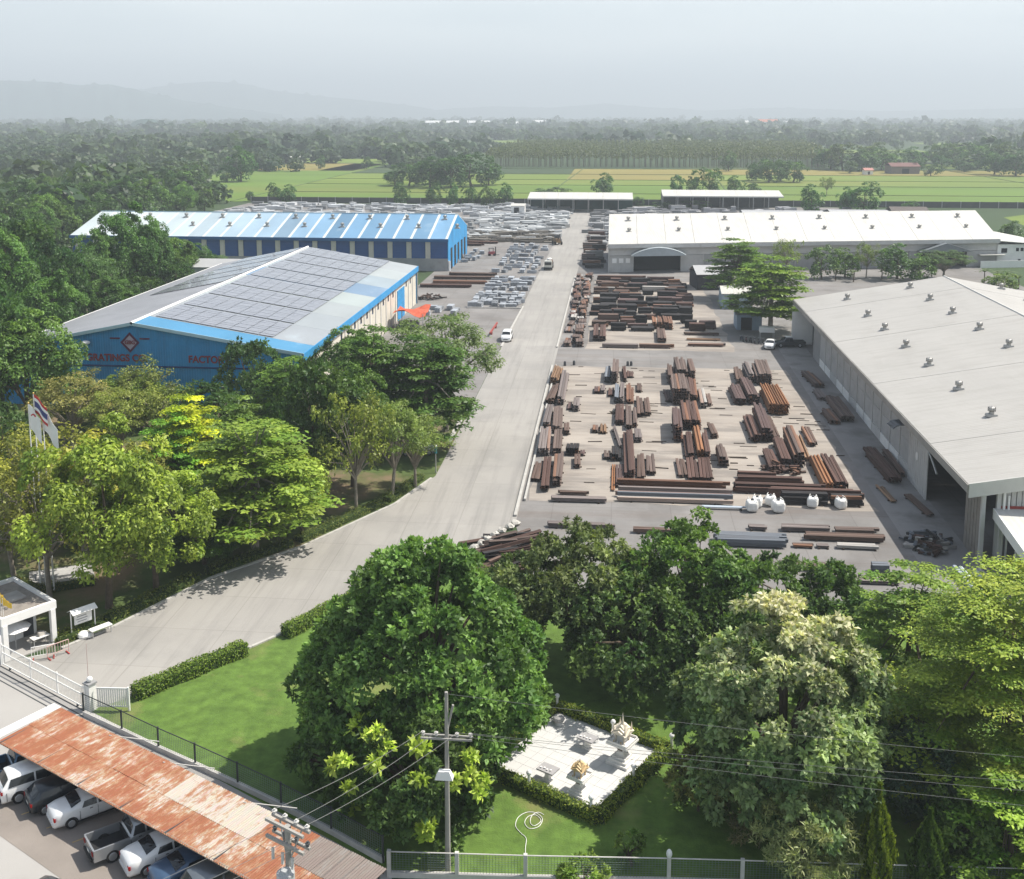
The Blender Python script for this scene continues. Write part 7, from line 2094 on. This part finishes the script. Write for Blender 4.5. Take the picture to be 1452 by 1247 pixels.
# ---- the dense wood left of the factories, tree by tree where they can be told apart ----
WOOD = [(30, 470, 318, 120), (80, 480, 345, 100), (-10, 500, 340, 120), (125, 460, 348, 90), (150, 445, 335, 85), (183, 437, 304, 92), (215, 430, 318, 80), (240, 415, 338, 80), (275, 405, 350, 64), (300, 398, 358, 50), (20, 560, 385, 130), (72, 555, 418, 110), (118, 515, 398, 92), (165, 475, 398, 84), (205, 455, 392, 70), (-25, 620, 400, 130), (100, 470, 372, 80), (45, 420, 322, 80), (5, 430, 325, 90), (250, 430, 372, 60), (10, 385, 300, 70), (50, 372, 296, 64), (90, 362, 292, 60), (120, 352, 290, 50), (30, 352, 280, 64), (75, 342, 276, 60), (115, 335, 272, 56), (155, 332, 274, 52), (195, 322, 268, 54), (230, 318, 266, 50), (262, 308, 262, 44), (290, 300, 264, 38), (0, 335, 268, 60), (45, 325, 262, 60), (90, 318, 258, 56), (135, 312, 258, 52), (175, 306, 256, 50), (215, 302, 254, 48), (250, 296, 250, 44), (20, 308, 256, 56), (65, 302, 252, 54), (110, 298, 250, 50), (155, 294, 248, 50), (195, 290, 246, 46), (235, 284, 240, 50), (265, 282, 238, 60)]
ROWN = ['front', 'second', 'third', 'fourth', 'fifth', 'back']
wood_label = {}
for r_ in range(6):
    part_ = sorted(WOOD, key=lambda q: -q[1])[r_ * 8:(r_ + 1) * 8]
    for k_, q in enumerate(sorted(part_)):
        wood_label[q] = f"tree of the wood left of the halls, {'leftmost' if k_ == 0 else ORD[k_] + ' from the left'} in the {ROWN[r_]} row"
for i, (px, pb, pt_, wd_) in enumerate(WOOD):
    kd = rnd.choice(['broad', 'broad', 'dark', 'feather']) if i < 20 else rnd.choice(['mid', 'mid', 'broad'])
    q = rnd.uniform(0.75, 1.15)
    tn = rnd.choice([(0.8, 0.95, 0.85), (0.7, 0.85, 0.75), (0.95, 1.05, 0.8), (0.6, 0.78, 0.72)])
    tree(kd, px, pb, pt_, wd_, wood_label[(px, pb, pt_, wd_)], tuple(c * q for c in tn), None, 'trees of the wood left of the factories')
# single trees out in the fields
FIELD = [(342, 258, 211, 46), (322, 258, 236, 36), (299, 288, 264, 30), (389, 286, 261, 22), (408, 288, 264, 30), (355, 286, 272, 16), (235, 297, 268, 26),
         (569, 292, 261, 28), (616, 292, 261, 28), (642, 292, 262, 20), (665, 292, 266, 26), (690, 292, 265, 30), (715, 290, 262, 30), (855, 278, 248, 36), (790, 278, 266, 44), (770, 279, 268, 30), (905, 292, 280, 24),
         (960, 277, 249, 26), (980, 277, 252, 18), (1004, 277, 239, 46), (1042, 276, 251, 28), (1065, 276, 260, 22), (1033, 243, 216, 28), (1066, 257, 231, 20), (1150, 302, 264, 36), (1172, 278, 250, 26), (1225, 302, 261, 54), (1198, 300, 268, 26),
         (1320, 250, 233, 26), (1367, 244, 229, 30), (1205, 246, 228, 24), (455, 240, 222, 16), (520, 240, 222, 18), (1410, 248, 216, 40), (1440, 250, 216, 46), (1335, 240, 222, 30), (1290, 300, 286, 24), (985, 297, 284, 40), (940, 297, 286, 30), (1300, 246, 226, 24)]
PLACE = ['far left', 'left', 'middle', 'right', 'far right']
FIELD_LABEL = ['tallest dark tree alone in the left field', 'lower tree at the left foot of the tallest field tree', 'dark round bush at the left corner of the fields', 'left one of two round trees before the long blue hall roof', 'right one of two round trees before the long blue hall roof', 'small dark bush between the field corner and the two round trees', "dark tree at the wood edge above the blue hall's left end", 'leftmost tree of the row along the yard wall', 'second tree of the row along the yard wall', 'slim third tree of the row along the yard wall', 'fourth tree of the row along the yard wall', 'fifth tree of the row along the yard wall', 'sixth tree of the row along the yard wall, by the white cabin', 'dense tree standing behind the netted open shed', 'wide low bush behind the left half of the netted open shed', 'small low bush left of the wide one behind the netted shed', 'small tree in the gap between the two open sheds', 'first tree behind the second open shed', 'small second tree behind the second open shed', 'tall tree behind the middle of the second open shed', 'round tree behind the right half of the second open shed', 'small tree behind the right end of the second open shed', 'round dark tree at the right end of the plantation', 'small dark tree beside the grove behind the white shed', 'tree among the low pale roofs behind the white shed', 'thin tree standing above the low pale roofs', 'big round dark tree beside the low pale roofs', 'bush left of the big round tree by the pale roofs', 'small tree before the farmhouse at the field edge', 'lone tree right of the farmhouse', 'small tree at the edge of the farmhouse trees', 'small dark tree by the pale farm shed', 'small dark tree left of the plantation', 'tree at the far right field edge, left of two', 'tree at the far right field edge, right of two', 'tree behind the lone one right of the farmhouse', 'dark bush at the right end of the low pale roofs', 'dark net covered bush under the second open shed', 'small bush under the left part of the second open shed', 'small tree just left of the farmhouse roof']
for (px, pb, pt_, wd_), lab in zip(FIELD, FIELD_LABEL):
    tree('loose' if px in (1172,) else 'mid', px, pb, pt_, wd_, lab, tuple(c * rnd.uniform(0.85, 1.1) for c in (0.75, 0.95, 0.9)), None, 'lone trees in the paddy fields')
grove_ = sorted(((560, 263, 240, 36), (580, 264, 232, 50), (610, 266, 225, 58), (640, 267, 223, 60), (668, 265, 218, 66), (693, 263, 230, 44), (625, 262, 228, 50)))
for k_, (px, pb, pt_, wd_) in enumerate(grove_):
    tree('mid', px, pb, pt_, wd_, f"dark tree in the compact grove in the middle of the fields, {'leftmost' if k_ == 0 else ORD[k_] + ' from left'}", (0.62, 0.8, 0.82), None, 'grove in the middle of the fields')
grove_ = sorted(((1090, 259, 226, 42), (1125, 259, 229, 42), (1107, 257, 228, 36), (1072, 256, 236, 26)))
for k_, (px, pb, pt_, wd_) in enumerate(grove_):
    tree('mid', px, pb, pt_, wd_, f"grey green tree in the small grove behind the long white shed, {'leftmost' if k_ == 0 else ORD[k_] + ' from left'}", (0.85, 1.0, 1.05), None, 'small grove behind the white shed')
grove_ = sorted(((1178, 240, 208, 44), (1195, 242, 204, 50), (1222, 243, 214, 50), (1250, 242, 212, 44), (1240, 236, 204, 50), (1270, 240, 214, 36), (1160, 236, 212, 30), (1295, 236, 210, 36), (1352, 236, 206, 44), (1385, 238, 206, 46), (1425, 240, 208, 50), (1330, 232, 205, 40)))
for k_, (px, pb, pt_, wd_) in enumerate(grove_):
    tree('mid', px, pb, pt_, wd_, f"tree around the farmhouse at the far edge of the fields, {'leftmost' if k_ == 0 else ORD[k_] + ' from left'}", tuple(c * rnd.uniform(0.9, 1.3) for c in (0.8, 0.95, 0.95)), None, 'trees around the farmhouse')
# ================================================================== the distance
# plantation of thin stemmed trees, planted in rows beyond counting
rs = np.random.RandomState(77)
gx, gy = np.meshgrid(np.arange(-100, 232, 4.2), np.concatenate([np.arange(822, 852, 4.2), np.arange(852, 1160, 7.0)]))
pxy = np.stack([gx.ravel() + rs.normal(0, 0.5, gx.size), gy.ravel() + rs.normal(0, 0.5, gx.size)], 1)
pxy = pxy[(pxy[:, 0] < 160 + (pxy[:, 1] - 822) * 0.1) & (pxy[:, 0] > -95 - 0.2 * (pxy[:, 1] - 822))]
n = len(pxy)
hh = rs.uniform(10.5, 14.5, n)
q = []
for k in range(16):
    zz = hh * rs.uniform(0.55, 1.0, n)
    a = rs.uniform(0, 2 * PI, n)
    r = rs.uniform(0.2, 1.7, n) * (1.15 - zz / hh) * 2.2
    P = np.stack([pxy[:, 0] + np.cos(a) * r, pxy[:, 1] + np.sin(a) * r, zz], 1)
    Nn = unit(rs.normal(size=(n, 3)) + np.array([0, -0.3, 0.8]))
    T = unit(np.cross(Nn, rs.normal(size=(n, 3))))
    L = rs.uniform(1.2, 2.2, n)
    q.append(leaf_quads(P, T, Nn, L, L * 0.6, rs))
Vp = np.concatenate(q)
cp_ = (np.array([0.085, 0.115, 0.045]) + np.array([0.07, 0.06, 0.02]) * rs.uniform(0, 1, (len(Vp) // 4, 1))) * rs.uniform(0.8, 1.2, (len(Vp) // 4, 1))
front = pxy[pxy[:, 1] < 852]
hf = len(front)
st_ = []
for ang in (0, PI / 2):
    dx, dy = 0.13 * math.cos(ang), 0.13 * math.sin(ang)
    st_.append(np.stack([np.stack([front[:, 0] - dx, front[:, 1] - dy, np.zeros(hf)], 1), np.stack([front[:, 0] + dx, front[:, 1] + dy, np.zeros(hf)], 1), np.stack([front[:, 0] + dx, front[:, 1] + dy, np.full(hf, 11.0)], 1), np.stack([front[:, 0] - dx, front[:, 1] - dy, np.full(hf, 11.0)], 1)], 1).reshape(-1, 3))
Vs_ = np.concatenate(st_)
cs_ = np.tile(np.array([0.14, 0.13, 0.11]), (len(Vs_) // 4, 1))
stuff('plantation_trees', np_mesh('plantation_trees', np.concatenate([Vp, Vs_]), 4, np.concatenate([cp_, cs_])), LEAF, 'pale green plantation of thin stemmed trees beyond the fields')

# woods reaching to the horizon: many small crowns, fewer faces the farther they stand
def unit_crown(rs, nq, leaf):
    d = unit(rs.normal(size=(nq, 3)) + np.array([0, 0, 0.35]))
    lob = 1 + 0.25 * np.sin(3 * np.arctan2(d[:, 1], d[:, 0]) + rs.uniform(0, 6)) * np.sqrt(1 - d[:, 2] ** 2)
    P = d * np.array([1, 1, 0.85]) * (lob * rs.uniform(0.75, 1.0, nq))[:, None] + np.array([0, 0, 0.75])
    Nn = unit(d + 0.45 * rs.normal(size=d.shape))
    T = unit(np.cross(Nn, rs.normal(size=d.shape)))
    L = leaf * rs.uniform(0.7, 1.3, nq)
    return leaf_quads(P, T, Nn, L, L * 0.8, rs).reshape(nq, 4, 3)
def field_noise(x, y, s, ph):
    return (np.sin(x / s + ph) * np.cos(y / (s * 0.8) + ph * 2) + 0.6 * np.sin(x / (s * 0.43) - y / (s * 0.6) + ph * 3) + 0.4 * np.cos(x / (s * 0.21) + y / (s * 0.17)))
def in_open(x, y):
    o = (x > -182) & (x < 525) & (y > 478) & (y < 812)
    o |= (x > -130) & (x < 240) & (y > 800) & (y < 1165)
    o |= (x > -172) & (y < 490)
    o |= (y > 478) & (y < 745) & (x > -186 - np.clip(y - 488, 0, 190) * 0.42) & (x < 0)
    for (x0, y0, x1, y1) in ((-330, 880, -190, 960), (-210, 640, -180, 880), (-420, 660, -300, 720), (230, 830, 480, 900), (150, 1150, 330, 1250), (-200, 1500, 100, 1640), (400, 1400, 800, 1560), (-700, 1300, -400, 1420), (250, 960, 420, 1080), (-260, 760, -185, 870)):
        o |= (x > x0) & (x < x1) & (y > y0) & (y < y1)
    return o
def wood(name, n, d0, d1, nq, leaf, rr, label, seed, thin):
    rs = np.random.RandomState(seed)
    D = np.exp(rs.uniform(math.log(d0), math.log(d1), n))
    az = rs.uniform(-0.60, 0.56, n) - YAW
    x, y = D * np.sin(az), D * np.cos(az)
    keep = ~in_open(x, y) & (field_noise(x, y, 160 + D.mean() * 0.05, 1.3) > thin + rs.normal(0, 0.3, n))
    x, y = x[keep], y[keep]
    n = len(x)
    vars_ = [unit_crown(rs, nq, leaf) for _ in range(5)]
    base = np.stack(vars_)[rs.randint(0, 5, n)]                     # n, nq, 4, 3
    R = rs.uniform(*rr, n) * np.where(rs.uniform(0, 1, n) < 0.08, 1.5, 1)
    hsc = R * rs.uniform(0.6, 1.1, n)
    a = rs.uniform(0, 2 * PI, n)
    ca, sa_ = np.cos(a)[:, None, None], np.sin(a)[:, None, None]
    X = (base[..., 0] * ca - base[..., 1] * sa_) * R[:, None, None] + x[:, None, None]
    Y = (base[..., 0] * sa_ + base[..., 1] * ca) * R[:, None, None] + y[:, None, None]
    Z = np.maximum(base[..., 2], -0.05) * hsc[:, None, None]
    V_ = np.stack([X, Y, Z], -1).reshape(-1, 3)
    h = np.clip(rs.normal(0.4, 0.3, (n, 1, 1)), 0, 1)
    c = (np.array([0.036, 0.070, 0.030]) + np.array([0.06, 0.065, 0.028]) * h) * rs.uniform(0.7, 1.25, (n, 1, 1)) * rs.uniform(0.8, 1.2, (n, nq, 1))
    return stuff(name, np_mesh(name, V_, 4, c.reshape(-1, 3)), LEAF, label)
wood('woods', 5200, 330, 1100, 150, 0.40, (4.5, 8.0), 'green woods beyond the lone trees on the left and right', 3, -0.55)
wood('far_woods', 6500, 900, 2400, 46, 0.66, (5, 10), 'hazy woods and tree lines in the plain', 4, -0.15)
wood('horizon_woods', 7500, 2000, 6500, 18, 1.0, (6, 12), 'tree lines fading into the haze at the horizon', 5, -0.25)
wood('tree_lines', 900, 800, 1500, 110, 0.42, (6, 11), 'tall darker tree lines in the middle distance', 6, 0.35)

# far buildings in the plain
def far_building(px0, px1, py, h, dep, roofm, label, wallm=None, cat='building'):
    a, b = at(px0, py), at(px1, py)
    L = (b - a).length
    t = thing('far_building', label, cat, a.to_tuple(), math.atan2(b.y - a.y, b.x - a.x))
    mb = MB()
    slab(mb, (-0.5, -0.5, h), (L + .5, -0.5, h), (L + .5, dep / 2, h * 1.45), (-.5, dep / 2, h * 1.45), 0.2)
    slab(mb, (-.5, dep / 2, h * 1.45), (L + .5, dep / 2, h * 1.45), (L + .5, dep + .5, h), (-.5, dep + .5, h), 0.2)
    obj('roof', mb, roofm, t)
    obj('wall', MB().box((L / 2, dep / 2, h / 2), (L - 0.2, dep - 0.2, h)), wallm or PALEWALL, t)
    n = max(1, int(L / 14))
    for i in range(min(n, 12)): obj('doorway', MB().box(((i + 0.5) * L / min(n, 12), 0.08, h * 0.35), (min(5, L * 0.25), 0.1, h * 0.7)), DARK, t)
BRROOF = mat('bright_roof', (0.80, 0.79, 0.76), 0.5)
ORROOF = mat('orange_tiles', (0.55, 0.14, 0.05), 0.6)
far_building(603, 694, 180.5, 13, 60, BRROOF, 'very long white factory building far away in the plain')
far_building(716, 735, 181, 12, 40, BRROOF, 'short white building far away, right of the very long one')
far_building(757, 774, 180.5, 14, 50, BRROOF, 'white building far away at the edge of the wood')
far_building(243, 270, 188.5, 8, 30, BRROOF, 'white shed far away on the left, below the wooded hillock')
far_building(283, 332, 189.5, 8, 34, BRROOF, 'long white shed far away on the left')
far_building(336, 361, 188.5, 7, 30, BRROOF, 'small white shed at the right end of the far left sheds')
far_building(1078, 1104, 181, 16, 50, ORROOF, 'far building with a bright orange roof', WHITE)
far_building(1050, 1062, 179, 12, 30, BRROOF, 'far white building left of the orange roofed one')
far_building(1112, 1122, 178, 10, 30, BRROOF, 'far white building right of the orange roofed one')
far_building(411, 428, 230, 4, 8, BRROOF, 'small white farm shed beside the field, upper middle left')
far_building(362, 376, 227, 3.5, 8, BRROOF, 'small pale farm shed right of the tall dark field tree')
far_building(1264, 1304, 247, 5, 14, mat('brown_tiles', (0.17, 0.08, 0.07), 0.7, 0.2), 'brown roofed farmhouse among trees at the field edge', mat('house_wall', (0.2, 0.17, 0.15), 0.8))
far_building(1226, 1238, 248, 3, 6, mat('pink_roof', (0.45, 0.2, 0.17), 0.7), 'small pink roofed hut left of the farmhouse', WHITE)
far_building(60, 80, 239, 4, 12, PALEROOF, 'pale roof among the woods at the left')
# wooded hillock on the left
def ridge(name, D, prof, m, depth, seed):
    """A range of hills: crest heights given as (pixel column, pixel row of the crest)."""
    rs = np.random.RandomState(seed)
    cols = np.arange(prof[0][0], prof[-1][0] + 1, 6.0)
    ys_ = np.interp(cols, [p[0] for p in prof], [p[1] for p in prof])
    rows = 9
    vs, fs = [], []
    for i, (cx_, cy_) in enumerate(zip(cols, ys_)):
        d = ray(float(cx_), 161.0)
        dirx = Vector((d.x, d.y, 0)).normalized()
        top = max(2.0, (161 - cy_) / 1552 * D + 34)
        for r in range(rows):
            q = r / (rows - 1)
            prof_h = math.sin(PI * q) ** 1.3
            jit = 1 + 0.10 * math.sin(i * 0.7 + r * 1.9) + 0.07 * rs.normal()
            dd = D + depth * (q - 0.5)
            z = top * prof_h * (jit if 0 < r < rows - 1 and r != rows // 2 else 1) - 1
            vs.append((dirx.x * dd, dirx.y * dd, z))
    for i in range(len(cols) - 1):
        for r in range(rows - 1):
            fs.append((i * rows + r, (i + 1) * rows + r, (i + 1) * rows + r + 1, i * rows + r + 1))
    o = struct(name, MB().add(vs, fs), m)
    for p in o.data.polygons: p.use_smooth = True
HILL = mat('hill_forest', (0.045, 0.085, 0.07), 0.95, 0.3, 0.01)
ridge('hills', 6800, [(-260, 112), (-120, 118), (0, 118), (70, 119), (115, 123), (160, 122), (200, 130), (260, 142), (330, 152), (400, 161)], HILL, 1600, 1)
ridge('hills', 9000, [(100, 150), (180, 132), (250, 121), (300, 117), (345, 120), (390, 129), (450, 136), (520, 142), (590, 150), (650, 161)], HILL, 1800, 2)
ridge('hills', 9500, [(560, 161), (640, 153), (700, 150), (780, 152), (860, 146), (900, 150), (1000, 156), (1100, 152), (1250, 157), (1460, 153), (1700, 148)], HILL, 1500, 3)
ridge('hills', 2650, [(182, 172), (192, 166), (200, 164.5), (215, 164), (224, 167), (232, 172)], HILL, 300, 4)

# ================================================================== the air
hz_m = bpy.data.materials.new('haze_air')
hz_m.use_nodes = True
hn = hz_m.node_tree
hn.nodes.clear()
ho = hn.nodes.new('ShaderNodeOutputMaterial')
pv = hn.nodes.new('ShaderNodeVolumePrincipled')
pv.inputs['Color'].default_value = (0.84, 0.93, 1.0, 1)
pv.inputs['Density'].default_value = 0.00032
pv.inputs['Anisotropy'].default_value = 0.1
hn.links.new(pv.outputs[0], ho.inputs['Volume'])
hb_ = MB().box((0, 6500, 214), (23400, 16400, 432))
hzo = obj('haze', hb_, hz_m)
hzo['kind'] = 'stuff'
hzo['label'] = 'pale haze filling the air over the plain'
